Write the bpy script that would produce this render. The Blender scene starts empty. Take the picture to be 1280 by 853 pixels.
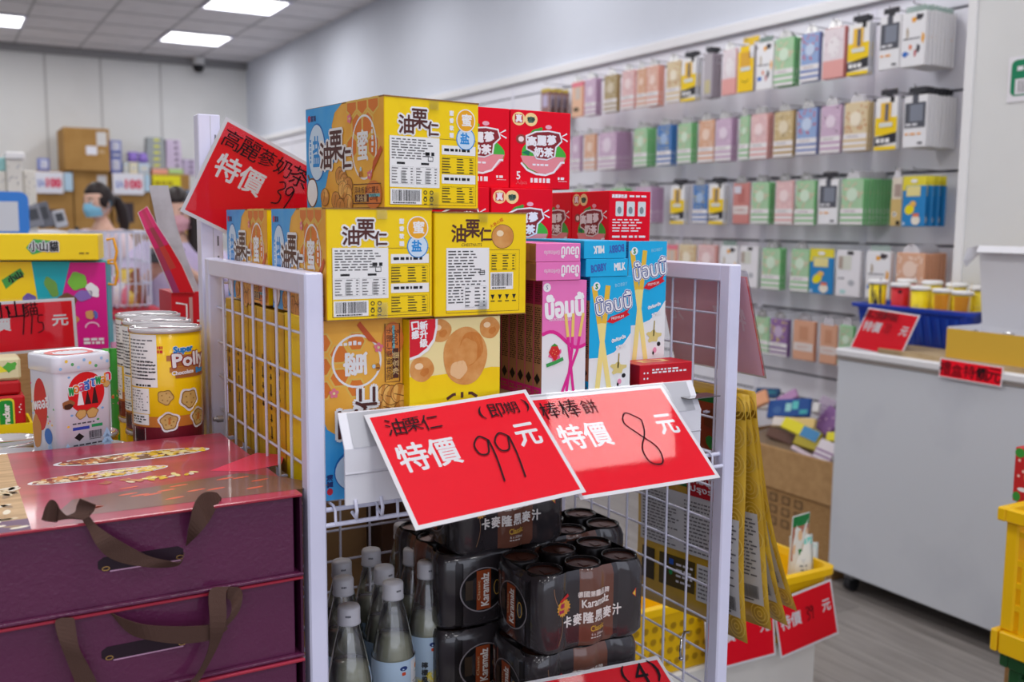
import bpy, math, random
from mathutils import Vector, Matrix
SC = bpy.context.scene
COL = SC.collection
R = math.radians

# ------------------------------------------------------------------ camera
CAMZ = 1.4
YAW, PITCH, ROLL = R(30.14), R(6.89), R(0.48)
fw = Vector((math.sin(YAW)*math.cos(PITCH), math.cos(YAW)*math.cos(PITCH), -math.sin(PITCH)))
rt0 = Vector((math.cos(YAW), -math.sin(YAW), 0)); up0 = rt0.cross(fw)
rt = rt0*math.cos(ROLL) + up0*math.sin(ROLL); up = -rt0*math.sin(ROLL) + up0*math.cos(ROLL)
cd = bpy.data.cameras.new('camera'); cam = bpy.data.objects.new('camera', cd); COL.objects.link(cam)
cam.matrix_world = Matrix(((rt.x, up.x, -fw.x, 0), (rt.y, up.y, -fw.y, 0), (rt.z, up.z, -fw.z, CAMZ), (0, 0, 0, 1)))
cd.sensor_width = 36; cd.lens = 36*1244/1280; cd.clip_start = 0.02; cd.clip_end = 100
cd.dof.use_dof = True; cd.dof.focus_distance = 1.36; cd.dof.aperture_fstop = 4.8
SC.camera = cam

def P(px, py, ax, val):
    """the point of the place seen at a photograph pixel, on the plane axis ax = val"""
    d = fw + rt*((px-640)/1244) - up*((py-426.5)/1244)
    o = Vector((0, 0, CAMZ)); t = (val-o[ax])/d[ax]
    return o + d*t

# ------------------------------------------------------------------ world, lamps, exposure
w = bpy.data.worlds.new('world'); SC.world = w; w.use_nodes = True
bg = w.node_tree.nodes['Background']; bg.inputs[0].default_value = (0.90, 0.93, 1.0, 1); bg.inputs[1].default_value = 0.4
CEIL = 3.38; XW = 3.6; YB = 13.06; XL = -6.0; YF = -4.5
def area(name, loc, rot, sx, sy, power, col=(1, 1, 1)):
    l = bpy.data.lights.new(name, 'AREA'); l.shape = 'RECTANGLE'; l.size = sx; l.size_y = sy; l.energy = power; l.color = col
    o = bpy.data.objects.new(name, l); COL.objects.link(o); o.location = loc; o.rotation_euler = rot
    return o
# daylight through the shop front behind the photographer
area('shopfront_daylight', (-0.6, YF+0.1, 1.75), (R(90), 0, 0), 7.0, 2.6, 75, (0.86, 0.92, 1.10))
TILE = 0.68
LIGHTS = [(x, y) for x in (2.63, 0.59, -1.45, -3.49) for y in (11.55, 9.50, 7.46, 5.42, 3.38, 0.67, -1.37, -3.41)]
LIGHTS[LIGHTS.index((2.63, 0.67))] = (2.34, 1.1)
for (x, y) in LIGHTS:
    area('ceiling_panel_light', (x, y, CEIL-0.035), (0, 0, 0), 0.6, 0.64, 25 if (0 < x < 1 and -1 < y < 3) else (8.5 if (x < 0 and y < 6) else 16 if 3 < y < 6 else 12), (1.0, 0.99, 0.985))
vs = SC.view_settings; vs.view_transform = 'Standard'; vs.look = 'None'; vs.gamma = 1.0; vs.use_curve_mapping = False
vs.exposure = 0.0
SC.cycles.use_denoising = True
SC.cycles.max_bounces = 8; SC.cycles.transparent_max_bounces = 24; SC.cycles.caustics_reflective = False; SC.cycles.caustics_refractive = False

# ------------------------------------------------------------------ materials
def lin(c):
    c = c/255.0
    return c/12.92 if c <= 0.04045 else ((c+0.055)/1.055)**2.4
MATS = {}
def M(name, rgb=None, rough=0.5, metal=0.0, coat=0.0, spec=0.3, noise=None, bump=None, emit=0.0, rgb2=None, scale=20, stretch=(1, 1, 1), wave=None):
    """procedural material; noise = amount of a second colour mixed in, bump = (scale, strength)"""
    if name in MATS: return name
    m = bpy.data.materials.new(name); m.use_nodes = True; nt = m.node_tree; b = nt.nodes['Principled BSDF']
    col = (lin(rgb[0]), lin(rgb[1]), lin(rgb[2]), 1)
    b.inputs['Base Color'].default_value = col
    b.inputs['Roughness'].default_value = rough; b.inputs['Metallic'].default_value = metal
    b.inputs['Coat Weight'].default_value = coat; b.inputs['Coat Roughness'].default_value = 0.08
    b.inputs['Specular IOR Level'].default_value = spec
    if emit:
        b.inputs['Emission Color'].default_value = col; b.inputs['Emission Strength'].default_value = emit
    if noise or bump:
        tc = nt.nodes.new('ShaderNodeTexCoord'); mp = nt.nodes.new('ShaderNodeMapping'); mp.inputs['Scale'].default_value = stretch
        nt.links.new(tc.outputs['Object'], mp.inputs[0])
    if noise:
        if wave:
            n = nt.nodes.new('ShaderNodeTexWave'); n.inputs['Scale'].default_value = scale; n.inputs['Distortion'].default_value = wave; n.inputs['Detail'].default_value = 3
            out = n.outputs['Fac']
        else:
            n = nt.nodes.new('ShaderNodeTexNoise'); n.inputs['Scale'].default_value = scale; n.inputs['Detail'].default_value = 4
            out = n.outputs['Fac']
        nt.links.new(mp.outputs[0], n.inputs['Vector'])
        rp = nt.nodes.new('ShaderNodeValToRGB'); rp.color_ramp.elements[0].position = 0.35; rp.color_ramp.elements[1].position = 0.35+0.3*noise
        c2 = rgb2 or tuple(x*0.8 for x in rgb)
        rp.color_ramp.elements[0].color = (lin(c2[0]), lin(c2[1]), lin(c2[2]), 1); rp.color_ramp.elements[1].color = col
        nt.links.new(out, rp.inputs[0]); nt.links.new(rp.outputs[0], b.inputs['Base Color'])
    if bump:
        n2 = nt.nodes.new('ShaderNodeTexNoise'); n2.inputs['Scale'].default_value = bump[0]; n2.inputs['Detail'].default_value = 3
        nt.links.new(mp.outputs[0], n2.inputs['Vector'])
        bp = nt.nodes.new('ShaderNodeBump'); bp.inputs['Strength'].default_value = bump[1]; bp.inputs['Distance'].default_value = 0.002
        nt.links.new(n2.outputs['Fac'], bp.inputs['Height']); nt.links.new(bp.outputs[0], b.inputs['Normal'])
    MATS[name] = m
    return name
def K(r, g, b, rough=0.42, coat=0.0):
    """printed ink of one colour"""
    n = 'ink_%d_%d_%d' % (r, g, b) + ('' if rough == 0.42 else '_r%d' % int(rough*100)) + ('_c' if coat else '')
    return M(n, (r, g, b), rough=rough, coat=coat)
def clear(name, tint=(255, 255, 255), gloss=0.12, rough=0.05, alpha=0.0, body=(255, 255, 255)):
    if name in MATS: return name
    m = bpy.data.materials.new(name); m.use_nodes = True; nt = m.node_tree; nt.nodes.clear()
    out = nt.nodes.new('ShaderNodeOutputMaterial'); tr = nt.nodes.new('ShaderNodeBsdfTransparent'); gl = nt.nodes.new('ShaderNodeBsdfGlossy')
    tr.inputs[0].default_value = (lin(tint[0]), lin(tint[1]), lin(tint[2]), 1); gl.inputs['Roughness'].default_value = rough
    fr = nt.nodes.new('ShaderNodeFresnel'); fr.inputs[0].default_value = 1.45
    ml = nt.nodes.new('ShaderNodeMath'); ml.operation = 'MULTIPLY'; ml.inputs[1].default_value = gloss/0.04; ml.use_clamp = True
    nt.links.new(fr.outputs[0], ml.inputs[0])
    mx = nt.nodes.new('ShaderNodeMixShader'); nt.links.new(ml.outputs[0], mx.inputs[0])
    base = tr
    if alpha > 0:
        df = nt.nodes.new('ShaderNodeBsdfDiffuse'); df.inputs[0].default_value = (lin(body[0]), lin(body[1]), lin(body[2]), 1)
        m2 = nt.nodes.new('ShaderNodeMixShader'); m2.inputs[0].default_value = alpha
        nt.links.new(tr.outputs[0], m2.inputs[1]); nt.links.new(df.outputs[0], m2.inputs[2]); base = m2
    nt.links.new(base.outputs[0], mx.inputs[1]); nt.links.new(gl.outputs[0], mx.inputs[2]); nt.links.new(mx.outputs[0], out.inputs[0])
    MATS[name] = m
    return name

WALL_R = M('wall_paint_daylight_tint', (212, 217, 229), rough=0.8, noise=0.6, rgb2=(208, 213, 225), scale=1.5)  # right wall: bluish cast of the daylight put into its colour
WALL = M('wall_paint', (228, 229, 229), rough=0.8, noise=0.6, rgb2=(223, 224, 224), scale=1.5)
WHITE_METAL = M('white_powder_coat', (224, 223, 246), rough=0.35, spec=0.5, noise=0.5, rgb2=(218, 217, 241), scale=9)
WIRE = M('white_wire', (222, 222, 242), rough=0.35)
KRAFT = M('kraft_card', (176, 138, 92), rough=0.85, noise=1.0, rgb2=(160, 122, 78), scale=40, stretch=(1, 1, 6))
WHITE = K(240, 239, 240); BLACK = K(28, 26, 28); GREY = K(120, 120, 122)
PAPER = K(236, 234, 240, 0.35)
CLEAR = clear('clear_sleeve', gloss=0.026, rough=0.03)

# ------------------------------------------------------------------ text outlines as mesh data
_TC = {}
def tmesh(s):
    if s in _TC: return _TC[s]
    c = bpy.data.curves.new('lettering', 'FONT'); c.body = s; c.size = 1; c.resolution_u = 2
    o = bpy.data.objects.new('lettering', c); COL.objects.link(o)
    me = bpy.data.meshes.new_from_object(o.evaluated_get(bpy.context.evaluated_depsgraph_get()))
    bpy.data.objects.remove(o); bpy.data.curves.remove(c)
    vs_ = [(v.co.x, v.co.y) for v in me.vertices]; fs = [tuple(p.vertices) for p in me.polygons]
    bpy.data.meshes.remove(me)
    if not vs_: vs_, fs = [(0, 0), (1, 0), (0, 1)], []
    par = list(range(len(vs_)))
    def find(i):
        while par[i] != i: par[i] = par[par[i]]; i = par[i]
        return i
    for f in fs:
        a = find(f[0])
        for j in f[1:]: par[find(j)] = a
    ids = {}; isl = [ids.setdefault(find(i), len(ids)) for i in range(len(vs_))]
    x0 = min(v[0] for v in vs_); x1 = max(v[0] for v in vs_); y0 = min(v[1] for v in vs_); y1 = max(v[1] for v in vs_)
    W, H = max(x1-x0, 1e-6), max(y1-y0, 1e-6)
    _TC[s] = ([((x-(x0+x1)/2)/W, (y-(y0+y1)/2)/H) for x, y in vs_], fs, isl, W/H)
    return _TC[s]

# ------------------------------------------------------------------ mesh builder
LAY = 0.00012
def plane_frame(o, u, v, lay=LAY):
    o, u, v = Vector(o), Vector(u).normalized(), Vector(v).normalized(); n = u.cross(v)
    return lambda a, b, k: o + u*a + v*b + n*(k*lay)
class MB:
    def __init__(s): s.v = []; s.f = []; s.m = []; s.sm = []
    def add(s, vs_, fs, mat, smooth=False):
        n = len(s.v); s.v += [tuple(p) for p in vs_]
        for i, f in enumerate(fs):
            s.f.append(tuple(n+j for j in f)); s.m.append(mat if isinstance(mat, str) else mat[i]); s.sm.append(smooth)
        return s
    def xform(s, mat, start=0):
        for i in range(start, len(s.v)): s.v[i] = tuple(mat @ Vector(s.v[i]))
        return s
    def box(s, x0, x1, y0, y1, z0, z1, mat, bev=0.0):
        """mat: one name or a dict over left right front back bottom top (default key '*')"""
        g = (lambda k: mat) if isinstance(mat, str) else (lambda k: mat.get(k, mat.get('*')))
        if bev <= 0:
            vs_ = [(x, y, z) for x in (x0, x1) for y in (y0, y1) for z in (z0, z1)]
            s.add(vs_, [(0, 1, 3, 2), (4, 6, 7, 5), (0, 4, 5, 1), (2, 3, 7, 6), (0, 2, 6, 4), (1, 5, 7, 3)], [g(k) for k in ('left', 'right', 'front', 'back', 'bottom', 'top')])
            return s
        X, Y, Z = (x0, x1), (y0, y1), (z0, z1); vs_ = []; idx = {}
        for i in (0, 1):
            for j in (0, 1):
                for k in (0, 1):
                    bx, by, bz = (bev if i == 0 else -bev), (bev if j == 0 else -bev), (bev if k == 0 else -bev)
                    for a, p in enumerate(((X[i], Y[j]+by, Z[k]+bz), (X[i]+bx, Y[j], Z[k]+bz), (X[i]+bx, Y[j]+by, Z[k]))):
                        idx[i, j, k, a] = len(vs_); vs_.append(p)
        q = lambda l: tuple(idx[t] for t in l); fs = []; ms = []
        for i in (0, 1): fs.append(q([(i, 0, 0, 0), (i, 1, 0, 0), (i, 1, 1, 0), (i, 0, 1, 0)])); ms.append(g('left' if i == 0 else 'right'))
        for j in (0, 1): fs.append(q([(0, j, 0, 1), (1, j, 0, 1), (1, j, 1, 1), (0, j, 1, 1)])); ms.append(g('front' if j == 0 else 'back'))
        for k in (0, 1): fs.append(q([(0, 0, k, 2), (1, 0, k, 2), (1, 1, k, 2), (0, 1, k, 2)])); ms.append(g('bottom' if k == 0 else 'top'))
        e = g('edge') or g('*') or g('front')
        for j in (0, 1):
            for k in (0, 1): fs.append(q([(0, j, k, 1), (1, j, k, 1), (1, j, k, 2), (0, j, k, 2)])); ms.append(e)
        for i in (0, 1):
            for k in (0, 1): fs.append(q([(i, 0, k, 0), (i, 1, k, 0), (i, 1, k, 2), (i, 0, k, 2)])); ms.append(e)
            for j in (0, 1): fs.append(q([(i, j, 0, 0), (i, j, 1, 0), (i, j, 1, 1), (i, j, 0, 1)])); ms.append(e)
            for j in (0, 1):
                for k in (0, 1): fs.append(q([(i, j, k, 0), (i, j, k, 1), (i, j, k, 2)])); ms.append(e)
        return s.add(vs_, fs, ms)
    def tube(s, pts, r, mat, n=8, closed=False, caps=True):
        pts = [Vector(p) for p in pts]; L = len(pts); rings = []; prev = None
        for i, p in enumerate(pts):
            a = pts[(i-1) % L] if (i > 0 or closed) else p; b = pts[(i+1) % L] if (i < L-1 or closed) else p
            t = (b-a).normalized()
            if prev is None:
                h = Vector((0, 0, 1)) if abs(t.z) < 0.9 else Vector((1, 0, 0)); u = t.cross(h).normalized()
            else:
                u = (prev - t*prev.dot(t)).normalized()
            prev = u; v = t.cross(u)
            rr = r[i] if isinstance(r, (list, tuple)) else r
            rings.append([p + (u*math.cos(2*math.pi*k/n) + v*math.sin(2*math.pi*k/n))*rr for k in range(n)])
        vs_ = [q for ring in rings for q in ring]; fs = []
        for i in range(L if closed else L-1):
            a, b = i*n, ((i+1) % L)*n
            fs += [(a+k, a+(k+1) % n, b+(k+1) % n, b+k) for k in range(n)]
        s.add(vs_, fs, mat, True)
        if caps and not closed: s.add(rings[0], [tuple(range(n))[::-1]], mat); s.add(rings[-1], [tuple(range(n))], mat)
        return s
    def lathe(s, prof, mat, n=32, c=(0, 0, 0), smooth=True, sx=1, sy=1):
        """prof: (r, z) or (r, z, mat) from bottom to top"""
        vs_ = []; fs = []; ms = []
        for q in prof: vs_ += [(c[0]+q[0]*sx*math.cos(2*math.pi*k/n), c[1]+q[0]*sy*math.sin(2*math.pi*k/n), c[2]+q[1]) for k in range(n)]
        for i in range(len(prof)-1):
            mm = prof[i][2] if len(prof[i]) > 2 else mat
            for k in range(n): fs.append((i*n+k, i*n+(k+1) % n, (i+1)*n+(k+1) % n, (i+1)*n+k)); ms.append(mm)
        return s.add(vs_, fs, ms, smooth)
    def prism(s, pts, z0, z1, mat, axis=2, smooth=False):
        """outline pts (a, b) extruded along an axis"""
        f = {2: lambda a, b, c: (a, b, c), 1: lambda a, b, c: (a, c, b), 0: lambda a, b, c: (c, a, b)}[axis]
        n = len(pts); s.add([f(a, b, z) for z in (z0, z1) for a, b in pts], [(i, (i+1) % n, n+(i+1) % n, n+i) for i in range(n)], mat, smooth)
        s.add([f(a, b, z0) for a, b in pts], [tuple(range(n))[::-1]], mat); s.add([f(a, b, z1) for a, b in pts], [tuple(range(n))], mat)
        return s
    def loft(s, rings, mat, caps=(True, True), smooth=False):
        n = len(rings[0]); vs_ = [q for r_ in rings for q in r_]; fs = []; ms = []
        for i in range(len(rings)-1):
            for k in range(n): fs.append((i*n+k, i*n+(k+1) % n, (i+1)*n+(k+1) % n, (i+1)*n+k)); ms.append(mat if isinstance(mat, str) else mat[i])
        s.add(vs_, fs, ms, smooth)
        if caps[0]: s.add(rings[0], [tuple(range(n))[::-1]], ms[0])
        if caps[1]: s.add(rings[-1], [tuple(range(n))], ms[-1])
        return s
    def rel(s, t):
        l = t.location; s.v = [(a-l.x, b-l.y, c-l.z) for a, b, c in s.v]; return s
    def ball(s, c, r, mat, n=14, m=9):
        rx, ry, rz = (r, r, r) if not hasattr(r, '__len__') else r
        vs_ = []; fs = []
        for i in range(m+1):
            t = math.pi*i/m
            vs_ += [(c[0]+rx*math.sin(t)*math.cos(2*math.pi*k/n), c[1]+ry*math.sin(t)*math.sin(2*math.pi*k/n), c[2]-rz*math.cos(t)) for k in range(n)]
        for i in range(m): fs += [(i*n+k, i*n+(k+1) % n, (i+1)*n+(k+1) % n, (i+1)*n+k) for k in range(n)]
        return s.add(vs_, fs, mat, True)
    def strip(s, A, B, mat, th=0.0006, smooth=True):
        """a ribbon between two edge lines"""
        A = [Vector(p) for p in A]; B = [Vector(p) for p in B]; n = len(A); vs_ = []
        for i in range(n):
            j = min(i+1, n-1); k = max(i-1, 0)
            nn = (A[j]-A[k]).cross(B[i]-A[i])
            nn = nn.normalized()*th if nn.length > 0 else Vector((0, 0, th))
            vs_ += [A[i]+nn, B[i]+nn, B[i]-nn, A[i]-nn]
        fs = []
        for i in range(n-1):
            for e in range(4): fs.append((i*4+e, i*4+(e+1) % 4, (i+1)*4+(e+1) % 4, (i+1)*4+e))
        fs += [(0, 1, 2, 3), (n*4-4, n*4-3, n*4-2, n*4-1)]
        return s.add(vs_, fs, mat, False)
    # ---- printing on a frame fr(a, b, layer)
    def rect(s, fr, x0, y0, x1, y1, mat, k=1, n=1):
        vs_ = [fr(x0+(x1-x0)*i/n, y, k) for i in range(n+1) for y in (y0, y1)]
        return s.add(vs_, [(2*i, 2*i+2, 2*i+3, 2*i+1) for i in range(n)], mat)
    def poly(s, fr, pts, mat, k=1): return s.add([fr(a, b, k) for a, b in pts], [tuple(range(len(pts)))], mat)
    def ell(s, fr, cx, cy, rx, ry, mat, k=1, n=28, rot=0.0, wob=0.0):
        c, q = math.cos(rot), math.sin(rot); pts = []
        for i in range(n):
            t = 2*math.pi*i/n; rr = 1+wob*math.sin(5*t+cx*900)+wob*0.6*math.sin(3*t+1); a, b = rx*rr*math.cos(t), ry*rr*math.sin(t)
            pts.append((cx+a*c-b*q, cy+a*q+b*c))
        return s.poly(fr, pts, mat, k)
    def ring(s, fr, cx, cy, rx, ry, wd, mat, k=1, n=32, t0=0.0, t1=2*math.pi):
        vs_ = []
        for i in range(n+1):
            t = t0+(t1-t0)*i/n
            vs_ += [fr(cx+(rx-wd)*math.cos(t), cy+(ry-wd)*math.sin(t), k), fr(cx+rx*math.cos(t), cy+ry*math.sin(t), k)]
        return s.add(vs_, [(2*i, 2*i+1, 2*i+3, 2*i+2) for i in range(n)], mat)
    def line(s, fr, pts, wd, mat, k=1):
        """a drawn stroke of width wd"""
        vs_ = []
        for i, (a, b) in enumerate(pts):
            p, q = pts[max(i-1, 0)], pts[min(i+1, len(pts)-1)]; dx, dy = q[0]-p[0], q[1]-p[1]; L = math.hypot(dx, dy) or 1
            ox, oy = -dy/L*wd/2, dx/L*wd/2
            vs_ += [fr(a+ox, b+oy, k), fr(a-ox, b-oy, k)]
        return s.add(vs_, [(2*i, 2*i+1, 2*i+3, 2*i+2) for i in range(len(pts)-1)], mat)
    def text(s, fr, t, cx, cy, wd, ht, mat, k=1, bold=0.0, rot=0.0, n=8, flip=1):
        """lettering fitted into wd x ht (wd or ht may be None)"""
        vs_, fs, isl, asp = tmesh(t)
        if wd is None: wd = ht*asp
        if ht is None: ht = wd/asp
        c, q = math.cos(rot), math.sin(rot)
        offs = [(0, 0)] + ([(bold*math.cos(2*math.pi*i/n), bold*math.sin(2*math.pi*i/n)) for i in range(n)] if bold else [])
        for oi, (ox, oy) in enumerate(offs):
            out = []
            for (x, y), il in zip(vs_, isl):
                a, b = x*wd*flip, y*ht
                out.append(fr(cx+a*c-b*q+ox, cy+a*q+b*c+oy, k+0.02*oi+0.25*(il % 17)/17))
            s.add(out, fs, mat)
        return s
    def hand(s, fr, t, x, y, size, mat, k=1, seed=1, slope=0.0, gap=1.0, bold=0.0, rot=0.0):
        """loose handwriting, one character at a time"""
        rn = random.Random(seed); i = 0
        for ch in t:
            if ch != ' ':
                j = size*(0.9+0.25*rn.random()); asp = tmesh(ch)[3]
                wd = j*min(max(asp, 0.35), 1.15)
                s.text(fr, ch, x+i*size*gap*math.cos(slope), y+i*size*gap*math.sin(slope)+size*0.08*(rn.random()-0.5), wd, j, mat, k, bold=bold, rot=rot+slope+0.12*(rn.random()-0.5), n=4)
            i += 1
        return s
    def digits(s, fr, t, x, y, size, wd, mat, k=1):
        """numbers written with a pen: one stroke each"""
        cr = lambda p: [tuple(0.5*((2*b)+(c-a)*f+(2*a-5*b+4*c-d)*f*f+(3*b-a-3*c+d)*f**3) for a, b, c, d in zip(p[max(i-1, 0)], p[i], p[i+1], p[min(i+2, len(p)-1)])) for i in range(len(p)-1) for f in (0, 0.2, 0.4, 0.6, 0.8)]+[p[-1]]
        D = {'9': [(0.52, 0.86), (0.3, 0.98), (0.06, 0.82), (0.1, 0.62), (0.34, 0.62), (0.5, 0.88), (0.48, 0.5), (0.36, 0.0)], '3': [(0.05, 0.9), (0.35, 1.0), (0.5, 0.8), (0.2, 0.55), (0.5, 0.42), (0.48, 0.12), (0.1, 0.0)], '8': [(0.5, 0.85), (0.2, 1.0), (0.0, 0.82), (0.2, 0.6), (0.5, 0.3), (0.4, 0.02), (0.1, 0.05), (0.08, 0.3), (0.4, 0.6), (0.52, 0.85)], '1': [(0.3, 1.0), (0.22, 0.5), (0.12, 0.0)],
             '5': [(0.5, 1.0), (0.16, 0.97), (0.12, 0.62), (0.42, 0.58), (0.45, 0.2), (0.05, 0.05)], '7': [(0.02, 0.92), (0.5, 0.95), (0.28, 0.4), (0.2, 0.0)], '0': [(0.3, 1.0), (0.06, 0.6), (0.15, 0.05), (0.42, 0.1), (0.5, 0.65), (0.3, 1.0)], '4': [(0.38, 1.0), (0.05, 0.35), (0.5, 0.4), (0.36, 0.6), (0.34, 0.0)], '/': [(0.3, 0.6), (0.2, 0.0)]}
        for i, ch in enumerate(t): s.line(fr, [(x+size*0.66*(a+i*0.6), y+size*b) for a, b in cr(D[ch])], wd, mat, k+0.1*i)
        return s
    def lines(s, fr, x0, y0, x1, y1, rows, mat, k=1, seed=1, fill=0.5, dash=0.02):
        """small print: rows of broken dashes"""
        rn = random.Random(seed); rh = (y1-y0)/rows
        for r_ in range(rows):
            x = x0; yb = y1-(r_+1)*rh+rh*(1-fill)/2; end = x0+(x1-x0)*(0.6+0.4*rn.random())
            while x < end:
                d = dash*(0.4+rn.random()); s.rect(fr, x, yb, min(x+d, x1), yb+rh*fill, mat, k); x += d+dash*0.3
        return s
    def barcode(s, fr, x0, y0, x1, y1, k=1, seed=3, bg=True):
        rn = random.Random(seed)
        if bg: s.rect(fr, x0, y0, x1, y1, WHITE, k)
        x = x0+(x1-x0)*0.06; e = x1-(x1-x0)*0.06; u = (x1-x0)/60
        while x < e:
            d = u*rn.choice((0.6, 1, 1, 2)); s.rect(fr, x, y0+(y1-y0)*0.2, min(x+d, e), y1-(y1-y0)*0.08, BLACK, k+1); x += d+u*rn.choice((0.8, 1, 1.6))
        s.lines(fr, x0+(x1-x0)*0.08, y0+(y1-y0)*0.02, e, y0+(y1-y0)*0.16, 1, BLACK, k+1, seed, 0.6, u*3)
        return s
    def mesh(s, name):
        me = bpy.data.meshes.new(name); me.from_pydata(s.v, [], s.f); names = []
        for n in s.m:
            if n not in names: names.append(n)
        for n in names: me.materials.append(MATS[n])
        ix = {n: i for i, n in enumerate(names)}
        me.polygons.foreach_set('material_index', [ix[n] for n in s.m]); me.polygons.foreach_set('use_smooth', s.sm)
        me.update(); return me
    def build(s, name, parent=None, label=None, cat=None, group=None, kind=None, loc=(0, 0, 0), rz=0.0, rot=None):
        o = bpy.data.objects.new(name, s.mesh(name)); COL.objects.link(o)
        return setup(o, parent, label, cat, group, kind, loc, rz, rot)
def setup(o, parent=None, label=None, cat=None, group=None, kind=None, loc=(0, 0, 0), rz=0.0, rot=None):
    o.location = loc; o.rotation_euler = rot or (0, 0, rz)
    if parent: o.parent = parent
    if label: o['label'] = label
    if cat: o['category'] = cat
    if group: o['group'] = group
    if kind: o['kind'] = kind
    return o
def thing(name, label, cat, loc=(0, 0, 0), rz=0.0, group=None, kind=None, rot=None):
    o = bpy.data.objects.new(name, None); COL.objects.link(o); o.empty_display_size = 0.05
    return setup(o, None, label, cat, group, kind, loc, rz, rot)
def dup(root, loc, rz=None, label=None, group=None, rot=None):
    r = root.copy(); COL.objects.link(r); r.location = loc
    if rz is not None: r.rotation_euler = (0, 0, rz)
    if rot is not None: r.rotation_euler = rot
    if label: r['label'] = label
    if group: r['group'] = group
    for ch in list(root.children):
        c = ch.copy(); COL.objects.link(c); c.parent = r
        for g in list(ch.children):
            d = g.copy(); COL.objects.link(d); d.parent = c
    return r
def box_frames(W, D, H):
    """front, left, right, top print frames of a box with its front-left-bottom corner at the origin"""
    return (plane_frame((0, 0, 0), (1, 0, 0), (0, 0, 1)), plane_frame((0, D, 0), (0, -1, 0), (0, 0, 1)),
            plane_frame((W, 0, 0), (0, 1, 0), (0, 0, 1)), plane_frame((0, 0, H), (1, 0, 0), (0, 1, 0)))

def rrect(x0, x1, y0, y1, r, z, n=4):
    """rounded rectangle ring at height z"""
    o = []
    for cx, cy, a in ((x1-r, y1-r, 0), (x0+r, y1-r, 90), (x0+r, y0+r, 180), (x1-r, y0+r, 270)):
        o += [(cx+r*math.cos(R(a+90*i/n)), cy+r*math.sin(R(a+90*i/n)), z) for i in range(n+1)]
    return o
RED = M('sign_red', (248, 16, 42), rough=0.55, spec=0.15); MARKER = M('marker_ink', (30, 22, 28), rough=0.6, spec=0.1)
def sign_board(t, o, u, v, W, H, draw, lay=LAY, th=0.0008, sleeve=True, border=0.0055, field=RED, back=PAPER, part='paper_sign'):
    """a printed card with its lower left corner at o, built as parts of thing t"""
    o, u, v = Vector(o), Vector(u).normalized(), Vector(v); v = (v-u*v.dot(u)).normalized(); n = u.cross(v); fr = plane_frame(o, u, v, lay)
    m = MB(); q = [(0, 0), (W, 0), (W, H), (0, H)]
    m.add([o+u*a+v*b-n*th*j for j in (0, 1) for a, b in q], [(0, 1, 2, 3), (4, 5, 6, 7), (0, 1, 5, 4), (1, 2, 6, 5), (2, 3, 7, 6), (3, 0, 4, 7)], [PAPER, back, PAPER, PAPER, PAPER, PAPER])
    m.rect(fr, border, border, W-border, H-border, field, 1); draw(m, fr, W, H); m.rel(t).build(part, t)
    if sleeve:
        s_ = MB(); e = 0.004; z = 9*lay+0.0006
        for zz in (z,):
            s_.add([o+u*a+v*b+n*zz for a, b in ((-e, -e), (W+e, -e), (W+e, H+e), (-e, H+e))], [(0, 1, 2, 3)], CLEAR)
        s_.rel(t).build('clear_sleeve', t, 'clear plastic sleeve')
def special(top=(), mid=(), seed=1, gap=0.85):
    """the shop's price card: printed white characters and handwriting"""
    def draw(m, fr, W, H):
        kk = 16 if (fr(0, 0, 1)-fr(0, 0, 0)).length < 0.0002 else 13   # written with a marker on the plastic sleeve
        m.text(fr, '特價', W*0.245, H*0.57, W*0.34, H*0.24, PAPER, 2, bold=W*0.0036)
        m.text(fr, '元', W*0.855, H*0.585, W*0.14, H*0.2, PAPER, 2, bold=W*0.004)
        for i, (s_, x, y, sz, *sl) in enumerate(top): m.hand(fr, s_, W*x, H*y, W*sz, MARKER, kk, seed+i, slope=sl[0] if sl else 0.0, gap=gap)
        for i, (s_, x, y, sz) in enumerate(mid): m.digits(fr, s_, W*x, H*y, W*sz, W*0.0095, MARKER, kk)
    return draw
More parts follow.
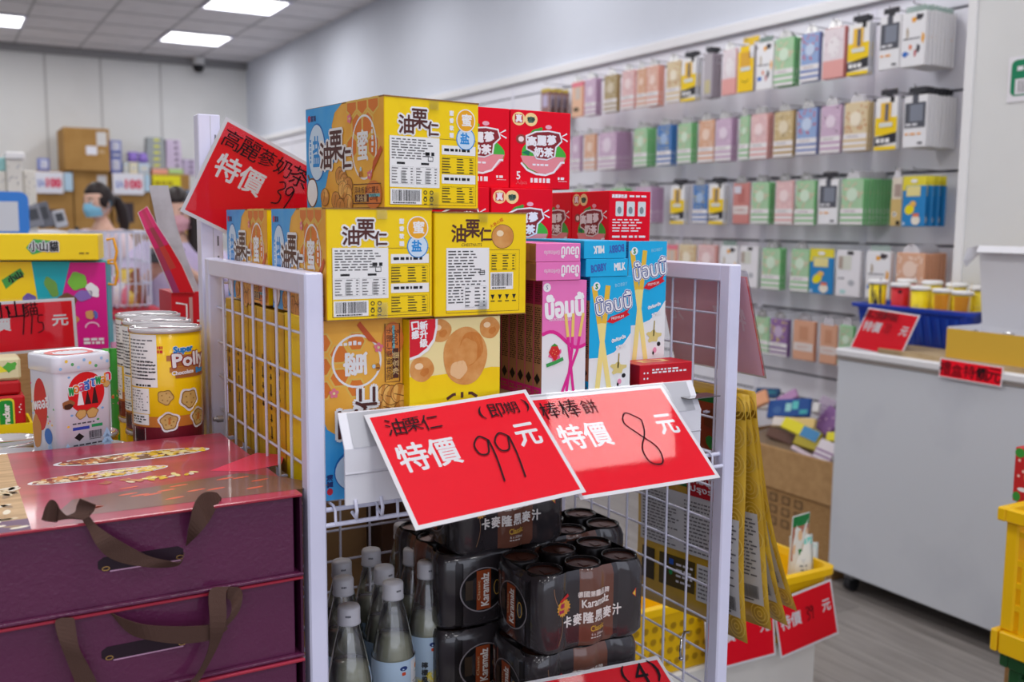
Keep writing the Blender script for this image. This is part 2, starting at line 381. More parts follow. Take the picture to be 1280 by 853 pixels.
# ================================================================== the room
def floor_mat():
    m = bpy.data.materials.new('grey_wood_floor'); m.use_nodes = True; nt = m.node_tree; b = nt.nodes['Principled BSDF']
    tc = nt.nodes.new('ShaderNodeTexCoord'); mp = nt.nodes.new('ShaderNodeMapping'); mp.inputs['Rotation'].default_value = (0, 0, R(90))
    nt.links.new(tc.outputs['Object'], mp.inputs[0])
    br = nt.nodes.new('ShaderNodeTexBrick'); br.inputs['Scale'].default_value = 1.0; br.inputs['Brick Width'].default_value = 1.2; br.inputs['Row Height'].default_value = 0.18
    br.inputs['Mortar Size'].default_value = 0.0015; br.inputs['Color1'].default_value = (lin(150), lin(144), lin(140), 1); br.inputs['Color2'].default_value = (lin(134), lin(128), lin(125), 1); br.inputs['Mortar'].default_value = (lin(88), lin(84), lin(82), 1)
    nt.links.new(mp.outputs[0], br.inputs['Vector'])
    m2 = nt.nodes.new('ShaderNodeMapping'); m2.inputs['Scale'].default_value = (9, 0.9, 1); nt.links.new(tc.outputs['Object'], m2.inputs[0])
    nz = nt.nodes.new('ShaderNodeTexNoise'); nz.inputs['Scale'].default_value = 3; nz.inputs['Detail'].default_value = 6; nt.links.new(m2.outputs[0], nz.inputs['Vector'])
    mx = nt.nodes.new('ShaderNodeMix'); mx.data_type = 'RGBA'; mx.blend_type = 'MULTIPLY'; mx.inputs[0].default_value = 0.7
    rp = nt.nodes.new('ShaderNodeValToRGB'); rp.color_ramp.elements[0].position = 0.3; rp.color_ramp.elements[0].color = (0.5, 0.49, 0.48, 1); rp.color_ramp.elements[1].position = 0.65; rp.color_ramp.elements[1].color = (1, 1, 1, 1)
    nt.links.new(nz.outputs['Fac'], rp.inputs[0]); nt.links.new(br.outputs['Color'], mx.inputs[6]); nt.links.new(rp.outputs[0], mx.inputs[7]); nt.links.new(mx.outputs[2], b.inputs['Base Color'])
    b.inputs['Roughness'].default_value = 0.45
    MATS['floor'] = m; return 'floor'
MB().box(XL, XW+0.1, YF, YB+0.1, -0.06, 0, floor_mat()).build('floor', kind='structure')
CEILM = M('ceiling_tile', (228, 226, 230), rough=0.9, noise=0.5, rgb2=(222, 220, 224), scale=6); TBAR = M('ceiling_bar', (178, 178, 182), rough=0.6)
c = MB().box(XL, XW+0.1, YF, YB+0.1, CEIL, CEIL+0.06, CEILM)
gx = 2.29-TILE*12
while gx < XW:
    if gx > XL: c.box(gx-0.012, gx+0.012, YF, YB, CEIL-0.004, CEIL-0.001, TBAR)
    gx += TILE
gy = 11.21-TILE*23
while gy < YB:
    if gy > YF: c.box(XL, XW, gy-0.012, gy+0.012, CEIL-0.0045, CEIL-0.0015, TBAR)
    gy += TILE
c.build('ceiling', kind='structure')
m = MB().box(XL, XW+0.1, YB, YB+0.1, 0, CEIL, WALL)
SEAM = M('panel_seam', (190, 190, 190), rough=0.7)
for px in (56, 125.5, 200): # joints between the wall panels
    x = P(px, 90, 1, YB).x; m.box(x-0.012, x+0.012, YB-0.004, YB, 0.3, CEIL-0.05, SEAM)
m.build('wall_back', kind='structure')
MB().box(XL, XW, YB-0.06, YB-0.004, CEIL-0.09, CEIL-0.005, M('cornice_grey', (150, 150, 152), rough=0.6)).build('trim_1', kind='structure')
MB().box(XW, XW+0.1, YF, YB, 0, CEIL, WALL_R).build('wall_right', kind='structure')
MB().box(XL-0.1, XL, YF, YB+0.1, 0, CEIL, WALL).build('wall_left', kind='structure')
# ceiling lamps that the photograph shows
DIFF = M('lamp_diffuser', (255, 255, 255), rough=0.5, emit=4.0)
for (x, y), lb in {(2.63, 9.50): 'square white ceiling light, the right one of the pair in line, nearer to the camera', (2.63, 11.55): 'square white ceiling light beside the long right wall, nearest the far corner', (0.59, 11.55): 'square white ceiling light farthest from the long right wall'}.items():
    t = thing('ceiling_light', lb, 'ceiling light', (x, y, CEIL), group='ceiling lights')
    f = MB()
    for a in ((-0.34, 0.34, -0.34, -0.315), (-0.34, 0.34, 0.315, 0.34), (-0.34, -0.315, -0.315, 0.315), (0.315, 0.34, -0.315, 0.315)): f.box(a[0], a[1], a[2], a[3], -0.02, 0, WIRE)
    f.build('frame', t); MB().box(-0.315, 0.315, -0.315, 0.315, -0.014, -0.004, DIFF).build('diffuser', t)
# camera dome under the cornice
q = P(252, 76, 1, YB-0.3)
t = thing('security_camera', 'small white security camera with a black lens under the far ceiling edge', 'security camera', (q.x, YB-0.25, CEIL-0.13))
MB().box(-0.05, 0.05, 0.02, 0.185, 0.0, 0.13, WHITE, 0.01).build('bracket', t)
MB().lathe([(0, -0.09), (0.05, -0.08), (0.07, -0.03), (0.07, 0.0), (0, 0.0)], M('lens_black', (30, 30, 34), rough=0.15), 16, (-0.03, 0, 0.02)).build('lens', t)

# pillar by the counter
PX = 3.36
pe = P(1205, 150, 0, PX).y
MB().box(PX, XW, 0.6, pe, 0, CEIL, WALL, 0.012).build('wall_pillar', kind='structure')
MB().box(PX-0.006, PX+0.03, pe-0.03, pe+0.006, 0, CEIL, M('corner_bead', (240, 240, 242), rough=0.5)).build('trim_2', kind='structure')
# slat wall panel with its horizontal grooves
SX = XW-0.035
SLAT = M('slat_panel', (238, 238, 248), rough=0.6); GROOVE = M('slat_groove', (120, 120, 128), rough=0.6)
TOPZ = P(870, 55, 0, SX).z
ROWTOP = [P(1128, 17, 0, 3.37).z, P(1130, 120, 0, 3.37).z, P(1078, 223, 0, 3.37).z, P(1130, 316, 0, 3.37).z, P(975, 398, 0, 3.37).z]
ROWBOT = [P(1128, 85, 0, 3.37).z, P(1130, 186, 0, 3.37).z, P(1078, 282, 0, 3.37).z, P(1130, 377, 0, 3.37).z, P(975, 446, 0, 3.37).z]
HOOKZ = [z+0.026 for z in ROWTOP]
gro = sorted(HOOKZ+[P(950, 458, 0, SX).z, P(950, 487, 0, SX).z, 0.36, 0.2])
m = MB(); prev = 0.06
for g in gro+[TOPZ]:
    m.box(SX, XW, pe, YB-0.02, prev, g-0.006, SLAT); m.box(SX+0.015, XW, pe, YB-0.02, g-0.006, g+0.006, GROOVE); prev = g+0.006
yy = pe+0.6
while yy < YB-1: # pale joint strips of the panel
    m.box(SX-0.003, SX, yy, yy+0.035, 0.06, TOPZ-0.02, M('joint_strip', (232, 232, 244), rough=0.5)); yy += 0.62
slat = m.build('wall_slat_panel', kind='structure')
MB().box(SX-0.025, XW, pe, YB-0.02, TOPZ, TOPZ+0.055, M('top_trim', (236, 236, 240), rough=0.5), 0.005).build('trim_3', kind='structure')

# ================================================================== packets hanging on the slat wall
HB = 0.0009 # layer step for print seen from metres away
FXP = 3.37  # the plane of the front packets
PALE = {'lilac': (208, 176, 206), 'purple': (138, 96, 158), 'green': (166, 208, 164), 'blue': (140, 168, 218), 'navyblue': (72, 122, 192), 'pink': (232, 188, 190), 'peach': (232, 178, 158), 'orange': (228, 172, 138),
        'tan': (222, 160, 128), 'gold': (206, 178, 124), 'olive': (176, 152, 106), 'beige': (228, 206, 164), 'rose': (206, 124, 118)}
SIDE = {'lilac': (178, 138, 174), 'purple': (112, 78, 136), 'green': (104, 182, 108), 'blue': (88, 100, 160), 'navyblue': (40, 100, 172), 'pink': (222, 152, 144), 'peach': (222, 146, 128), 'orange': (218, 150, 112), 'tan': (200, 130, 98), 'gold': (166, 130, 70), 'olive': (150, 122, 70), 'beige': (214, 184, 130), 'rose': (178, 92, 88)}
LOOK = {'lilac': 'lilac patterned packet with a white striped label', 'purple': 'deep purple dotted packet', 'green': 'mint green floral packet with a white striped label', 'blue': 'periwinkle blue packet with red dots', 'navyblue': 'bright blue spotted packet',
        'pink': 'pink patterned packet with a striped label', 'peach': 'peach packet with a striped label', 'orange': 'pale orange packet with a white label', 'tan': 'tan orange packet with a white band', 'gold': 'gold patterned packet with a white striped label', 'olive': 'olive brown packet with a white striped label', 'beige': 'beige floral packet', 'rose': 'rose red packet with a white band',
        'tool': 'white and yellow packet with black base', 'grey': 'dull grey packet', 'half': 'white packet with a pink lower half', 'smile': 'yellow packet under a yellow hang header', 'marks': 'white packet with orange and black marks', 'device': 'white packet with grey screen picture', 'choc': 'brown slim packet with a yellow header', 'snack': 'peach and pink snack packet',
        'duck': 'blue and yellow pouch with a yellow header', 'plain': 'white packet with a small picture and black tag', 'dog': 'beige picture packet with a dark spot'}
def packet(kind, W, H, T):
    """one hanging packet: local y = width (front seen from -x), z up from its bottom, x = depth"""
    fr = lambda a, b, k: Vector((-k*HB, W-a, b))   # a runs to the right as seen from the shop floor
    rn = random.Random(kind); m = MB()
    if kind in PALE:
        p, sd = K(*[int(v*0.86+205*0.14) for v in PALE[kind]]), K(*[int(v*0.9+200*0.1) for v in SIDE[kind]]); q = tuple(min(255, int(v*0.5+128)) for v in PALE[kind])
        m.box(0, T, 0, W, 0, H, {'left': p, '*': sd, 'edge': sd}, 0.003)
        if kind in ('tan', 'rose'):
            m.rect(fr, W*0.06, H*0.24, W*0.94, H*0.44, K(226, 216, 214), 1); m.lines(fr, W*0.2, H*0.3, W*0.8, H*0.38, 2, K(*SIDE[kind]), 2, 5, 0.3, 0.01)
            m.rect(fr, W*0.3, H*0.52, W*0.7, H*0.86, K(*tuple(int(v*0.92) for v in PALE[kind])), 1)
            if kind == 'rose': m.rect(fr, W*0.1, H*0.74, W*0.5, H*0.92, K(216, 214, 226), 2)
        else:
            m.rect(fr, 0, 0.003, W, H*0.36, K(236, 232, 234), 1)
            st = K(*tuple(int(v*0.6+sd_*0.4) for v, sd_ in zip(PALE[kind], SIDE[kind])))
            for b in (0.08, 0.2): m.rect(fr, 0, H*b, W, H*(b+0.05), st, 2)
            m.lines(fr, W*0.15, H*0.28, W*0.85, H*0.33, 1, K(170, 160, 165), 2, 7, 0.5, 0.012)
            dot = {'purple': (222, 200, 110), 'blue': (214, 92, 108), 'navyblue': (206, 196, 150), 'green': (226, 200, 178), 'beige': (206, 150, 110), 'lilac': (224, 198, 220), 'gold': (240, 226, 190), 'pink': (244, 214, 210)}.get(kind, q)
            for _ in range(26): m.ell(fr, W*(0.06+0.88*rn.random()), H*(0.4+0.56*rn.random()), W*0.045, W*0.045, K(*dot), 1, 7)
            m.ell(fr, W*0.5, H*0.66, W*0.25, W*0.25, K(*q), 2, 14)
        tabm = 'tab'
    elif kind == 'tool':
        m.box(0, T, 0, W, 0, H, {'left': WHITE, '*': K(206, 206, 212)}, 0.002)
        m.rect(fr, 0, H*0.28, W, H*0.62, K(244, 208, 24), 1); m.rect(fr, W*0.24, H*0.5, W*0.72, H*0.9, K(238, 190, 60), 2); m.rect(fr, W*0.45, H*0.55, W*0.6, H*0.88, K(90, 96, 120), 3)
        m.rect(fr, W*0.2, H*0.44, W*0.8, H*0.52, K(220, 226, 222), 3); m.poly(fr, [(0, H*0.08), (W, H*0.14), (W, H*0.33), (0, H*0.25)], K(46, 46, 54), 2); m.lines(fr, W*0.08, H*0.12, W*0.95, H*0.24, 1, WHITE, 3, 3, 0.7, 0.02); m.rect(fr, 0, 0, W, H*0.07, K(244, 208, 24), 2)
        m.rect(fr, W*0.66, H*0.9, W*0.84, H, BLACK, 2)
    elif kind == 'grey': m.box(0, T, 0, W, 0, H, {'left': K(182, 176, 184), '*': K(150, 140, 150)}, 0.002); m.rect(fr, W*0.2, H*0.1, W*0.8, H*0.4, K(200, 190, 150), 1)
    elif kind == 'half':
        m.box(0, T, 0, W, 0, H, {'left': K(232, 220, 226), '*': K(214, 130, 124)}, 0.002); m.rect(fr, 0, 0.002, W, H*0.36, K(230, 166, 162), 1); m.ell(fr, W*0.5, H*0.62, W*0.28, H*0.2, K(240, 234, 238), 1)
        for _ in range(12): m.ell(fr, W*(0.1+0.8*rn.random()), H*(0.45+0.5*rn.random()), W*0.03, W*0.03, K(196, 176, 190), 2, 6)
    elif kind == 'smile':
        m.box(0, T, 0, W, 0, H, {'left': K(248, 206, 20), '*': K(150, 140, 140)}, 0.002); m.rect(fr, W*0.18, H*0.48, W*0.78, H*0.86, K(226, 172, 60), 1); m.rect(fr, W*0.2, H*0.46, W*0.8, H*0.54, K(214, 224, 224), 2); m.ring(fr, W*0.5, H*0.32, W*0.26, W*0.22, W*0.03, K(120, 96, 30), 2, 12, math.pi*1.15, math.pi*1.85)
        m.rect(fr, 0, H*0.88, W*0.15, H, K(230, 230, 236), 1); m.rect(fr, W*0.72, H*0.72, W, H*0.98, K(230, 230, 236), 1)
    elif kind == 'marks':
        m.box(0, T, 0, W, 0, H, {'left': K(238, 238, 242), '*': K(226, 224, 226)}, 0.002)
        for a, b, r1, r2, cc in ((0.72, 0.9, 0.16, 0.06, (60, 58, 64)), (0.5, 0.86, 0.1, 0.05, (240, 168, 40)), (0.9, 0.5, 0.06, 0.1, (240, 170, 40)), (0.2, 0.24, 0.14, 0.05, (50, 110, 196)), (0.4, 0.36, 0.07, 0.05, (226, 130, 90)), (0.72, 0.32, 0.08, 0.08, (70, 70, 78)), (0.6, 0.24, 0.05, 0.07, (190, 70, 80)), (0.25, 0.62, 0.05, 0.12, (186, 170, 150))):
            m.ell(fr, W*a, H*b, W*r1, H*r2, K(*cc), 1, 9, wob=0.2)
        m.lines(fr, W*0.1, H*0.5, W*0.8, H*0.54, 1, K(120, 120, 130), 2, 2, 0.6, 0.01)
    elif kind == 'device':
        m.box(0, T, 0, W, 0, H, {'left': K(236, 236, 240), '*': K(224, 222, 224)}, 0.002); m.rect(fr, W*0.06, H*0.38, W*0.94, H*0.86, K(86, 88, 98), 1); m.rect(fr, W*0.28, H*0.5, W*0.84, H*0.82, K(130, 136, 150), 2)
        m.lines(fr, W*0.12, H*0.4, W*0.88, H*0.48, 1, K(220, 220, 226), 3, 1, 0.6, 0.02); m.rect(fr, W*0.36, H*0.86, W*0.62, H, K(86, 88, 98), 1); m.lines(fr, W*0.1, H*0.24, W*0.86, H*0.28, 1, K(240, 164, 70), 2, 4, 0.9, 0.03); m.rect(fr, W*0.66, H*0.06, W*0.86, H*0.1, K(70, 70, 76), 2)
    elif kind == 'choc':
        m.box(0, T, 0, W, 0, H*0.9, {'left': K(150, 112, 110), '*': K(120, 76, 74)}, 0.002); m.rect(fr, W*0.2, H*0.45, W*0.8, H*0.8, K(190, 180, 210), 1); m.box(T*0.2, T*0.35, 0, W, H*0.9, H, K(196, 172, 60)); m.box(-0.0005, 0.3*T, -0.0012, 0, 0.005, H*0.8, K(222, 208, 204))
    elif kind == 'snack':
        m.box(0, T, 0, W, 0, H, {'left': K(236, 190, 160), '*': K(220, 120, 110)}, 0.002); m.rect(fr, W*0.3, H*0.5, W*0.75, H*0.84, K(212, 196, 186), 1); m.rect(fr, 0, H*0.86, W, H*0.98, K(236, 130, 150), 1); m.ell(fr, W*0.4, H*0.22, W*0.26, H*0.06, K(96, 80, 60), 2, 10)
    elif kind == 'duck':
        m.box(0, T, 0, W, 0, H*0.82, K(40, 132, 196), 0.003); m.box(T*0.1, T*0.5, 0, W, H*0.8, H, K(232, 216, 60)); m.rect(fr, W*0.18, H*0.6, W*0.8, H*0.8, K(232, 220, 150), 1); m.ell(fr, W*0.35, H*0.34, W*0.22, H*0.1, K(240, 222, 20), 1, 12, 0.5); m.ell(fr, W*0.5, H*0.45, W*0.14, H*0.06, K(238, 186, 90), 2, 10)
        m.ell(fr, W*0.64, H*0.13, W*0.2, H*0.1, K(236, 228, 214), 1, 10); m.rect(fr, W*0.52, H*0.2, W*0.78, H*0.26, K(232, 120, 80), 2); m.ell(fr, W*0.1, H*0.06, W*0.06, W*0.06, K(200, 220, 240), 1, 8)
        m.rect(fr, 0, H*0.72, W*0.16, H*0.82, K(232, 216, 60), 2)
        m.ell(lambda a, b, k: Vector((T*0.1-k*HB, W-a, b)), W*0.5, H*0.9, W*0.16, H*0.04, WHITE, 2, 10)
    elif kind == 'plain':
        m.box(0, T, 0, W, 0, H, {'left': K(234, 232, 238), '*': K(206, 204, 208)}, 0.002); m.rect(fr, W*0.1, H*0.58, W*0.62, H*0.88, K(214, 216, 206), 1); m.rect(fr, W*0.1, H*0.6, W*0.28, H*0.86, K(176, 160, 150), 2); m.rect(fr, W*0.45, H*0.91, W*0.7, H*0.98, BLACK, 2); m.lines(fr, W*0.1, H*0.36, W*0.5, H*0.42, 1, K(130, 130, 140), 1, 4, 0.6, 0.02); m.ell(fr, W*0.65, H*0.3, W*0.14, H*0.07, K(180, 182, 190), 1, 8); m.rect(fr, W*0.2, H*0.06, W*0.42, H*0.14, K(176, 214, 214), 1)
    else:
        m.box(0, T, 0, W, 0, H, {'left': K(222, 212, 196), '*': K(200, 190, 170)}, 0.002); m.rect(fr, 0, 0.002, W, H*0.55, K(206, 178, 116), 1); m.ell(fr, W*0.4, H*0.24, W*0.2, W*0.2, WHITE, 2, 10); m.ell(fr, W*0.4, H*0.24, W*0.1, W*0.1, BLACK, 3, 8); m.rect(fr, W*0.3, H*0.6, W*0.9, H*0.85, K(170, 150, 140), 2); m.ell(fr, W*0.75, H*0.07, W*0.2, H*0.05, BLACK, 3, 8)
    return m
TAB = clear('hang_tab_film', gloss=0.05, alpha=0.85, body=(240, 238, 244), rough=0.2); DARKTAB = K(56, 56, 62)
def tab(kind, W, H, T):
    m = MB(); x = T*0.45
    if kind in PALE or kind in ('half', 'snack', 'dog'):
        pts = [(W*0.2, H-0.004), (W*0.26, H+0.02), (W*0.4, H+0.034), (W*0.62, H+0.034), (W*0.76, H+0.02), (W*0.82, H-0.004)]
        m.prism(pts, x-0.004, x+0.004, TAB, 0)
        m.ell(lambda a, b, k: Vector((x-0.0045, a, b)), W*0.5, H+0.014, W*0.1, 0.005, K(205, 203, 210), 1, 10)
        return m, 'hang_tab'
    if kind in ('tool', 'device', 'grey'):
        m.box(x-0.003, x+0.003, W*0.14, W*0.86, H+0.01, H+0.032, DARKTAB); m.box(x-0.003, x+0.003, W*0.36, W*0.62, H-0.003, H+0.01, DARKTAB); return m, 'hang_tab'
    if kind == 'smile': m.box(x-0.002, x+0.002, -W*0.2, W*0.72, H+0.012, H+0.036, K(238, 200, 60)); m.box(x-0.002, x+0.002, W*0.1, W*0.4, H-0.003, H+0.012, K(238, 200, 60)); return m, 'hang_tab'
    if kind == 'marks': m.box(x-0.002, x+0.002, W*0.1, W*0.9, H-0.002, H+0.024, clear('tab_mint', alpha=0.5, body=(190, 214, 206), gloss=0.04)); return m, 'hang_tab'
    return None, None
ROWS = [
 [(676, 687, 714, 'choc'), (715, 729, 731, 'snack'), (731, 745, 754, 'lilac'), (755, 771, 776, 'olive'), (777, 793, 796, 'pink'), (796, 807, 808, 'orange'), (808, 823, 832, 'peach'), (833, 850, 852, 'beige'), (852, 870, 877, 'tool'), (879, 890, 902, 'grey'), (903, 920, 922, 'half'), (922, 942, 945, 'smile'), (946, 966, 968, 'marks'), (968, 992, 1000, 'green'), (1001, 1024, 1028, 'blue'), (1029, 1055, 1060, 'half'), (1060, 1086, 1097, 'tool'), (1099, 1125, 1127, 'device'), (1127, 1157, 1194, 'marks')],
 [(714, 725, 729, 'lilac'), (730, 744, 747, 'orange'), (748, 770, 791, 'lilac'), (792, 809, 820, 'green'), (821, 839, 846, 'navyblue'), (847, 864, 872, 'green'), (873, 892, 894, 'orange'), (894, 914, 923, 'lilac'), (924, 936, 937, 'green'), (938, 959, 966, 'pink'), (967, 991, 995, 'gold'), (996, 1021, 1025, 'blue'), (1026, 1051, 1054, 'lilac'), (1055, 1084, 1092, 'beige'), (1094, 1121, 1128, 'tool'), (1129, 1158, 1195, 'device')],
 [(716, 732, 735, 'green'), (737, 752, 757, 'lilac'), (764, 782, 790, 'green'), (794, 814, 832, 'lilac'), (838, 855, 864, 'tool'), (866, 884, 885, 'navyblue'), (886, 904, 914, 'tool'), (916, 937, 938, 'rose'), (939, 961, 968, 'green'), (969, 991, 993, 'pink'), (994, 1018, 1022, 'green'), (1023, 1047, 1050, 'device'), (1051, 1079, 1114, 'green'), (1114, 1127, 1128, 'dog'), (1128, 1156, 1185, 'duck')],
 [(822, 831, 832, 'orange'), (833, 846, 847, 'snack'), (848, 868, 871, 'beige'), (872, 894, 899, 'pink'), (900, 921, 923, 'marks'), (924, 947, 951, 'plain'), (952, 975, 986, 'green'), (988, 1011, 1016, 'green'), (1012, 1041, 1043, 'duck'), (1045, 1075, 1080, 'plain'), (1082, 1112, 1117, 'marks'), (1119, 1155, 1183, 'orange')],
 [(921, 939, 942, 'navyblue'), (943, 961, 962, 'green'), (962, 984, 990, 'purple'), (991, 1018, 1022, 'tan'), (1024, 1046, 1047, 'tan'), (1048, 1066, 1070, 'green')]]
RN = ('top', 'second', 'third', 'fourth', 'lowest')
ORD = ('', 'second ', 'third ', 'fourth ', 'fifth ', 'sixth ')
hooks = []; rr = random.Random(8)
for ri, row in enumerate(ROWS):
    seen = {}
    for x0, x1, xs, kind in reversed(row):
        seen[kind] = seen.get(kind, 0)+1
        tot = sum(1 for q in row if q[3] == kind)
        zt, zb = ROWTOP[ri], ROWBOT[ri]; zm = (zt+zb)/2
        ym = 0.5*(P(x0, 0, 0, FXP).y+P(x1, 0, 0, FXP).y)
        py = 200; 
        for _ in range(4): # pixel height of the row's middle there
            v = Vector((FXP, ym, zm-CAMZ)); py = 426.5-1244*v.dot(up)/v.dot(fw); ym = 0.5*(P(x0, py, 0, FXP).y+P(x1, py, 0, FXP).y)
        ya, yb = P(x0, py, 0, FXP).y, P(x1, py, 0, FXP).y
        W = ya-yb
        dep = P(xs, py, 1, yb).x-FXP
        H = (zt-zb)*(0.97+0.05*rr.random()); T = 0.0185 if kind not in ('choc', 'duck') else 0.012
        step = {'choc': 0.045, 'duck': 0.04}.get(kind, 0.023)
        n = max(1, min(8, int(round(dep/step))))
        if n == 1 and kind not in ('choc', 'duck'): T = max(0.008, min(0.026, dep))
        nth = '' if tot == 1 else ORD[seen[kind]-1]
        lab = LOOK[kind].replace(' striped label', ' label').replace(' with a window and black base', '')+(' on the %s row' % RN[ri] if tot == 1 else ', %s such from the pillar, %s row' % ((ORD[seen[kind]-1] or 'first ').strip(), RN[ri]))
        H2 = H
        first = None
        for i in range(n):
            loc = (FXP+i*step, yb+(rr.random()-0.5)*0.002, zb+(zt-zb-H2)*0.5+(0.004*(rr.random()-0.5)))
            if i == 0:
                first = packet(kind, W, H2, T).build('hanging_packet', None, lab, 'packet', loc=loc)
                tm, nm = tab(kind, W, H2, T)
                if tm: tm.build(nm, first)
            else:
                b = dup(first, loc)
                sh = kind if kind in PALE else {'tool': 'yellow and white', 'grey': 'grey', 'marks': 'white spotted', 'device': 'white and grey', 'choc': 'brown', 'duck': 'blue and yellow', 'half': 'pink and white', 'plain': 'white'}.get(kind, 'yellow')
                b['label'] = '%s packet behind the front one, %s such hook from the pillar, %s row' % (sh, (ORD[seen[kind]-1] or 'first ').strip(), RN[ri])
                b['group'] = '%s packets behind the %s one on the %s row' % (sh, (ORD[seen[kind]-1] or 'first ').strip(), RN[ri])
        hooks.append((yb+W*0.5, HOOKZ[ri]))
for (y, z) in hooks:
    MB().tube([(SX, y, z), (SX-0.2, y, z+0.002), (SX-0.206, y, z+0.012)], 0.0024, M('hook_steel', (140, 140, 148), rough=0.3, metal=0.8), 6).build('hook', slat)
# ================================================================== counter by the pillar and what stands on it
CX = 2.936
LAM = M('counter_laminate', (206, 210, 218), rough=0.4, noise=0.4, rgb2=(200, 204, 213), scale=3); EDGE = M('counter_edge', (226, 226, 230), rough=0.35); EDGE_SHADOW = M('counter_edge_shadow', (150, 142, 138), rough=0.5)
t = thing('shop_counter', 'pale grey laminate counter on casters beside the white pillar', 'counter', (CX, 1.2, 0))
MB().box(0, PX-CX-0.02, 0, 1.405, 0.075, 0.893, LAM, 0.004).build('body', t)
m = MB().box(-0.012, PX-CX-0.02, -0.01, 1.41, 0.905, 0.935, EDGE, 0.006); m.box(-0.004, PX-CX-0.02, 0, 1.405, 0.893, 0.905, EDGE_SHADOW); m.build('worktop', t)  # grey-tan strip below the worktop: its shadow painted as a band
for x, y in ((0.05, 1.33), (0.05, 0.1), (0.33, 1.33), (0.33, 0.1)):
    MB().tube([(x, y-0.014, 0.03), (x, y+0.014, 0.03)], 0.03, M('caster_rubber', (40, 40, 44), rough=0.5), 16).box(x-0.02, x+0.02, y-0.02, y+0.02, 0.05, 0.075, K(120, 120, 124)).build('caster', t)
TOPC = 0.935
bd = MB().box(2.945, 3.3, 1.3, 2.43, TOPC, TOPC+0.018, M('board_wood', (196, 172, 134), rough=0.6, noise=1, rgb2=(176, 150, 112), scale=12, stretch=(6, 1, 1))).build('wooden_board', None, 'pale wooden board lying on the counter under the basket and carton', 'board')
BZ = TOPC+0.0185
# blue tray of snack cups
BX = 3.1; by0, by1 = P(1211, 402, 0, BX).y, P(1062, 380, 0, BX).y
BLUE = M('blue_plastic', (22, 62, 176), rough=0.35, spec=0.5)
t = thing('plastic_basket', 'blue plastic basket of snack cups on the counter', 'basket', (BX, by0, BZ))
L, D = by1-by0, 0.235
rg = lambda e, z, r=0.03: rrect(0-e+0.03, D+e-0.03, -e+0.03, L+e-0.03, r, z)
m = MB().loft([rg(-0.012, 0.0), rg(0.018, 0.125), rg(0.032, 0.127), rg(0.034, 0.14), rg(0.016, 0.142), rg(0.008, 0.13), rg(-0.016, 0.008)], BLUE, (True, True))
for i in range(12): # moulded ribs on the long side
    y = 0.05+i*(L-0.1)/11; m.add([(0.04-0.004, y, 0.012), (0.04-0.004, y+0.012, 0.012), (0.013-0.004, y+0.012, 0.11), (0.013-0.004, y, 0.11)], [(0, 1, 2, 3)], M('blue_rib', (38, 80, 190), rough=0.35))
m.build('tray', t)
LIDW = K(240, 240, 240)
def cup(body, deco, lab, px, py, X, r0=0.027, r1=0.034, group='snack cups in the blue basket'):
    top = P(px, py, 0, X); h = top.z-BZ-0.012
    t = thing('snack_cup', lab, 'cup', (X, top.y, BZ+0.0125), group=group)
    fr = lambda a, b, k: Vector(((r0+(r1-r0)*b/h+k*HB)*math.cos(math.pi+0.55+a), (r0+(r1-r0)*b/h+k*HB)*math.sin(math.pi+0.55+a), b))
    m = MB().lathe([(0, 0), (r0, 0), (r1, h*0.93), (0, h*0.93)], body, 24)
    if deco == 'face':
        for a, b in ((-0.5, 0.75), (-0.15, 0.6), (0.4, 0.8), (0.1, 0.5), (0.5, 0.55)): m.ring(fr, a, h*b, 0.16, h*0.07, 0.07, K(40, 40, 70), 1, 10)
        m.lines(fr, 0.0, h*0.34, 0.6, h*0.4, 1, K(60, 60, 60), 1, 2, 0.8, 0.15)
    elif deco == 'red': m.rect(fr, -0.6, h*0.34, 0.3, h*0.48, K(226, 214, 214), 1, 6); m.rect(fr, -0.1, h*0.82, 0.3, h*0.88, K(60, 30, 36), 1, 4); m.rect(fr, 0.7, h*0.1, 1.0, h*0.5, K(230, 226, 220), 1, 3)
    elif deco == 'plain': m.rect(fr, 0.55, h*0.1, 0.95, h*0.5, K(232, 230, 216), 1, 4); m.lines(fr, -0.6, h*0.3, 0.3, h*0.7, 4, K(246, 226, 110), 1, 4, 0.4, 0.2)
    elif deco == 'snack':
        m.rect(fr, -0.9, h*0.55, 0.9, h*0.9, K(226, 150, 40), 1, 10); m.rect(fr, -0.9, h*0.3, 0.2, h*0.5, K(90, 70, 40), 2, 8)
        for a in (-0.5, -0.1, 0.2): m.ell(fr, a, h*0.38, 0.14, h*0.1, K(246, 214, 30), 3, 10)
        m.line(fr, [(0.5, h*0.1), (0.65, h*0.5), (0.9, h*0.9)], 0.12, K(240, 210, 150), 3)
    m.build('cup_body', t)
    MB().lathe([(0, h*0.93), (r1+0.004, h*0.93), (r1+0.004, h*0.98), (r1, h), (0, h)], LIDW, 24).build('lid', t)
YEL = K(244, 218, 30)
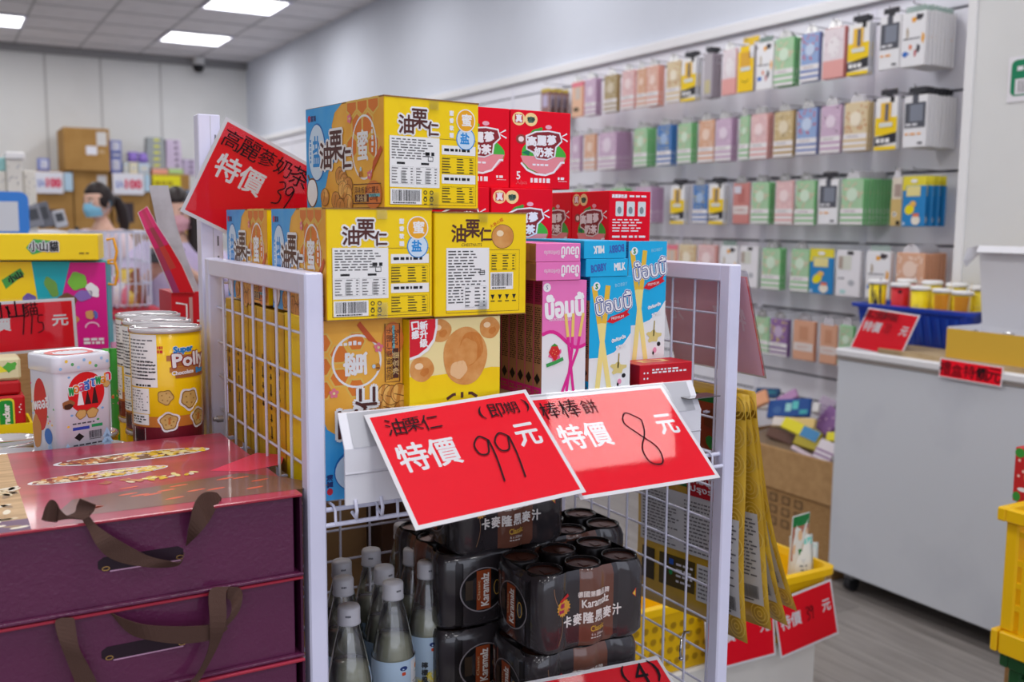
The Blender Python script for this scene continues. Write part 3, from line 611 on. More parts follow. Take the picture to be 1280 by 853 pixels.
for a in (('face', YEL, 'yellow snack cup with dark squiggles, first at the far left end of the basket', 1098, 350, BX+0.093), ('red', K(206, 30, 44), 'red snack cup between two yellow ones in the blue basket', 1126, 354, BX+0.093), ('plain', YEL, 'plain yellow snack cup right of the red one', 1151, 358, BX+0.093), ('snack', K(240, 206, 20), 'yellow and orange picture cup right of the plain yellow cup', 1179, 361, BX+0.093), ('snack', K(240, 206, 20), 'yellow and orange picture cup at the near front of the basket', 1204, 364, BX+0.093),
          ('plain', K(236, 214, 60), 'half hidden yellow cup beside the white carton lid', 1226, 358, BX+0.165), ('plain', K(232, 160, 170), 'snack cup with a white lid in the back row, behind the red cup', 1134, 349, BX+0.165), ('plain', YEL, 'snack cup with a white lid in the back row, middle', 1166, 351, BX+0.165), ('plain', YEL, 'snack cup with a white lid in the back row, second from the carton lid', 1196, 354, BX+0.165)):
    cup(a[1], a[0], *a[2:])
# red card leaning on the basket
def card(name, label, tl, tr, bl, draw, lay=HB, sleeve=True, cat='price sign', group='red price signs', **kw):
    u = tr-tl; W = u.length; v = tl-bl; H = (v-u.normalized()*v.dot(u.normalized())).length
    t = thing(name, label, cat, bl, group=group); sign_board(t, bl, u, v, W, H, draw, lay, sleeve=sleeve, **kw); return t
z1 = P(1083, 385, 0, 2.955)
card('price_sign', 'red price sign leaning on the front of the blue basket', P(1083, 384, 0, 3.03), P(1147, 394, 0, 3.03), P(1062, 435, 0, 2.945), special((('喜之郎杯裝', 0.1, 0.84, 0.15),), (('70', 0.5, 0.45, 0.17),), 4))
def long_card(m, fr, W, H): m.hand(fr, '禮盒特價', W*0.1, H*0.5, H*0.62, MARKER, 3, 6, gap=1.12); m.digits(fr, '49', W*0.62, H*0.28, H*0.5, 0.004, MARKER, 3); m.hand(fr, '元', W*0.88, H*0.5, H*0.6, MARKER, 3, 2)
card('price_sign', 'long red handwritten strip hanging over the counter edge', P(1175, 447, 0, 2.926), P(1254, 459, 0, 2.926), P(1173, 471, 0, 2.922), long_card, sleeve=False, border=0.004)
# white display carton with a yellow front, its lid folded up
y1 = P(1183, 425, 0, 2.955).y; y0 = 1.62; zb = BZ; zt = P(1183, 410, 0, 2.955).z; lx = P(1226, 400, 1, y1).x
CW = M('white_board', (226, 226, 232), rough=0.6); CY = M('yellow_board', (222, 178, 62), rough=0.5)
t = thing('display_carton', 'open white carton with a yellow front and raised lid on the counter', 'box', (2.955, y0, zb)); d, Wd, Hh = lx-2.955, y1-y0, zt-zb
m = MB().box(0, 0.004, 0, Wd, 0, Hh, {'*': CW, 'left': CY}); m.box(0.004, d, Wd-0.004, Wd, 0, Hh*1.05, CW); m.box(0.004, d, 0, 0.004, 0, Hh, CW); m.box(0.004, d, 0.004, Wd-0.004, 0, 0.004, CW); m.box(d, d+0.004, 0, Wd, 0, Hh*1.1, CW); m.build('tray', t)
lt = P(1216, 307, 1, y1-0.0).z-zb
m = MB(); m.add([(d, 0, Hh), (d, Wd-0.006, Hh), (d-0.035, Wd+0.0, lt), (d-0.035, 0, lt)], [(0, 1, 2, 3)], CW); m.add([(d+0.004, 0, Hh), (d+0.004, Wd-0.006, Hh), (d-0.03, Wd, lt), (d-0.03, 0, lt)], [(0, 1, 2, 3)], CY)
m.add([(d-0.035, Wd, lt), (d-0.035, 0, lt), (d-0.065, 0, lt-0.022), (d-0.065, Wd-0.01, lt-0.022)], [(0, 1, 2, 3)], CW)
m.add([(d-0.034, Wd, lt), (d-0.012, Wd+0.002, lt-0.02), (d-0.05, Wd+0.035, lt-0.075), (d-0.075, Wd+0.03, lt-0.055), (d-0.07, Wd+0.02, lt-0.01)], [(0, 1, 2, 3, 4)], CW); m.build('lid', t)
MB().box(d-0.026, d-0.022, Wd*0.62, Wd*0.68, lt-0.075, lt-0.06, BLACK).build('slot', t)
FILM = clear('crinkled_film', gloss=0.16, alpha=0.35, body=(226, 226, 232), rough=0.25); rn = random.Random(4)
for i in range(4):
    c = Vector((2.955+d*(0.42+0.14*(i % 2)), y0+Wd*(0.9-0.19*i), zb+0.052))
    m = MB().ball((0, 0, 0), (0.03, 0.032, 0.036), FILM, 12, 7); m.v = [(a*(1+0.25*rn.random()), b*(1+0.25*rn.random()), z*(1+0.25*rn.random())) for a, b, z in m.v]
    m.build('plastic_bag', None, ('crumpled clear plastic bag at the far end of the open carton', 'crumpled clear plastic bag second in the open carton', 'crumpled clear plastic bag third in the open carton', 'crumpled clear plastic bag at the near end of the open carton')[i], 'plastic bag', 'plastic bags in the carton', loc=c)
# little green notice on the pillar
g0 = P(1264, 72, 0, PX-0.001); g1 = P(1264, 128, 0, PX-0.001)
t = thing('wall_notice', 'white notice with a green rounded panel on the pillar', 'notice', (PX-0.002, g0.y-0.15, g1.z))
m = MB().box(-0.002, 0, 0, 0.155, 0, g0.z-g1.z, PAPER); fr = lambda a, b, k: Vector((-0.002-k*HB, 0.155-a, b)); h = g0.z-g1.z
m.poly(fr, [(x, z) for x, z, _ in rrect(0.012, 0.15, 0.02, h-0.012, 0.02, 0)], K(22, 132, 92), 1); m.lines(fr, 0.035, h*0.66, 0.13, h*0.8, 1, PAPER, 2, 5, 0.7, 0.02); m.rect(fr, 0.03, h*0.16, 0.13, h*0.5, PAPER, 2); m.lines(fr, 0.04, h*0.2, 0.12, h*0.46, 5, K(60, 60, 60), 3, 2, 0.4, 0.01)
m.build('paper', t)

# ---------------- cardboard carton of loose packets between counter and slat wall
bx = 3.0; cy0 = 2.64; cy1 = 3.32; ch = P(957, 556, 0, bx).z
t = thing('cardboard_box', 'open cardboard box of loose packets standing between counter and slat wall', 'cardboard box', (bx, cy0, 0))
D = SX-bx-0.03; L = cy1-cy0
m = MB().box(0, 0.006, 0, L, 0, ch, KRAFT); m.box(D-0.006, D, 0, L, 0, ch, KRAFT); m.box(0.006, D-0.006, 0, 0.006, 0, ch, KRAFT); m.box(0.006, D-0.006, L-0.006, L, 0, ch, KRAFT); m.box(0.006, D-0.006, 0.006, L-0.006, 0, 0.01, KRAFT)
m.box(-0.012, -0.001, 0.0, L, ch-0.17, ch, M('kraft_flap', (188, 150, 104), rough=0.85, noise=1, rgb2=(174, 136, 92), scale=30)); fr = lambda a, b, k: Vector((-k*HB, L-a, b))
for i in range(4):
    for j in range(3): m.rect(fr, L-0.42+i*0.07, 0.14+j*0.05, L-0.42+i*0.07+0.045, 0.14+j*0.05+0.035, K(96, 74, 50), 1); m.rect(fr, L-0.412+i*0.07, 0.146+j*0.05, L-0.412+i*0.07+0.03, 0.146+j*0.05+0.024, K(160, 124, 82), 2)
m.build('carton_body', t)
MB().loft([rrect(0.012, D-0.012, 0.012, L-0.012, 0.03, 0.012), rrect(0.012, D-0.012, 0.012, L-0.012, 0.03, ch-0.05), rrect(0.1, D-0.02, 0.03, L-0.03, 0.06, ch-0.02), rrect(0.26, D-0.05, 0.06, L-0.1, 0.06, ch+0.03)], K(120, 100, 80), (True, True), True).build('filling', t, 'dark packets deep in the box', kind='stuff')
def loose(px, py, X, wd, ht, ang, base, lab, deco=None, th=0.02, lean=0.5):
    c = P(px, py, 0, X); u0 = Vector((0.15, -1, 0)).normalized(); v0 = Vector((lean, 0, 1)).normalized(); a = R(ang)
    u = u0*math.cos(a)+v0*math.sin(a); v = v0*math.cos(a)-u0*math.sin(a); n = u.cross(v)
    m = MB().box(-wd/2, wd/2, -ht/2, ht/2, -th, 0, base, 0.004); fr = plane_frame((-wd/2, -ht/2, 0), (1, 0, 0), (0, 1, 0), HB)
    if deco: deco(m, fr, wd, ht)
    o = m.build('loose_packet', None, lab, 'packet', 'loose packets in the cardboard box')
    o.matrix_world = Matrix(((u.x, v.x, n.x, c.x), (u.y, v.y, n.y, c.y), (u.z, v.z, n.z, c.z), (0, 0, 0, 1)))
def d_navy(m, fr, W, H): m.rect(fr, W*0.44, H*0.3, W*0.58, H*0.75, K(150, 206, 206), 1); m.rect(fr, W*0.6, H*0.4, W*0.74, H*0.85, K(90, 190, 190), 1); m.rect(fr, W*0.78, H*0.12, W*0.96, H*0.36, K(60, 160, 170), 1); m.ell(fr, W*0.25, H*0.4, W*0.1, H*0.2, K(60, 100, 160), 1)
def d_half(c): return lambda m, fr, W, H: m.rect(fr, W*0.55, 0.002, W, H-0.002, K(*c), 1)
def d_lab(c): return lambda m, fr, W, H: [m.rect(fr, 0, H*y, W, H*(y+0.09), K(*c), 1) for y in (0.1, 0.3, 0.5)]
loose(941, 502, 3.16, 0.14, 0.07, 35, K(226, 160, 120), 'peach packet at the left of the heap below the hanging sign', None)
loose(958, 491, 3.35, 0.13, 0.05, 8, K(20, 66, 110), 'dark teal packet at the top left of the heap', lambda m, fr, W, H: m.rect(fr, W*0.3, H*0.4, W*0.9, H*0.7, K(20, 110, 130), 1))
loose(957, 505, 3.25, 0.1, 0.05, 10, K(226, 220, 216), 'white packet left of the navy one on the heap', None)
loose(983, 497, 3.33, 0.1, 0.05, 40, K(186, 140, 186), 'lilac corner of a packet peeking behind the navy packet', None)
loose(1031, 509, 3.36, 0.09, 0.09, -10, K(176, 160, 182), 'grey and purple striped packet on the heap beside the counter', d_lab((150, 130, 160)))
loose(1035, 526, 3.28, 0.1, 0.11, -25, K(140, 98, 156), 'purple packet on the heap beside the counter', lambda m, fr, W, H: [m.ell(fr, W*(0.15+0.23*i), H*(0.3+0.2*(i % 3)), W*0.05, W*0.05, K(206, 170, 200), 1, 7) for i in range(4)])
loose(985, 510, 3.2, 0.21, 0.085, 13, K(24, 74, 146), 'navy blue packet with teal print lying across the heap', d_navy)
loose(1017, 509, 3.24, 0.05, 0.045, 5, K(228, 226, 226), 'small white packet end right of the navy packet', None)
loose(991, 528, 3.16, 0.21, 0.045, 8, K(226, 196, 128), 'cream and tan packet under the navy one', lambda m, fr, W, H: m.rect(fr, 0.004, 0.004, W*0.45, H-0.004, K(222, 214, 208), 1))
loose(975, 545, 3.13, 0.15, 0.045, -6, K(98, 66, 54), 'dark brown packet at the near side of the heap', None)
loose(1000, 537, 3.11, 0.2, 0.05, -10, K(226, 214, 40), 'bright yellow and blue pouch across the heap', d_half((70, 136, 186)))
loose(1012, 554, 3.1, 0.16, 0.05, -4, K(176, 160, 50), 'olive yellow packet low in the heap', None)
loose(1003, 566, 3.05, 0.13, 0.02, -12, K(214, 196, 206), 'thin pinkish packet along the front rim of the box', None)
loose(1042, 546, 3.12, 0.07, 0.04, 10, K(232, 220, 50), 'yellow packet corner against the counter edge', None)
loose(1030, 566, 3.06, 0.09, 0.1, -8, K(226, 218, 226), 'white packet with purple stripes in the box by the counter', d_lab((160, 130, 166)))

# ---------------- yellow basket on a white stand beyond the rack, with two red signs
BY = 1.75; rx = P(1042, 720, 1, BY).x; zt = P(1040, 708, 1, BY).z
t = thing('display_stand', 'white plinth under the yellow basket behind the golden bags', 'stand', (1.3, BY+0.02, 0))
MB().box(0.03, rx-1.3-0.03, 0, 0.3, 0, zt-0.19, M('stand_white', (226, 224, 220), rough=0.5), 0.006).build('plinth', t)
YP = M('yellow_plastic', (238, 190, 14), rough=0.35)
t = thing('plastic_basket', 'yellow plastic basket behind the golden bags, red signs on its front', 'basket', (1.3, BY, zt-0.188))
L = rx-1.3; rg = lambda e, z: rrect(-e, L+e, -e, 0.34+e, 0.03, z)
m = MB().loft([rg(-0.03, 0), rg(-0.004, 0.165), rg(0.008, 0.168), rg(0.008, 0.186), rg(-0.008, 0.188), rg(-0.014, 0.17), rg(-0.038, 0.008)], YP)
DOT = M('yellow_hole', (168, 128, 10), rough=0.6)
for i in range(22):
    for j in range(4):
        x = 0.06+i*(L-0.12)/21; z = 0.03+j*0.033; yy = 0.03-0.026*z/0.165-0.0012
        m.add([(x+0.009*math.cos(2*math.pi*k/8), yy+0, z+0.009*math.sin(2*math.pi*k/8)) for k in range(8)], [tuple(range(8))], DOT)
m.build('tray', t)
sy = BY-0.012
card('price_sign', 'red price sign on the right end of the yellow basket', P(968, 752, 1, sy), P(1041, 723, 1, sy), P(976, 824, 1, sy-0.02), special((), (('39', 0.48, 0.46, 0.17),), 3), lay=0.0004)
card('price_sign', 'red price sign half hidden behind the golden bags, left one on the yellow basket', P(880, 772, 1, sy-0.004), P(966, 752, 1, sy-0.004), P(884, 842, 1, sy-0.022), special((), (), 3), lay=0.0004)
def pouch(name, lab, cat, c, W, H, base, draw, rz=0.0, tilt=0.0, th=0.012, group=None):
    """small pillow bag standing on its lower edge"""
    m = MB(); n = 8; rows = []
    for i in range(n+1):
        z = H*i/n; f = math.sin(math.pi*min(max((i/n-0.06)/0.88, 0), 1))**0.6*th
        rows.append([(-W/2, 0, z), (-W*0.25, -f*0.8, z), (0, -f, z), (W*0.25, -f*0.8, z), (W/2, 0, z), (W*0.25, f*0.8, z), (0, f, z), (-W*0.25, f*0.8, z)])
    m.loft(rows, base, smooth=True)
    fr = lambda a, b, k: Vector((a-W/2, -(th*math.sin(math.pi*min(max((b/H-0.06)/0.88, 0), 1))**0.6)*(1-abs(2*a/W-1)*0.9)-k*0.0005-0.0005, b))
    draw(m, fr, W, H)
    return m.build(name, None, lab, cat, group, loc=c, rot=(tilt, 0, rz))
GW = M('bag_white', (222, 226, 222), rough=0.3)
def dw(c, h0=0.8): return lambda m, fr, W, H: (m.rect(fr, W*0.05, H*0.9, W*0.95, H*0.97, K(*c), 1, 4), m.rect(fr, W*0.15, H*0.3, W*0.85, H*0.75, K(206, 214, 216), 1, 4), m.lines(fr, W*0.2, H*0.34, W*0.8, H*0.7, 8, K(130, 140, 146), 2, 3, 0.4, 0.02))
def dnut(m, fr, W, H): m.rect(fr, W*0.04, H*0.9, W*0.96, H*0.99, K(20, 120, 60), 1, 4); m.rect(fr, W*0.05, H*0.6, W*0.95, H*0.9, K(176, 110, 90), 1, 4); m.ell(fr, W*0.4, H*0.6, W*0.2, H*0.1, K(40, 130, 70), 2); [m.ell(fr, W*(0.2+0.2*i), H*(0.7+0.12*(i % 2)), W*0.1, H*0.05, K(226, 190, 150), 2, 8) for i in range(4)]
b1 = P(1004, 700, 1, BY+0.06)
pouch('food_pouch', 'green topped pouch with a nut picture standing in the yellow basket', 'pouch', (P(995, 700, 1, BY+0.08).x, BY+0.085, zt-0.178), 0.078, P(995, 642, 1, BY+0.08).z-zt+0.178, GW, dnut, 0.15, 0.05, group='pouches in the yellow basket')
pouch('food_pouch', 'white pouch with small print left of the rightmost pouch in the yellow basket', 'pouch', (P(1006, 700, 1, BY+0.05).x, BY+0.045, zt-0.178), 0.07, P(1006, 672, 1, BY+0.05).z-zt+0.178, GW, dw((120, 200, 190)), -0.25, -0.12, group='pouches in the yellow basket')
pouch('food_pouch', 'clear and white pouch at the right end of the yellow basket', 'pouch', (P(1015, 700, 1, BY+0.11).x, BY+0.125, zt-0.178), 0.062, P(1016, 682, 1, BY+0.11).z-zt+0.178, GW, dw((190, 210, 206)), -0.6, -0.1, group='pouches in the yellow basket')
# ---------------- stacked crates at the right edge
def crate(name, lab, loc, L, D, H, mat):
    t = thing(name, lab, 'crate', loc)
    m = MB()
    for x in (0, L-0.03):
        for y in (0, D-0.03): m.box(x, x+0.03, y, y+0.03, 0.05, H-0.03, mat, 0.004)
    m.box(-0.012, L+0.012, -0.012, D+0.012, H-0.03, H-0.004, mat, 0.004) if False else None
    for a in ((-0.014, L+0.014, -0.014, 0.006), (-0.014, L+0.014, D-0.006, D+0.014), (-0.014, 0.006, 0.006, D-0.006), (L-0.006, L+0.014, 0.006, D-0.006)):
        m.box(a[0], a[1], a[2], a[3], H-0.03, H, mat, 0.003); m.box(a[0]+0.002, a[1]-0.002, a[2]+0.002, a[3]-0.002, 0, 0.05, mat, 0.003)
    m.build('rim_and_base', t)
    g = MB()
    for z in (0.1, 0.15, 0.2, H-0.06):
        if z < H-0.04: g.box(0.03, L-0.03, 0.004, 0.012, z, z+0.012, mat); g.box(0.03, L-0.03, D-0.012, D-0.004, z, z+0.012, mat); g.box(0.004, 0.012, 0.03, D-0.03, z, z+0.012, mat); g.box(L-0.012, L-0.004, 0.03, D-0.03, z, z+0.012, mat)
    k = 0.08
    while k < L-0.05: g.box(k, k+0.012, 0.002, 0.013, 0.05, H-0.03, mat); g.box(k, k+0.012, D-0.013, D-0.002, 0.05, H-0.03, mat); k += 0.075
    k = 0.08
    while k < D-0.05: g.box(0.002, 0.013, k, k+0.012, 0.05, H-0.03, mat); g.box(L-0.013, L-0.002, k, k+0.012, 0.05, H-0.03, mat); k += 0.075
    g.build('lattice', t); MB().box(0.006, L-0.006, 0.006, D-0.006, 0.004, 0.012, mat).build('base_panel', t)
    return t
zc = fw.dot(rt)  # noqa
cc = Vector((0, 0, CAMZ))+(fw+rt*((1259-640)/1244)-up*((634-426.5)/1244))*2.15
cb = P(1250, 812, 1, cc.y)
CH = cc.z-cb.z
crate('plastic_crate', 'yellow plastic crate stacked on a green one at the right edge', (cc.x, cc.y-0.36, cb.z), 0.5, 0.36, CH, YP)
GRN = M('green_plastic', (30, 84, 44), rough=0.4)
crate('plastic_crate', 'dark green plastic crate under the yellow crate', (cc.x+0.02, cc.y-0.345, cb.z-0.29), 0.47, 0.33, 0.285, GRN)
crate('plastic_crate', 'lowest dark green plastic crate standing on the floor', (cc.x+0.02, cc.y-0.345, 0.0), 0.47, 0.33, cb.z-0.295, GRN)
hx = P(1265, 700, 1, cc.y+0.07).x; MB().box(hx, hx+0.3, cc.y+0.016, cc.y+0.07, 0, cb.z+CH-0.0195, {'*': KRAFT}, 0.002).build('shipping_carton', None, 'brown carton on the floor behind the stacked crates', 'carton')
m = MB().box(0, 0.1, 0, 0.05, 0, 0.125, {'*': K(196, 40, 44)}, 0.002); fr, lf, _, _ = box_frames(0.1, 0.05, 0.125); h = 0.125
m.ell(fr, 0.015, h-0.085, 0.02, 0.02, K(60, 150, 60), 1); m.ell(fr, 0.012, h-0.012, 0.014, 0.01, K(60, 150, 60), 1); [m.ell(fr, 0.03+0.02*(i % 3), h-0.02-0.016*i, 0.006, 0.006, K(240, 200, 190), 2, 8) for i in range(5)]; m.ell(fr, 0.02, h-0.088, 0.015, 0.006, PAPER, 2); m.ell(fr, 0.055, h-0.06, 0.02, 0.03, K(226, 120, 60), 2)
m.ell(lf, 0.01, 0.012, 0.0095, 0.011, K(60, 150, 60), 1, 16); m.ell(lf, 0.012, 0.113, 0.0115, 0.011, K(60, 150, 60), 1, 16); m.ell(lf, 0.024, 0.03, 0.013, 0.005, PAPER, 2, 14); [m.ell(lf, 0.012+0.011*(i % 3), 0.06+0.012*i, 0.0035, 0.0035, K(240, 200, 190), 2, 8) for i in range(4)]; m.ell(lf, 0.035, 0.06, 0.01, 0.014, K(226, 120, 60), 2, 14); m.build('drink_carton', None, 'small red and green drink carton standing just behind the yellow crate', 'carton', loc=(hx-0.02, cc.y+0.018, cb.z+CH-0.019))
# ================================================================== the white wire rack
RL0, RL1, RR0, RR1 = 0.371, 0.394, 1.025, 1.048
RF, RB, RT = 1.12, 1.612, 1.338
S1, S2 = 1.057, 0.672       # heights of the two shelves
TB = 0.023
rack = thing('display_rack', 'white wire display rack holding yellow cartons, bottles and cans', 'display rack', ((RL0+RR1)/2, (RF+RB)/2, 0))
def rp(mb, name, lab=None): return mb.rel(rack).build(name, rack, lab)
for x0, x1 in ((RL0, RL1), (RR0, RR1)):
    for y0 in (RF, RB-TB): rp(MB().box(x0, x1, y0, y0+TB, 0.0, RT-(0 if y0 == RF else 0), WHITE_METAL, 0.0022), 'post')
    rp(MB().box(x0+0.0003, x1-0.0003, RF+TB-0.002, RB-TB+0.002, RT-0.0265, RT-0.0003, WHITE_METAL, 0.002), 'top_bar')
    rp(MB().box(x0+0.0003, x1-0.0003, RF+TB-0.002, RB-TB+0.002, 0.12, 0.145, WHITE_METAL, 0.002), 'lower_bar')
    g = MB(); xm = (x0+x1)/2
    y = RF+TB+0.012
    while y < RB-TB: g.tube([(xm-0.002, y, 0.13), (xm-0.002, y, RT-0.02)], 0.0021, WIRE, 6); y += 0.0545
    z = RT-0.077
    while z > 0.16: g.tube([(xm+0.002, RF+TB-0.002, z), (xm+0.002, RB-TB+0.002, z)], 0.0019, WIRE, 6); z -= 0.0545
    rp(g, 'wire_grid')
g = MB(); x = RL1+0.03
while x < RR0: g.tube([(x, RB-0.01, 0.13), (x, RB-0.01, RT-0.03)], 0.0021, WIRE, 6); x += 0.0545
z = RT-0.04
while z > 0.13: g.tube([(RL1-0.005, RB-0.006, z), (RR0+0.005, RB-0.006, z)], 0.0021, WIRE, 6); z -= 0.0545
rp(g, 'back_grid')
for sz in (S1, S2):
    g = MB(); zc = sz-0.004
    for y in (RF+0.012, RB-0.02): g.tube([(RL1-0.004, y, zc-0.005), (RR0+0.004, y, zc-0.005)], 0.0032, WIRE, 8)
    g.tube([(RL1-0.004, RF+0.004, zc-0.022), (RR0+0.004, RF+0.004, zc-0.022)], 0.003, WIRE, 8)
    x = RL1+0.012
    while x < RR0: g.tube([(x, RB-0.02, zc), (x, RF+0.01, zc), (x, RF+0.003, zc-0.004), (x, RF+0.002, zc-0.022)], 0.0019, WIRE, 6); x += 0.0272
    rp(g, 'wire_shelf')
CHAN = M('price_channel', (232, 231, 238), rough=0.35); CHG = M('channel_grey', (188, 188, 194), rough=0.3)
def channel(zt, y1, xl, xr, ytop):
    """ticket channel clipped on the shelf front; zt = top, y1 = plane of its lower face"""
    m = MB(); zb, zm = zt-0.108, zt-0.04
    m.prism([(y1, zb), (y1+0.003, zb), (y1+0.003, zm), (ytop+0.003, zt), (ytop, zt), (y1, zm)], xl, xr, CHAN, 0)
    m.prism([(y1-0.0012, zb+0.038), (y1, zb+0.036), (y1, zb+0.04)], xl, xr, K(206, 205, 214), 0)
    m.add([(xl+0.011, y1-0.0006, zm+0.001), (xr-0.011, y1-0.0006, zm+0.001), (xr-0.011, ytop-0.0006, zt-0.0008), (xl+0.011, ytop-0.0006, zt-0.0008)], [(0, 1, 2, 3)], CHG)
    for x in (xl+0.012, xl+0.045, xr-0.03): m.tube([(x, y1+0.01, zb-0.012), (x, y1-0.004, zb-0.016), (x, y1-0.006, zb-0.006), (x, y1-0.001, zb+0.006)], 0.0023, WIRE, 6)
    rp(m, 'price_channel')
YC = 1.095; xl = P(431, 558, 1, YC).x; ytop = YC*xl/P(422, 517, 1, YC).x; ZT = P(422, 517, 1, ytop).z
channel(ZT, YC, xl, 0.955, ytop)
rp(MB().box(0.925, 0.985, ytop-0.03, ytop+0.0, ZT-0.022, ZT-0.0205, clear('smoky_plastic', tint=(170, 160, 156), gloss=0.1, alpha=0.35, body=(140, 130, 128))), 'channel_end_flap')
z2 = P(845, 852, 1, 1.03).z
channel(P(832, 818, 1, ytop).z, YC, xl, 0.905, ytop)
rp(MB().tube([(RL0+0.0, RF+0.4, 1.095), (RL0-0.009, RF+0.4, 1.095)], 0.0055, M('bolt_steel', (170, 168, 170), rough=0.3, metal=0.9), 6).tube([(RL0-0.004, RF+0.4, 1.095), (RL0-0.0145, RF+0.4, 1.095)], 0.0035, 'bolt_steel', 10), 'bolt', 'bare steel bolt')

# ---- the red price signs on the channels
yb = 0.977
def slope_sign(lab, ptl, ptr, pbl, yt, ybm, draw, **kw):
    tl = P(*ptl, 1, yt); tr = P(*ptr, 1, yt); bl = P(*pbl, 1, ybm); bl.x = tl.x+ (bl.x-tl.x)*0.35
    u = Vector((tr.x-tl.x, tr.y-tl.y, (tr.z-tl.z))); return card('price_sign', lab, tl, tr, bl, draw, lay=LAY, group='red price signs', **kw)
slope_sign('red price sign handwritten 99 on the upper shelf front', (463, 518), (664, 486), (516, 664), ytop-0.006, yb, special((('油栗仁', 0.135, 0.84, 0.1), ('(即期)', 0.65, 0.84, 0.095)), (('99', 0.5, 0.22, 0.32),), 2, gap=1.02))
slope_sign('red price sign handwritten 8 on the upper shelf front', (665, 497), (832, 481), (714, 627), ytop-0.008, yb+0.004, special((('棒棒餅', 0.1, 0.84, 0.12),), (('8', 0.55, 0.2, 0.4),), 5, gap=1.15))
slope_sign('red price sign on the lower shelf front below the black cans', (640, 856), (832, 819), (660, 1000), ytop-0.006, yb, special((('黑麥汁', 0.2, 0.8, 0.12), ('(4)', 0.72, 0.86, 0.12)), (('39', 0.5, 0.4, 0.2),), 7))

# ================================================================== cartons on the rack
CYEL = M('carton_yellow', (250, 212, 0), rough=0.42, noise=0.5, rgb2=(246, 206, 0), scale=30); CORG = M('carton_orange', (244, 182, 70), rough=0.42, noise=0.8, rgb2=(234, 164, 50), scale=14); CBLU = M('carton_blue', (54, 160, 230), rough=0.42, noise=0.8, rgb2=(80, 172, 230), scale=22)
BRN = K(84, 42, 36); INFO = K(240, 239, 238); NUT = M('chestnut_print', (240, 184, 96), rough=0.4, noise=0.9, rgb2=(206, 138, 58), scale=24, wave=7); NUTL = M('chestnut_light', (228, 172, 104), rough=0.4, noise=1.6, rgb2=(208, 138, 66), scale=60); NUTD = K(120, 74, 30)
ORC = K(240, 170, 30); BLC = K(36, 140, 214); PALB = K(206, 226, 244)
def logo(m, fr, cx, cy, W, k=3, rot=0.0):
    """the three character name: dark brown strokes with a white outline, middle one raised"""
    c, s_ = math.cos(rot), math.sin(rot)
    for layer, (bo, mt) in enumerate(((W*0.05, WHITE), (W*0.0095, BRN))):
        for ch, dx, dy, sz in (('油', -0.33, -0.06, 0.36), ('栗', 0.0, 0.07, 0.38), ('仁', 0.33, -0.12, 0.28)):
            m.text(fr, ch, cx+(dx*c-dy*s_)*W, cy+(dx*s_+dy*c)*W, sz*W, sz*W*1.05, mt, k+layer*3, bold=bo, rot=rot, n=10)
def nuts(m, fr, cx, cy, W, H, k, seed, n=9):
    rn = random.Random(seed)
    for i in range(n):
        x, y = cx+(rn.random()-0.5)*W, cy+(0.5-(i+0.5)/n)*H*0.8; r_ = W*0.16
        m.ell(fr, x, y, r_*1.08, r_*1.02, NUTD, k+i*0.3, 16, wob=0.02); m.ell(fr, x, y, r_, r_*0.95, NUT, k+i*0.3+0.1, 16, wob=0.02); m.ring(fr, x-r_*0.1, y+r_*0.1, r_*0.75, r_*0.7, r_*0.14, NUTL, k+i*0.3+0.2, 12, 1.2, 2.7); m.line(fr, [(x-r_*0.3, y-r_*0.5), (x, y+r_*0.6)], r_*0.1, NUTD, k+i*0.3+0.2)
M('chestnut_deep', (210, 134, 58), rough=0.4, noise=1, rgb2=(196, 118, 46), scale=60)
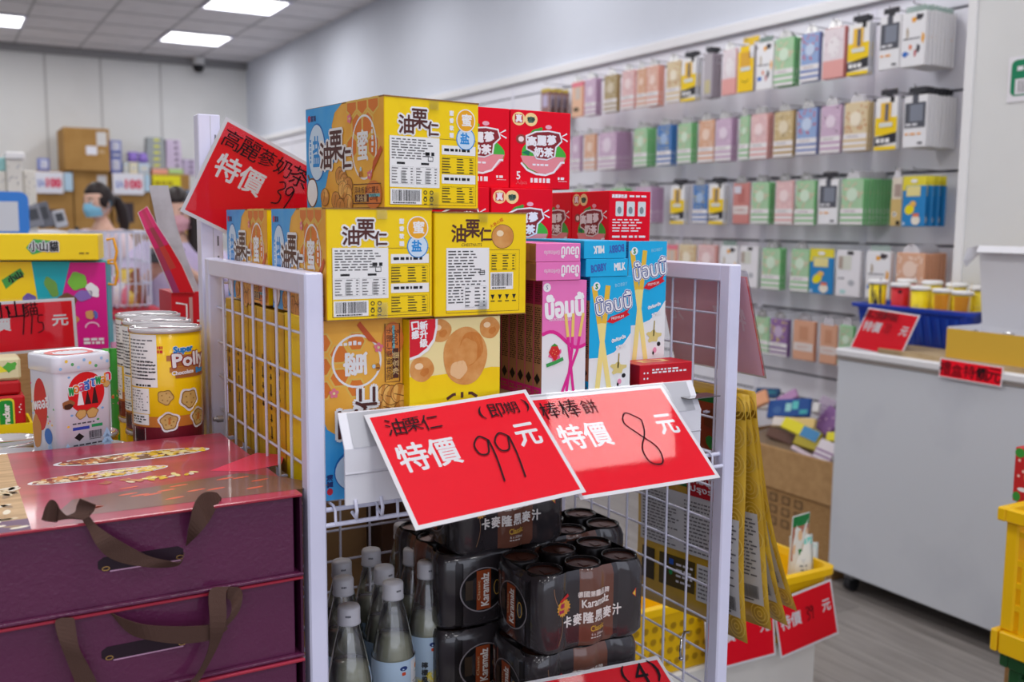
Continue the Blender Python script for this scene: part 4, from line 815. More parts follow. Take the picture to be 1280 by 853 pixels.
def art(m, fr, L, H):
    """picture side: blue salt part on the left, orange honey part on the right"""
    m.rect(fr, 0, 0, L, H, CORG, 1)
    for i in range(4):
        for j in range(3): # honeycomb
            x, y = L*(0.62+0.13*i+0.065*(j % 2)), H*(0.97-0.2*j); r_ = H*0.115
            if y > H*0.5 and x+r_ < L:
                pts = [(x+r_*math.cos(R(60*q+30)), min(y+r_*math.sin(R(60*q+30)), H-0.0005)) for q in range(6)]
                m.poly(fr, pts, K(224, 122, 40), 2); m.line(fr, pts+[pts[0]], H*0.022, K(230, 190, 90), 2.5)
    m.poly(fr, [(0, 0), (0, H), (L*0.5, H), (L*0.4, H*0.92), (L*0.36, H*0.8), (L*0.39, H*0.68), (L*0.44, H*0.58), (L*0.4, H*0.46), (L*0.31, H*0.36), (L*0.27, H*0.22), (L*0.2, H*0.12), (L*0.21, 0)], CBLU, 3)
    m.ell(fr, L*0.155, H*0.56, L*0.125, H*0.29, K(30, 110, 190), 4); m.ell(fr, L*0.15, H*0.56, L*0.115, H*0.275, PALB, 4.5)
    m.text(fr, '盐', L*0.15, H*0.57, L*0.1, H*0.3, BLC, 5, bold=L*0.0035); m.lines(fr, L*0.055, H*0.45, L*0.075, H*0.7, 6, BLC, 5, 3, 0.7, 0.004)
    m.ring(fr, L*0.77, H*0.56, L*0.15, H*0.3, L*0.012, WHITE, 4); m.text(fr, '蜜', L*0.755, H*0.58, L*0.125, H*0.28, WHITE, 6, bold=L*0.0042)
    m.lines(fr, L*0.86, H*0.5, L*0.885, H*0.78, 5, WHITE, 5, 4, 0.7, 0.006)
    nuts(m, fr, L*0.42, H*0.16, L*0.34, H*0.42, 6, 5, 10)
    m.ell(fr, L*0.08, H*0.16, L*0.08, H*0.15, NUTD, 6); m.ell(fr, L*0.08, H*0.16, L*0.07, H*0.135, WHITE, 6.5, wob=0.03)
    m.line(fr, [(L*0.02, H*0.34), (L*0.06, H*0.26)], H*0.03, NUTD, 6)
    logo(m, fr, L*0.42, H*0.56, L*0.42, 10)
    m.ell(fr, L*0.05, H*0.9, L*0.02, H*0.035, K(210, 40, 60), 5); m.text(fr, '富鴻', L*0.11, H*0.9, L*0.07, None, K(40, 60, 120), 5, bold=0.0004)
    m.rect(fr, L*0.66, H*0.055, L*0.83, H*0.125, BRN, 12); m.text(fr, '净含量', L*0.745, H*0.09, L*0.13, None, K(240, 210, 150), 13); m.text(fr, '200g', L*0.89, H*0.09, L*0.09, None, BRN, 12); m.text(fr, '调味板栗仁罐头', L*0.8, H*0.165, L*0.3, None, BRN, 12)
    m.line(fr, [(L*0.64, H*0.04), (L*0.97, H*0.04), (L*0.97, H*0.22), (L*0.64, H*0.22), (L*0.64, H*0.04)], L*0.005, BRN, 11)
    m.ell(fr, L*0.88, H*0.12, L*0.1, H*0.13, K(226, 130, 60), 10); m.rect(fr, L*0.8, H*0.1, L*0.96, H*0.13, K(110, 190, 200), 10.5)
    for x, y in ((L*0.6, H*0.84), (L*0.84, H*0.3)):
        for q in range(5): m.ell(fr, x+L*0.018*math.cos(q*1.257), y+L*0.018*math.sin(q*1.257), L*0.011, L*0.011, K(232, 120, 140), 12, 8)
        m.ell(fr, x, y, L*0.008, L*0.008, K(240, 220, 160), 12.5, 8)
    m.ell(fr, L*0.73, H*0.31, L*0.022, H*0.03, K(200, 130, 30), 12, 10); m.line(fr, [(L*0.725, H*0.29), (L*0.725, H*0.33)], L*0.007, BRN, 12.3); m.ell(fr, L*0.735, H*0.36, L*0.012, H*0.022, K(190, 220, 240), 12.2, 8)
    m.poly(fr, [(L*0.86, H*0.3), (L*0.99, H*0.52), (L*0.97, H*0.56), (L*0.88, H*0.42)], K(206, 90, 40), 9)
def table(m, fr, x0, y0, x1, y1, k, seed, ink=BLACK):
    rn = random.Random(seed); rows = 6; rh = (y1-y0)/rows
    for i in range(rows):
        y = y0+i*rh
        for a, b in ((0, 0.28), (0.45, 0.72), (0.85, 0.97)): m.rect(fr, x0+(x1-x0)*a, y+rh*0.25, x0+(x1-x0)*(a+(b-a)*(0.6+0.4*rn.random())), y+rh*0.62, ink, k)
    m.line(fr, [(x0, y0), (x1, y0), (x1, y1), (x0, y1), (x0, y0)], (x1-x0)*0.008, ink, k)
def info(m, fr, W, H):
    logo(m, fr, W*0.36, H*0.785, W*0.42)
    for i, ch in enumerate('甜香软糯'): m.text(fr, ch, W*0.7, H*(0.89-0.068*i), W*0.042, None, WHITE, 3, bold=W*0.003)
    m.ell(fr, W*0.855, H*0.66, W*0.104, H*0.108, BLC, 3); m.ell(fr, W*0.855, H*0.66, W*0.094, H*0.098, PALB, 3.5); m.text(fr, '盐', W*0.845, H*0.665, W*0.095, H*0.1, BLC, 4, bold=W*0.0035)
    m.ell(fr, W*0.855, H*0.83, W*0.104, H*0.108, WHITE, 5); m.ell(fr, W*0.855, H*0.83, W*0.094, H*0.098, ORC, 5.5); m.text(fr, '蜜', W*0.865, H*0.835, W*0.105, H*0.11, WHITE, 6, bold=W*0.0035)
    m.line(fr, [(W*0.05, H*0.03), (W*0.97, H*0.03), (W*0.97, H*0.645), (W*0.05, H*0.645), (W*0.05, H*0.03)], W*0.005, NUTD, 1)
    m.rect(fr, W*0.055, H*0.19, W*0.57, H*0.65, INFO, 2); m.lines(fr, W*0.075, H*0.44, W*0.5, H*0.635, 8, K(90, 88, 88), 3, 4, 0.42, 0.008); m.lines(fr, W*0.42, H*0.48, W*0.54, H*0.52, 1, BLACK, 3, 9, 0.8, 0.008)
    for i in (0, 1):
        x = W*(0.075+0.25*i); m.lines(fr, x+W*0.05, H*0.395, x+W*0.16, H*0.42, 1, BLACK, 3, 5, 0.8, 0.01); table(m, fr, x, H*0.22, x+W*0.225, H*0.375, 3, i+2, K(110, 108, 108)); m.rect(fr, x+W*0.09, H*0.225, x+W*0.14, H*0.34, K(190, 190, 190), 2.5)
    m.line(fr, [(W*0.45, H*0.435), (W*0.5, H*0.435), (W*0.5, H*0.475), (W*0.45, H*0.475), (W*0.45, H*0.435)], W*0.008, BLACK, 3)
    m.barcode(fr, W*0.06, H*0.035, W*0.38, H*0.175, 2, 5)
    for i in range(2):
        for j in range(2): m.ring(fr, W*(0.42+0.065*i), H*(0.145-0.065*j), W*0.02, W*0.02, W*0.008, BLACK, 2, 10); m.rect(fr, W*(0.405+0.065*i), H*(0.1-0.065*j), W*(0.435+0.065*i), H*(0.108-0.065*j), BLACK, 2)
    for y in (0.505, 0.235): m.rect(fr, W*0.595, H*y, W*0.965, H*(y+0.085), INFO, 2); m.lines(fr, W*0.62, H*(y+0.028), W*0.9, H*(y+0.06), 1, BLACK, 3, 6, 0.8, 0.006)
    for y in (0.33, 0.055): table(m, fr, W*0.6, H*y, W*0.95, H*(y+0.15), 2, int(y*100)); 
def chest_front(m, fr, W, H):
    m.text(fr, '油', W*0.25, H*0.8, W*0.15, H*0.165, BRN, 2, bold=W*0.0045); m.text(fr, '栗', W*0.4, H*0.845, W*0.15, H*0.17, BRN, 2, bold=W*0.0045); m.text(fr, '仁', W*0.54, H*0.79, W*0.13, H*0.13, BRN, 2, bold=W*0.0045)
    m.text(fr, 'CHESTNUTS', W*0.39, H*0.69, W*0.22, None, BRN, 2); m.ell(fr, W*0.73, H*0.77, W*0.125, W*0.118, NUTD, 2, wob=0.01); m.ell(fr, W*0.73, H*0.77, W*0.12, W*0.113, NUTL, 3, wob=0.01); m.ell(fr, W*0.7, H*0.8, W*0.04, W*0.03, K(246, 220, 180), 4, 12)
    m.text(fr, '大香の糯', W*0.66, H*0.9, W*0.16, None, K(214, 60, 30), 2, rot=0.5)
    m.line(fr, [(W*0.12, H*0.035), (W*0.92, H*0.035), (W*0.92, H*0.64), (W*0.12, H*0.64), (W*0.12, H*0.035)], W*0.005, NUTD, 1)
    m.rect(fr, W*0.12, H*0.06, W*0.58, H*0.66, INFO, 2); m.lines(fr, W*0.14, H*0.12, W*0.54, H*0.64, 18, K(80, 78, 78), 3, 8, 0.42, 0.008); m.rect(fr, W*0.3, H*0.08, W*0.56, H*0.3, INFO, 4); table(m, fr, W*0.32, H*0.085, W*0.55, H*0.29, 5, 3, K(90, 90, 90)); m.line(fr, [(W*0.48, H*0.4), (W*0.53, H*0.4), (W*0.53, H*0.44), (W*0.48, H*0.44), (W*0.48, H*0.4)], W*0.008, BLACK, 5)
    table(m, fr, W*0.61, H*0.44, W*0.88, H*0.6, 2, 7); m.barcode(fr, W*0.595, H*0.25, W*0.85, H*0.42, 2, 8)
    for i in range(4): m.poly(fr, [(W*(0.6+0.08*i), H*0.2), (W*(0.645+0.08*i), H*0.2), (W*(0.622+0.08*i), H*0.15)], BLACK, 2); m.rect(fr, W*(0.6+0.08*i), H*0.13, W*(0.645+0.08*i), H*0.14, BLACK, 2)
KEDGE = M('kraft_edge', (150, 112, 66), rough=0.85)
def carton_mesh(W, D, H, front, left):
    m = MB().box(0, W, 0, D, 0, H, {'*': CYEL, 'left': CORG if left else CYEL, 'top': KRAFT, 'bottom': KRAFT, 'edge': CYEL}, 0.0012)
    e = 0.0009 # raw board edges at top and bottom
    m.box(-e*0.2, W+e*0.2, -e*0.6, D+e*0.3, H-0.0012, H+0.0006, KEDGE); m.box(-e*0.2, W+e*0.2, -e*0.4, D+e*0.3, -0.0004, 0.0008, KEDGE)
    F, L, Rr, T = box_frames(W, D, H); front(m, F, W, H)
    m.rect(F, W*0.46, H-0.012, W*0.56, H-0.001, clear('tape', gloss=0.06, alpha=0.0), 12); m.rect(F, W*0.46, 0.001, W*0.56, 0.02, 'tape', 12)
    if left: art(m, L, D, H)
    return m
CW_, CD_, CH_ = 0.137, 0.214, 0.1325
ca = carton_mesh(CW_, CD_, CH_, info, True).build('snack_carton', None, 'yellow chestnut carton with white info table, left one in the lower row', 'carton', 'yellow chestnut cartons', loc=(0.3975, 1.119, 1.2805))
cb_ = dup(ca, (0.3965, 1.352, 1.2805)); cb_['label'] = 'yellow carton behind the left info carton, only its blue and orange side showing'
ct = dup(ca, (0.4725, 1.122, 1.4145), R(6.5)); ct['label'] = 'topmost yellow chestnut carton with blue and orange side, turned slightly'
cc_ = carton_mesh(0.132, CD_, 0.1305, chest_front, False).build('snack_carton', None, 'yellow carton with a round chestnut picture and white table, right of the info carton', 'carton', 'yellow chestnut cartons', loc=(0.537, 1.117, 1.2795))
# standing honey carton and chestnut carton on the shelf
HW, HH = 0.1085, 0.2215
m = MB().box(0, HW, 0, 0.135, 0, HH, {'*': CYEL, 'front': CORG}, 0.001); art(m, lambda a, b, k: Vector((HW-b, -k*LAY, a)), HH, HW)
m.build('snack_carton', None, 'orange and blue carton standing on end on the upper shelf, left side', 'carton', 'cartons on the upper shelf', loc=(0.3945, 1.14, S1))
def chest_pic(m, fr, W, H):
    m.rect(fr, 0, 0, W, H, K(240, 224, 160), 1); m.poly(fr, [(0, 0), (W, 0), (W, H*0.695), (W*0.9, H*0.7), (W*0.7, H*0.685), (W*0.45, H*0.68), (W*0.2, H*0.672), (0, H*0.675)], CYEL, 2)
    for x, y, r_ in ((0.13, 0.715, 0.13), (0.33, 0.965, 0.12), (0.88, 0.965, 0.115)):
        cx, cy = min(max(W*x, W*r_), W*(1-r_)), min(H*y, H-W*r_); m.ell(fr, cx, cy, W*r_, W*r_*0.95, NUTL, 3, wob=0.02); m.ell(fr, cx-W*0.03, cy+W*0.03, W*r_*0.35, W*r_*0.25, K(244, 214, 170), 3.3, 12); m.ell(fr, cx+W*0.03, cy-W*0.03, W*r_*0.4, W*r_*0.3, 'chestnut_deep', 3.2, 12, 0.5, 0.08)
    cx, cy, rx, ry = W*0.605, H*0.775, W*0.245, H*0.17
    m.ell(fr, cx, cy, rx, ry, NUTL, 4, 44, 0.0, 0.012); m.ell(fr, cx+rx*0.25, cy+ry*0.25, rx*0.55, ry*0.6, 'chestnut_deep', 4.4, 26, -0.3, 0.04); m.ell(fr, cx+rx*0.1, cy+ry*0.1, rx*0.45, ry*0.5, NUTL, 4.8, 26, -0.2, 0.06); m.ell(fr, cx-rx*0.3, cy-ry*0.45, rx*0.4, ry*0.3, K(234, 192, 140), 4.9, 20, 0.5, 0.06)
    for i in range(7):
        t0 = -0.75+i*0.25; m.line(fr, [(cx+rx*(t0*math.sqrt(max(1-q*q, 0))*0.9+0.08*(1-q*q)), cy+ry*q*0.9) for q in (-0.3, -0.1, 0.2, 0.5, 0.75)], W*0.0025, K(214, 146, 78), 5.5)
    m.poly(fr, [(0, H), (W*0.3, H), (W*0.3, H*0.95), (W*0.27, H*0.875), (W*0.2, H*0.82), (W*0.1, H*0.785), (0, H*0.77)], WHITE, 5); m.poly(fr, [(0, H), (W*0.275, H), (W*0.275, H*0.95), (W*0.25, H*0.885), (W*0.18, H*0.835), (W*0.09, H*0.8), (0, H*0.785)], K(214, 24, 44), 6)
    for i, ch in enumerate('口感'): m.text(fr, ch, W*0.06, H*(0.965-0.05*i), W*0.075, None, WHITE, 7, bold=W*0.004, rot=0.1)
    for i, ch in enumerate('新升级'): m.text(fr, ch, W*0.15, H*(0.965-0.05*i), W*0.08, None, WHITE, 7, bold=W*0.004, rot=0.1)
    for pts in ([(0.57, 0.53), (0.57, 0.565)], [(0.4, 0.53), (0.47, 0.553), (0.5, 0.555)], [(0.64, 0.555), (0.68, 0.553), (0.74, 0.53)]): m.line(fr, [(W*a, H*b) for a, b in pts], W*0.03, BRN, 4)
m = MB().box(0, 0.1285, 0, 0.2, 0, 0.2205, CYEL, 0.001); chest_pic(m, box_frames(0.1285, 0.2, 0.2205)[0], 0.1285, 0.2205)
m.build('snack_carton', None, 'cream and yellow carton with one large chestnut picture on the upper shelf', 'carton', 'cartons on the upper shelf', loc=(0.504, 1.121, S1))
# slim yellow boxes along the left grid
YS = M('slim_box_yellow', (226, 180, 34), rough=0.5, noise=1, rgb2=(206, 158, 22), scale=10, stretch=(1, 8, 0.6))
def slim(i, D):
    m = MB().box(0, 0.1, 0, D, 0, 0.2185, YS, 0.0015); fr = box_frames(0.1, D, 0.2)[1]; rn = random.Random(i)
    fv = lambda a, b, k: fr(D*(0.5+0.12*((i*7) % 3-1))-b, a, k) # print running up the side
    if i == 4: m.rect(fr, D*0.3, 0.002, D*0.36, 0.15, K(40, 90, 170), 1)
    x = 0.03+0.05*rn.random()
    while x < 0.15: d = 0.008+0.012*rn.random(); m.rect(fv, x, -0.003, x+d, 0.004*(1-0.5*rn.random()), K(90, 66, 20), 1); m.rect(fv, x+0.002, -0.005, x+0.004, 0.006, K(90, 66, 20), 1); x += d+0.006
    m.rect(fr, D*0.9, 0.002, D, 0.217, K(196, 148, 20), 1)
    return m
NM = ('first', 'second', 'third', 'fourth', 'fifth', 'sixth', 'seventh', 'eighth')
for i in range(7):
    slim(i, 0.0425).build('slim_carton', None, 'slim yellow box behind the left grid, %s from the front post' % NM[i], 'box', 'slim yellow boxes behind the left grid', loc=(0.3965, 1.284+i*0.0436, S1))
# ---------------- biscuit stick boxes
KR2 = K(176, 128, 92); PNK = K(238, 122, 190); MAG = K(226, 40, 146); BLU2 = K(24, 176, 230)
def stick_side(m, fr, D, H, col):
    m.rect(fr, 0, 0, D, H, KR2, 1); m.rect(fr, 0, H*0.8, D, H, K(150, 40, 84), 2) if col == 'pink' else m.rect(fr, 0, H*0.8, D, H, K(20, 120, 180), 2)
    m.rect(fr, 0, 0, D, H*0.1, MAG if col == 'pink' else BLU2, 2); m.rect(fr, 0, 0, D*0.07, H, MAG if col == 'pink' else BLU2, 3)
    m.lines(fr, D*0.15, H*0.3, D*0.92, H*0.78, 26, K(60, 40, 34), 2, 4, 0.45, 0.006); m.lines(fr, D*0.2, H*0.82, D*0.9, H*0.97, 8, K(60, 20, 34), 3, 5, 0.4, 0.006); m.poly(fr, [(D*0.5, H*0.12), (D*0.85, H*0.17), (D*0.5, H*0.22), (D*0.15, H*0.17)], BLACK, 3); m.lines(fr, D*0.15, H*0.03, D*0.9, H*0.08, 2, KR2, 3, 3, 0.5, 0.006)
def stick_pink(m, fr, W, H):
    m.rect(fr, 0, 0, W, H, K(236, 234, 236), 1); pts = [(W*i/12, H*(0.545-0.1*(i/12)+0.045*math.sin(i/12*6.3))) for i in range(13)]
    m.poly(fr, [(0, H), (0, pts[0][1])]+pts+[(W, H)], PNK, 2); m.line(fr, [(a, b+0.001) for a, b in pts], H*0.03, MAG, 3)
    m.ell(fr, W*0.1, H*0.945, W*0.085, W*0.085, WHITE, 3, 16); m.text(fr, 'S', W*0.1, H*0.945, None, W*0.08, K(40, 60, 130), 4)
    m.text(fr, 'บ๊อบบี้', W*0.5, H*0.79, W*0.86, H*0.19, K(246, 244, 246), 5, bold=W*0.022, rot=0.06, n=10); m.text(fr, 'รสสตรอเบอร์รี่', W*0.4, H*0.68, W*0.5, None, WHITE, 4)
    for x0, x1, x2 in ((0.52, 0.62, 0.74), (0.7, 0.68, 0.55), (0.93, 0.8, 0.42)):
        for wd, a, b, mt in ((0.05, 0.0, 1.0, MAG),): m.line(fr, [(W*x2, 0.001), (W*x1, H*0.4), (W*x0, H*0.72)], W*0.06, MAG, 6)
        dx, dy = (x0-x1)*W, H*0.32; m.line(fr, [(W*x0-dx*0.62, H*0.72-dy*0.62), (W*x0, H*0.72)], W*0.065, K(240, 206, 110), 7)
    m.ell(fr, W*0.3, H*0.37, W*0.13, H*0.055, K(236, 90, 150), 5, 18, 0.4, 0.25); m.poly(fr, [(W*0.15, H*0.4), (W*0.22, H*0.455), (W*0.34, H*0.46), (W*0.41, H*0.4), (W*0.3, H*0.32)], K(214, 40, 40), 6); m.poly(fr, [(W*0.2, H*0.45), (W*0.28, H*0.475), (W*0.36, H*0.45)], K(70, 150, 50), 7); m.line(fr, [(W*0.1, H*0.29), (W*0.28, H*0.31), (W*0.48, H*0.34)], W*0.07, K(60, 160, 80), 7)
    for q in range(6): m.ell(fr, W*(0.2+0.03*q), H*(0.37+0.012*((q*2) % 5)), W*0.008, W*0.008, K(250, 220, 140), 8, 6)
def stick_blue(m, fr, W, H):
    m.rect(fr, 0, 0, W, H, K(236, 238, 238), 1); m.poly(fr, [(0, H), (0, H*0.3), (W*0.3, H*0.3), (W*0.6, H*0.34), (W*0.85, H*0.42), (W, H*0.5), (W, H)], BLU2, 2); m.line(fr, [(0, H*0.295), (W*0.3, H*0.295), (W*0.6, H*0.335), (W*0.85, H*0.415), (W, H*0.495)], H*0.012, WHITE, 3)
    m.ell(fr, W*0.15, H*0.92, W*0.085, W*0.085, WHITE, 5, 16); m.text(fr, 'S', W*0.15, H*0.92, None, W*0.1, K(40, 140, 80), 6, bold=0.0005); m.text(fr, 'BOBBY', W*0.74, H*0.93, W*0.3, None, K(150, 214, 238), 4, rot=0.12)
    for x0, x1 in ((0.09, 0.5), (0.42, 0.2)): m.line(fr, [(W*x1, 0.001), (W*x0, H*0.92)], W*0.115, K(246, 226, 140), 4 if x0 < 0.2 else 5); m.line(fr, [(W*(x0+(x1-x0)*0.35), H*0.6), (W*x0, H*0.925)], W*0.12, K(236, 190, 60), 4.5 if x0 < 0.2 else 5.5)
    for bo, mt, kk in ((W*0.035, WHITE, 7), (W*0.0, K(20, 60, 150), 10)): m.text(fr, 'บ๊อบบี้', W*0.56, H*0.775, W*0.86, H*0.15, mt if bo == 0 else WHITE, kk, bold=bo if bo else W*0.02, rot=0.16, n=10)
    m.text(fr, 'บ๊อบบี้', W*0.56, H*0.775, W*0.86, H*0.15, WHITE, 12, bold=W*0.004, rot=0.16)
    m.poly(fr, [(W*0.4, H*0.61), (W*0.5, H*0.655), (W*0.8, H*0.69), (W*0.95, H*0.72), (W*0.9, H*0.685), (W*0.96, H*0.665), (W*0.8, H*0.635), (W*0.55, H*0.595)], K(214, 20, 40), 8); m.text(fr, 'PREMIUM', W*0.66, H*0.645, W*0.3, None, WHITE, 9, rot=0.14)
    m.text(fr, 'ปังกัดหนึ่ง', W*0.7, H*0.46, W*0.34, None, WHITE, 6, rot=0.25, bold=0.0004); m.text(fr, 'รสนม', W*0.76, H*0.39, W*0.24, None, WHITE, 6, rot=0.25, bold=0.0004)
    m.ell(fr, W*0.7, H*0.2, W*0.17, H*0.05, K(222, 206, 130), 5, 18, 0, 0.25); m.line(fr, [(W*0.7, H*0.2), (W*0.72, H*0.33)], W*0.03, K(170, 150, 70), 5)
    m.ell(fr, W*0.78, H*0.09, W*0.11, H*0.05, K(240, 238, 240), 6, 16, 0, 0.12); m.ell(fr, W*0.74, H*0.08, W*0.05, H*0.025, K(236, 150, 180), 7, 12); m.ell(fr, W*0.84, H*0.13, W*0.05, H*0.02, BLACK, 7, 10, 0.4); m.ell(fr, W*0.7, H*0.055, W*0.025, H*0.016, BLACK, 7, 8)
def stick_box(col, lab, loc, lying=False, H=0.1605):
    W, D = 0.0705, 0.0216
    base = PNK if col == 'pink' else BLU2
    if not lying:
        m = MB().box(0, W, 0, D, 0, H, {'*': base, 'edge': base}, 0.0005); F, L, Rr, T = box_frames(W, D, H)
        (stick_pink if col == 'pink' else stick_blue)(m, F, W, H); stick_side(m, L, D, H, col)
    else:
        D2 = 0.0243; m = MB().box(0, W, 0, H, 0, D2, {'*': base, 'edge': base}, 0.0005); F, L, Rr, T = box_frames(W, H, D2)
        if col == 'pink':
            m.text(F, 'บ๊อบบี้', W*0.76, D2*0.5, W*0.4, D2*0.62, WHITE, 2, rot=math.pi, bold=0.0005); m.text(F, 'บิสกิตแท่ง', W*0.35, D2*0.48, W*0.34, D2*0.26, WHITE, 2, rot=math.pi)
            m.rect(L, 0.004, D2*0.0, H, D2, KR2, 1); m.lines(L, H*0.3, D2*0.1, H*0.86, D2*0.9, 5, K(60, 40, 34), 2, 3, 0.4, 0.008); m.rect(L, H*0.9, D2*0.1, H*0.99, D2*0.9, K(150, 108, 80), 2)
        elif lying == 1: m.text(F, 'BOBBY', W*0.3, D2*0.5, W*0.36, D2*0.42, K(60, 90, 180), 2, rot=0.12, bold=0.0003); m.text(F, 'MILK', W*0.8, D2*0.55, W*0.26, D2*0.4, WHITE, 2, bold=0.0005, rot=0.06)
        else: m.text(F, 'BOBBY', W*0.76, D2*0.55, W*0.36, D2*0.42, K(60, 90, 180), 2, rot=math.pi+0.1, bold=0.0003); m.text(F, 'MILK', W*0.34, D2*0.5, W*0.24, D2*0.4, WHITE, 2, rot=math.pi+0.06, bold=0.0005)
    return m.build('biscuit_box', None, lab, 'box', '%s biscuit stick boxes' % col, loc=loc)
zpk = 1.321-0.1605
p1 = stick_box('pink', 'pink biscuit stick box standing at the front with strawberry picture', (0.697, 1.121, zpk))
for i in range(1, 5):
    o = dup(p1, (0.697, 1.121+i*0.0222, zpk)); o['label'] = 'pink biscuit box behind the strawberry front box, %s in the file, brown side showing' % NM[i]
stick_box('pink', 'lower of two pink boxes lying flat on the standing pink ones', (0.6855, 1.119, 1.3217), 1); stick_box('pink', 'upper of two pink boxes lying flat above the strawberry box', (0.685, 1.119, 1.3464), 2)
stick_box('blue', 'front blue biscuit stick box standing beside the pink strawberry box', (0.7735, 1.121, 1.3245-0.1605)); o = stick_box('blue', 'blue biscuit box hidden behind the front blue one', (0.7735, 1.1445, 1.3245-0.1605))
stick_box('blue', 'lower of two blue boxes lying flat, milk print upright', (0.7655, 1.12, 1.3250), 1); stick_box('blue', 'upper of two blue boxes lying flat, print upside down', (0.762, 1.12, 1.3497), 2)
q = P(786, 302, 1, 1.175); z0 = P(800, 449, 1, 1.175).z
stick_box('blue', 'tallest standing blue biscuit box, rightmost behind the small red box', (q.x, 1.175, z0-0.002), H=q.z-z0+0.002)
# low tray the sticks stand on
MB().box(0.64, 0.962, 1.1225, 1.262, S1, zpk-0.0005, {'*': KRAFT}, 0.001).build('cardboard_tray', None, 'low cardboard tray under the biscuit boxes, behind the price signs', 'tray')
MB().box(q.x+0.002, q.x+0.068, 1.172, 1.262, zpk, z0-0.0025, {'*': KRAFT}, 0.001).build('cardboard_riser', None, 'small cardboard riser under the rightmost standing blue box', 'riser')
# small red box lying on the tray
m = MB().box(0, 0.096, 0, 0.05, 0, 0.036, M('box_red', (196, 16, 34), rough=0.35), 0.0008); F, L, Rr, T = box_frames(0.096, 0.05, 0.036); m.lines(F, 0.022, 0.022, 0.085, 0.03, 2, PAPER, 1, 4, 0.6, 0.008); [m.ell(F, 0.008+0.006*(i % 2), 0.016+0.008*(i//2), 0.0015, 0.0015, PAPER, 1, 8) for i in range(4)]; m.rect(T, 0.02, 0.02, 0.07, 0.04, K(226, 190, 120), 1); m.ell(T, 0.045, 0.03, 0.018, 0.006, K(180, 30, 40), 2, 14)
m.build('tea_box', None, 'small flat red box lying at the foot of the blue biscuit boxes', 'box', loc=(0.862, 1.121, zpk+0.0005))
# ---------------- red milk tea boxes
TR = M('tea_red', (228, 2, 36), rough=0.5, spec=0.15)
def tea_art(m, fr, W, H):
    m.ell(fr, W*0.13, H*0.885, W*0.105, H*0.085, K(246, 214, 150), 2); m.rect(fr, W*0.065, H*0.835, W*0.195, H*0.94, K(196, 30, 40), 3); m.text(fr, '真', W*0.13, H*0.89, W*0.1, None, PAPER, 4, bold=0.0005)
    m.ell(fr, W*0.33, H*0.885, W*0.105, H*0.085, K(246, 214, 150), 2.5); m.ell(fr, W*0.33, H*0.88, W*0.06, H*0.04, K(90, 120, 100), 3, wob=0.1); m.text(fr, '奶茶', W*0.33, H*0.89, W*0.12, None, K(40, 70, 60), 4, bold=0.0003)
    m.ell(fr, W*0.54, H*0.42, W*0.37, H*0.22, K(70, 176, 60), 2, 30, 0, 0.03); m.ell(fr, W*0.4, H*0.7, W*0.14, H*0.06, K(70, 160, 60), 2.2, 16, 0.6, 0.1); m.poly(fr, [(W*0.18, H*0.46), (W*0.32, H*0.5), (W*0.3, H*0.42)], K(20, 120, 90), 3); m.ell(fr, W*0.17, H*0.63, W*0.085, H*0.06, K(150, 60, 54), 2.6); m.ell(fr, W*0.17, H*0.63, W*0.045, H*0.035, K(240, 220, 220), 2.8)
    m.poly(fr, [(W*0.16, H*0.42), (W*0.92, H*0.42), (W*0.86, H*0.32), (W*0.78, H*0.25), (W*0.6, H*0.2), (W*0.48, H*0.2), (W*0.3, H*0.26), (W*0.2, H*0.34)], K(230, 140, 150), 4); m.line(fr, [(W*0.17, H*0.33), (W*0.27, H*0.24), (W*0.42, H*0.19), (W*0.58, H*0.18), (W*0.72, H*0.22), (W*0.84, H*0.35), (W*0.9, H*0.35)], W*0.03, PAPER, 5); m.lines(fr, W*0.36, H*0.29, W*0.7, H*0.33, 1, PAPER, 5, 3, 0.6, 0.006)
    for bo, mt, kk in ((W*0.03, PAPER, 6), (W*0.022, K(136, 34, 44), 9)):
        m.poly(fr, [(W*0.25, H*0.5), (W*0.24, H*0.68), (W*0.4, H*0.74), (W*0.62, H*0.76), (W*0.82, H*0.74), (W*0.86, H*0.62), (W*0.76, H*0.54), (W*0.74, H*0.42), (W*0.6, H*0.37), (W*0.42, H*0.38), (W*0.36, H*0.46)] if mt == PAPER else [(W*0.27, H*0.515), (W*0.265, H*0.665), (W*0.42, H*0.725), (W*0.62, H*0.74), (W*0.8, H*0.72), (W*0.835, H*0.63), (W*0.735, H*0.55), (W*0.715, H*0.43), (W*0.6, H*0.39), (W*0.43, H*0.4), (W*0.385, H*0.475)], mt, kk)
    for i, ch in enumerate('高麗蔘'): m.text(fr, ch, W*(0.34+0.165*i), H*(0.61+0.012*i), W*0.15, H*0.12, PAPER, 11, bold=W*0.008)
    for i, ch in enumerate('奶茶'): m.text(fr, ch, W*(0.46+0.165*i), H*0.475, W*0.15, H*0.115, PAPER, 11, bold=W*0.008)
    m.ell(fr, W*0.62, H*0.8, W*0.055, H*0.028, K(240, 170, 190), 7, 12); m.line(fr, [(W*0.94, H*0.73), (W*0.83, H*0.68), (W*0.95, H*0.63)], W*0.022, PAPER, 3)
    m.text(fr, '5', W*0.13, H*0.165, None, H*0.1, PAPER, 3, bold=0.0003); m.text(fr, '入/pcs', W*0.18, H*0.075, W*0.18, None, K(220, 110, 120), 3); m.lines(fr, W*0.33, H*0.075, W*0.72, H*0.14, 1, PAPER, 3, 4, 0.9, 0.008); m.lines(fr, W*0.79, H*0.12, W*0.95, H*0.16, 1, PAPER, 3, 7, 0.8, 0.006); m.rect(fr, W*0.8, H*0.1, W*0.95, H*0.105, PAPER, 3)
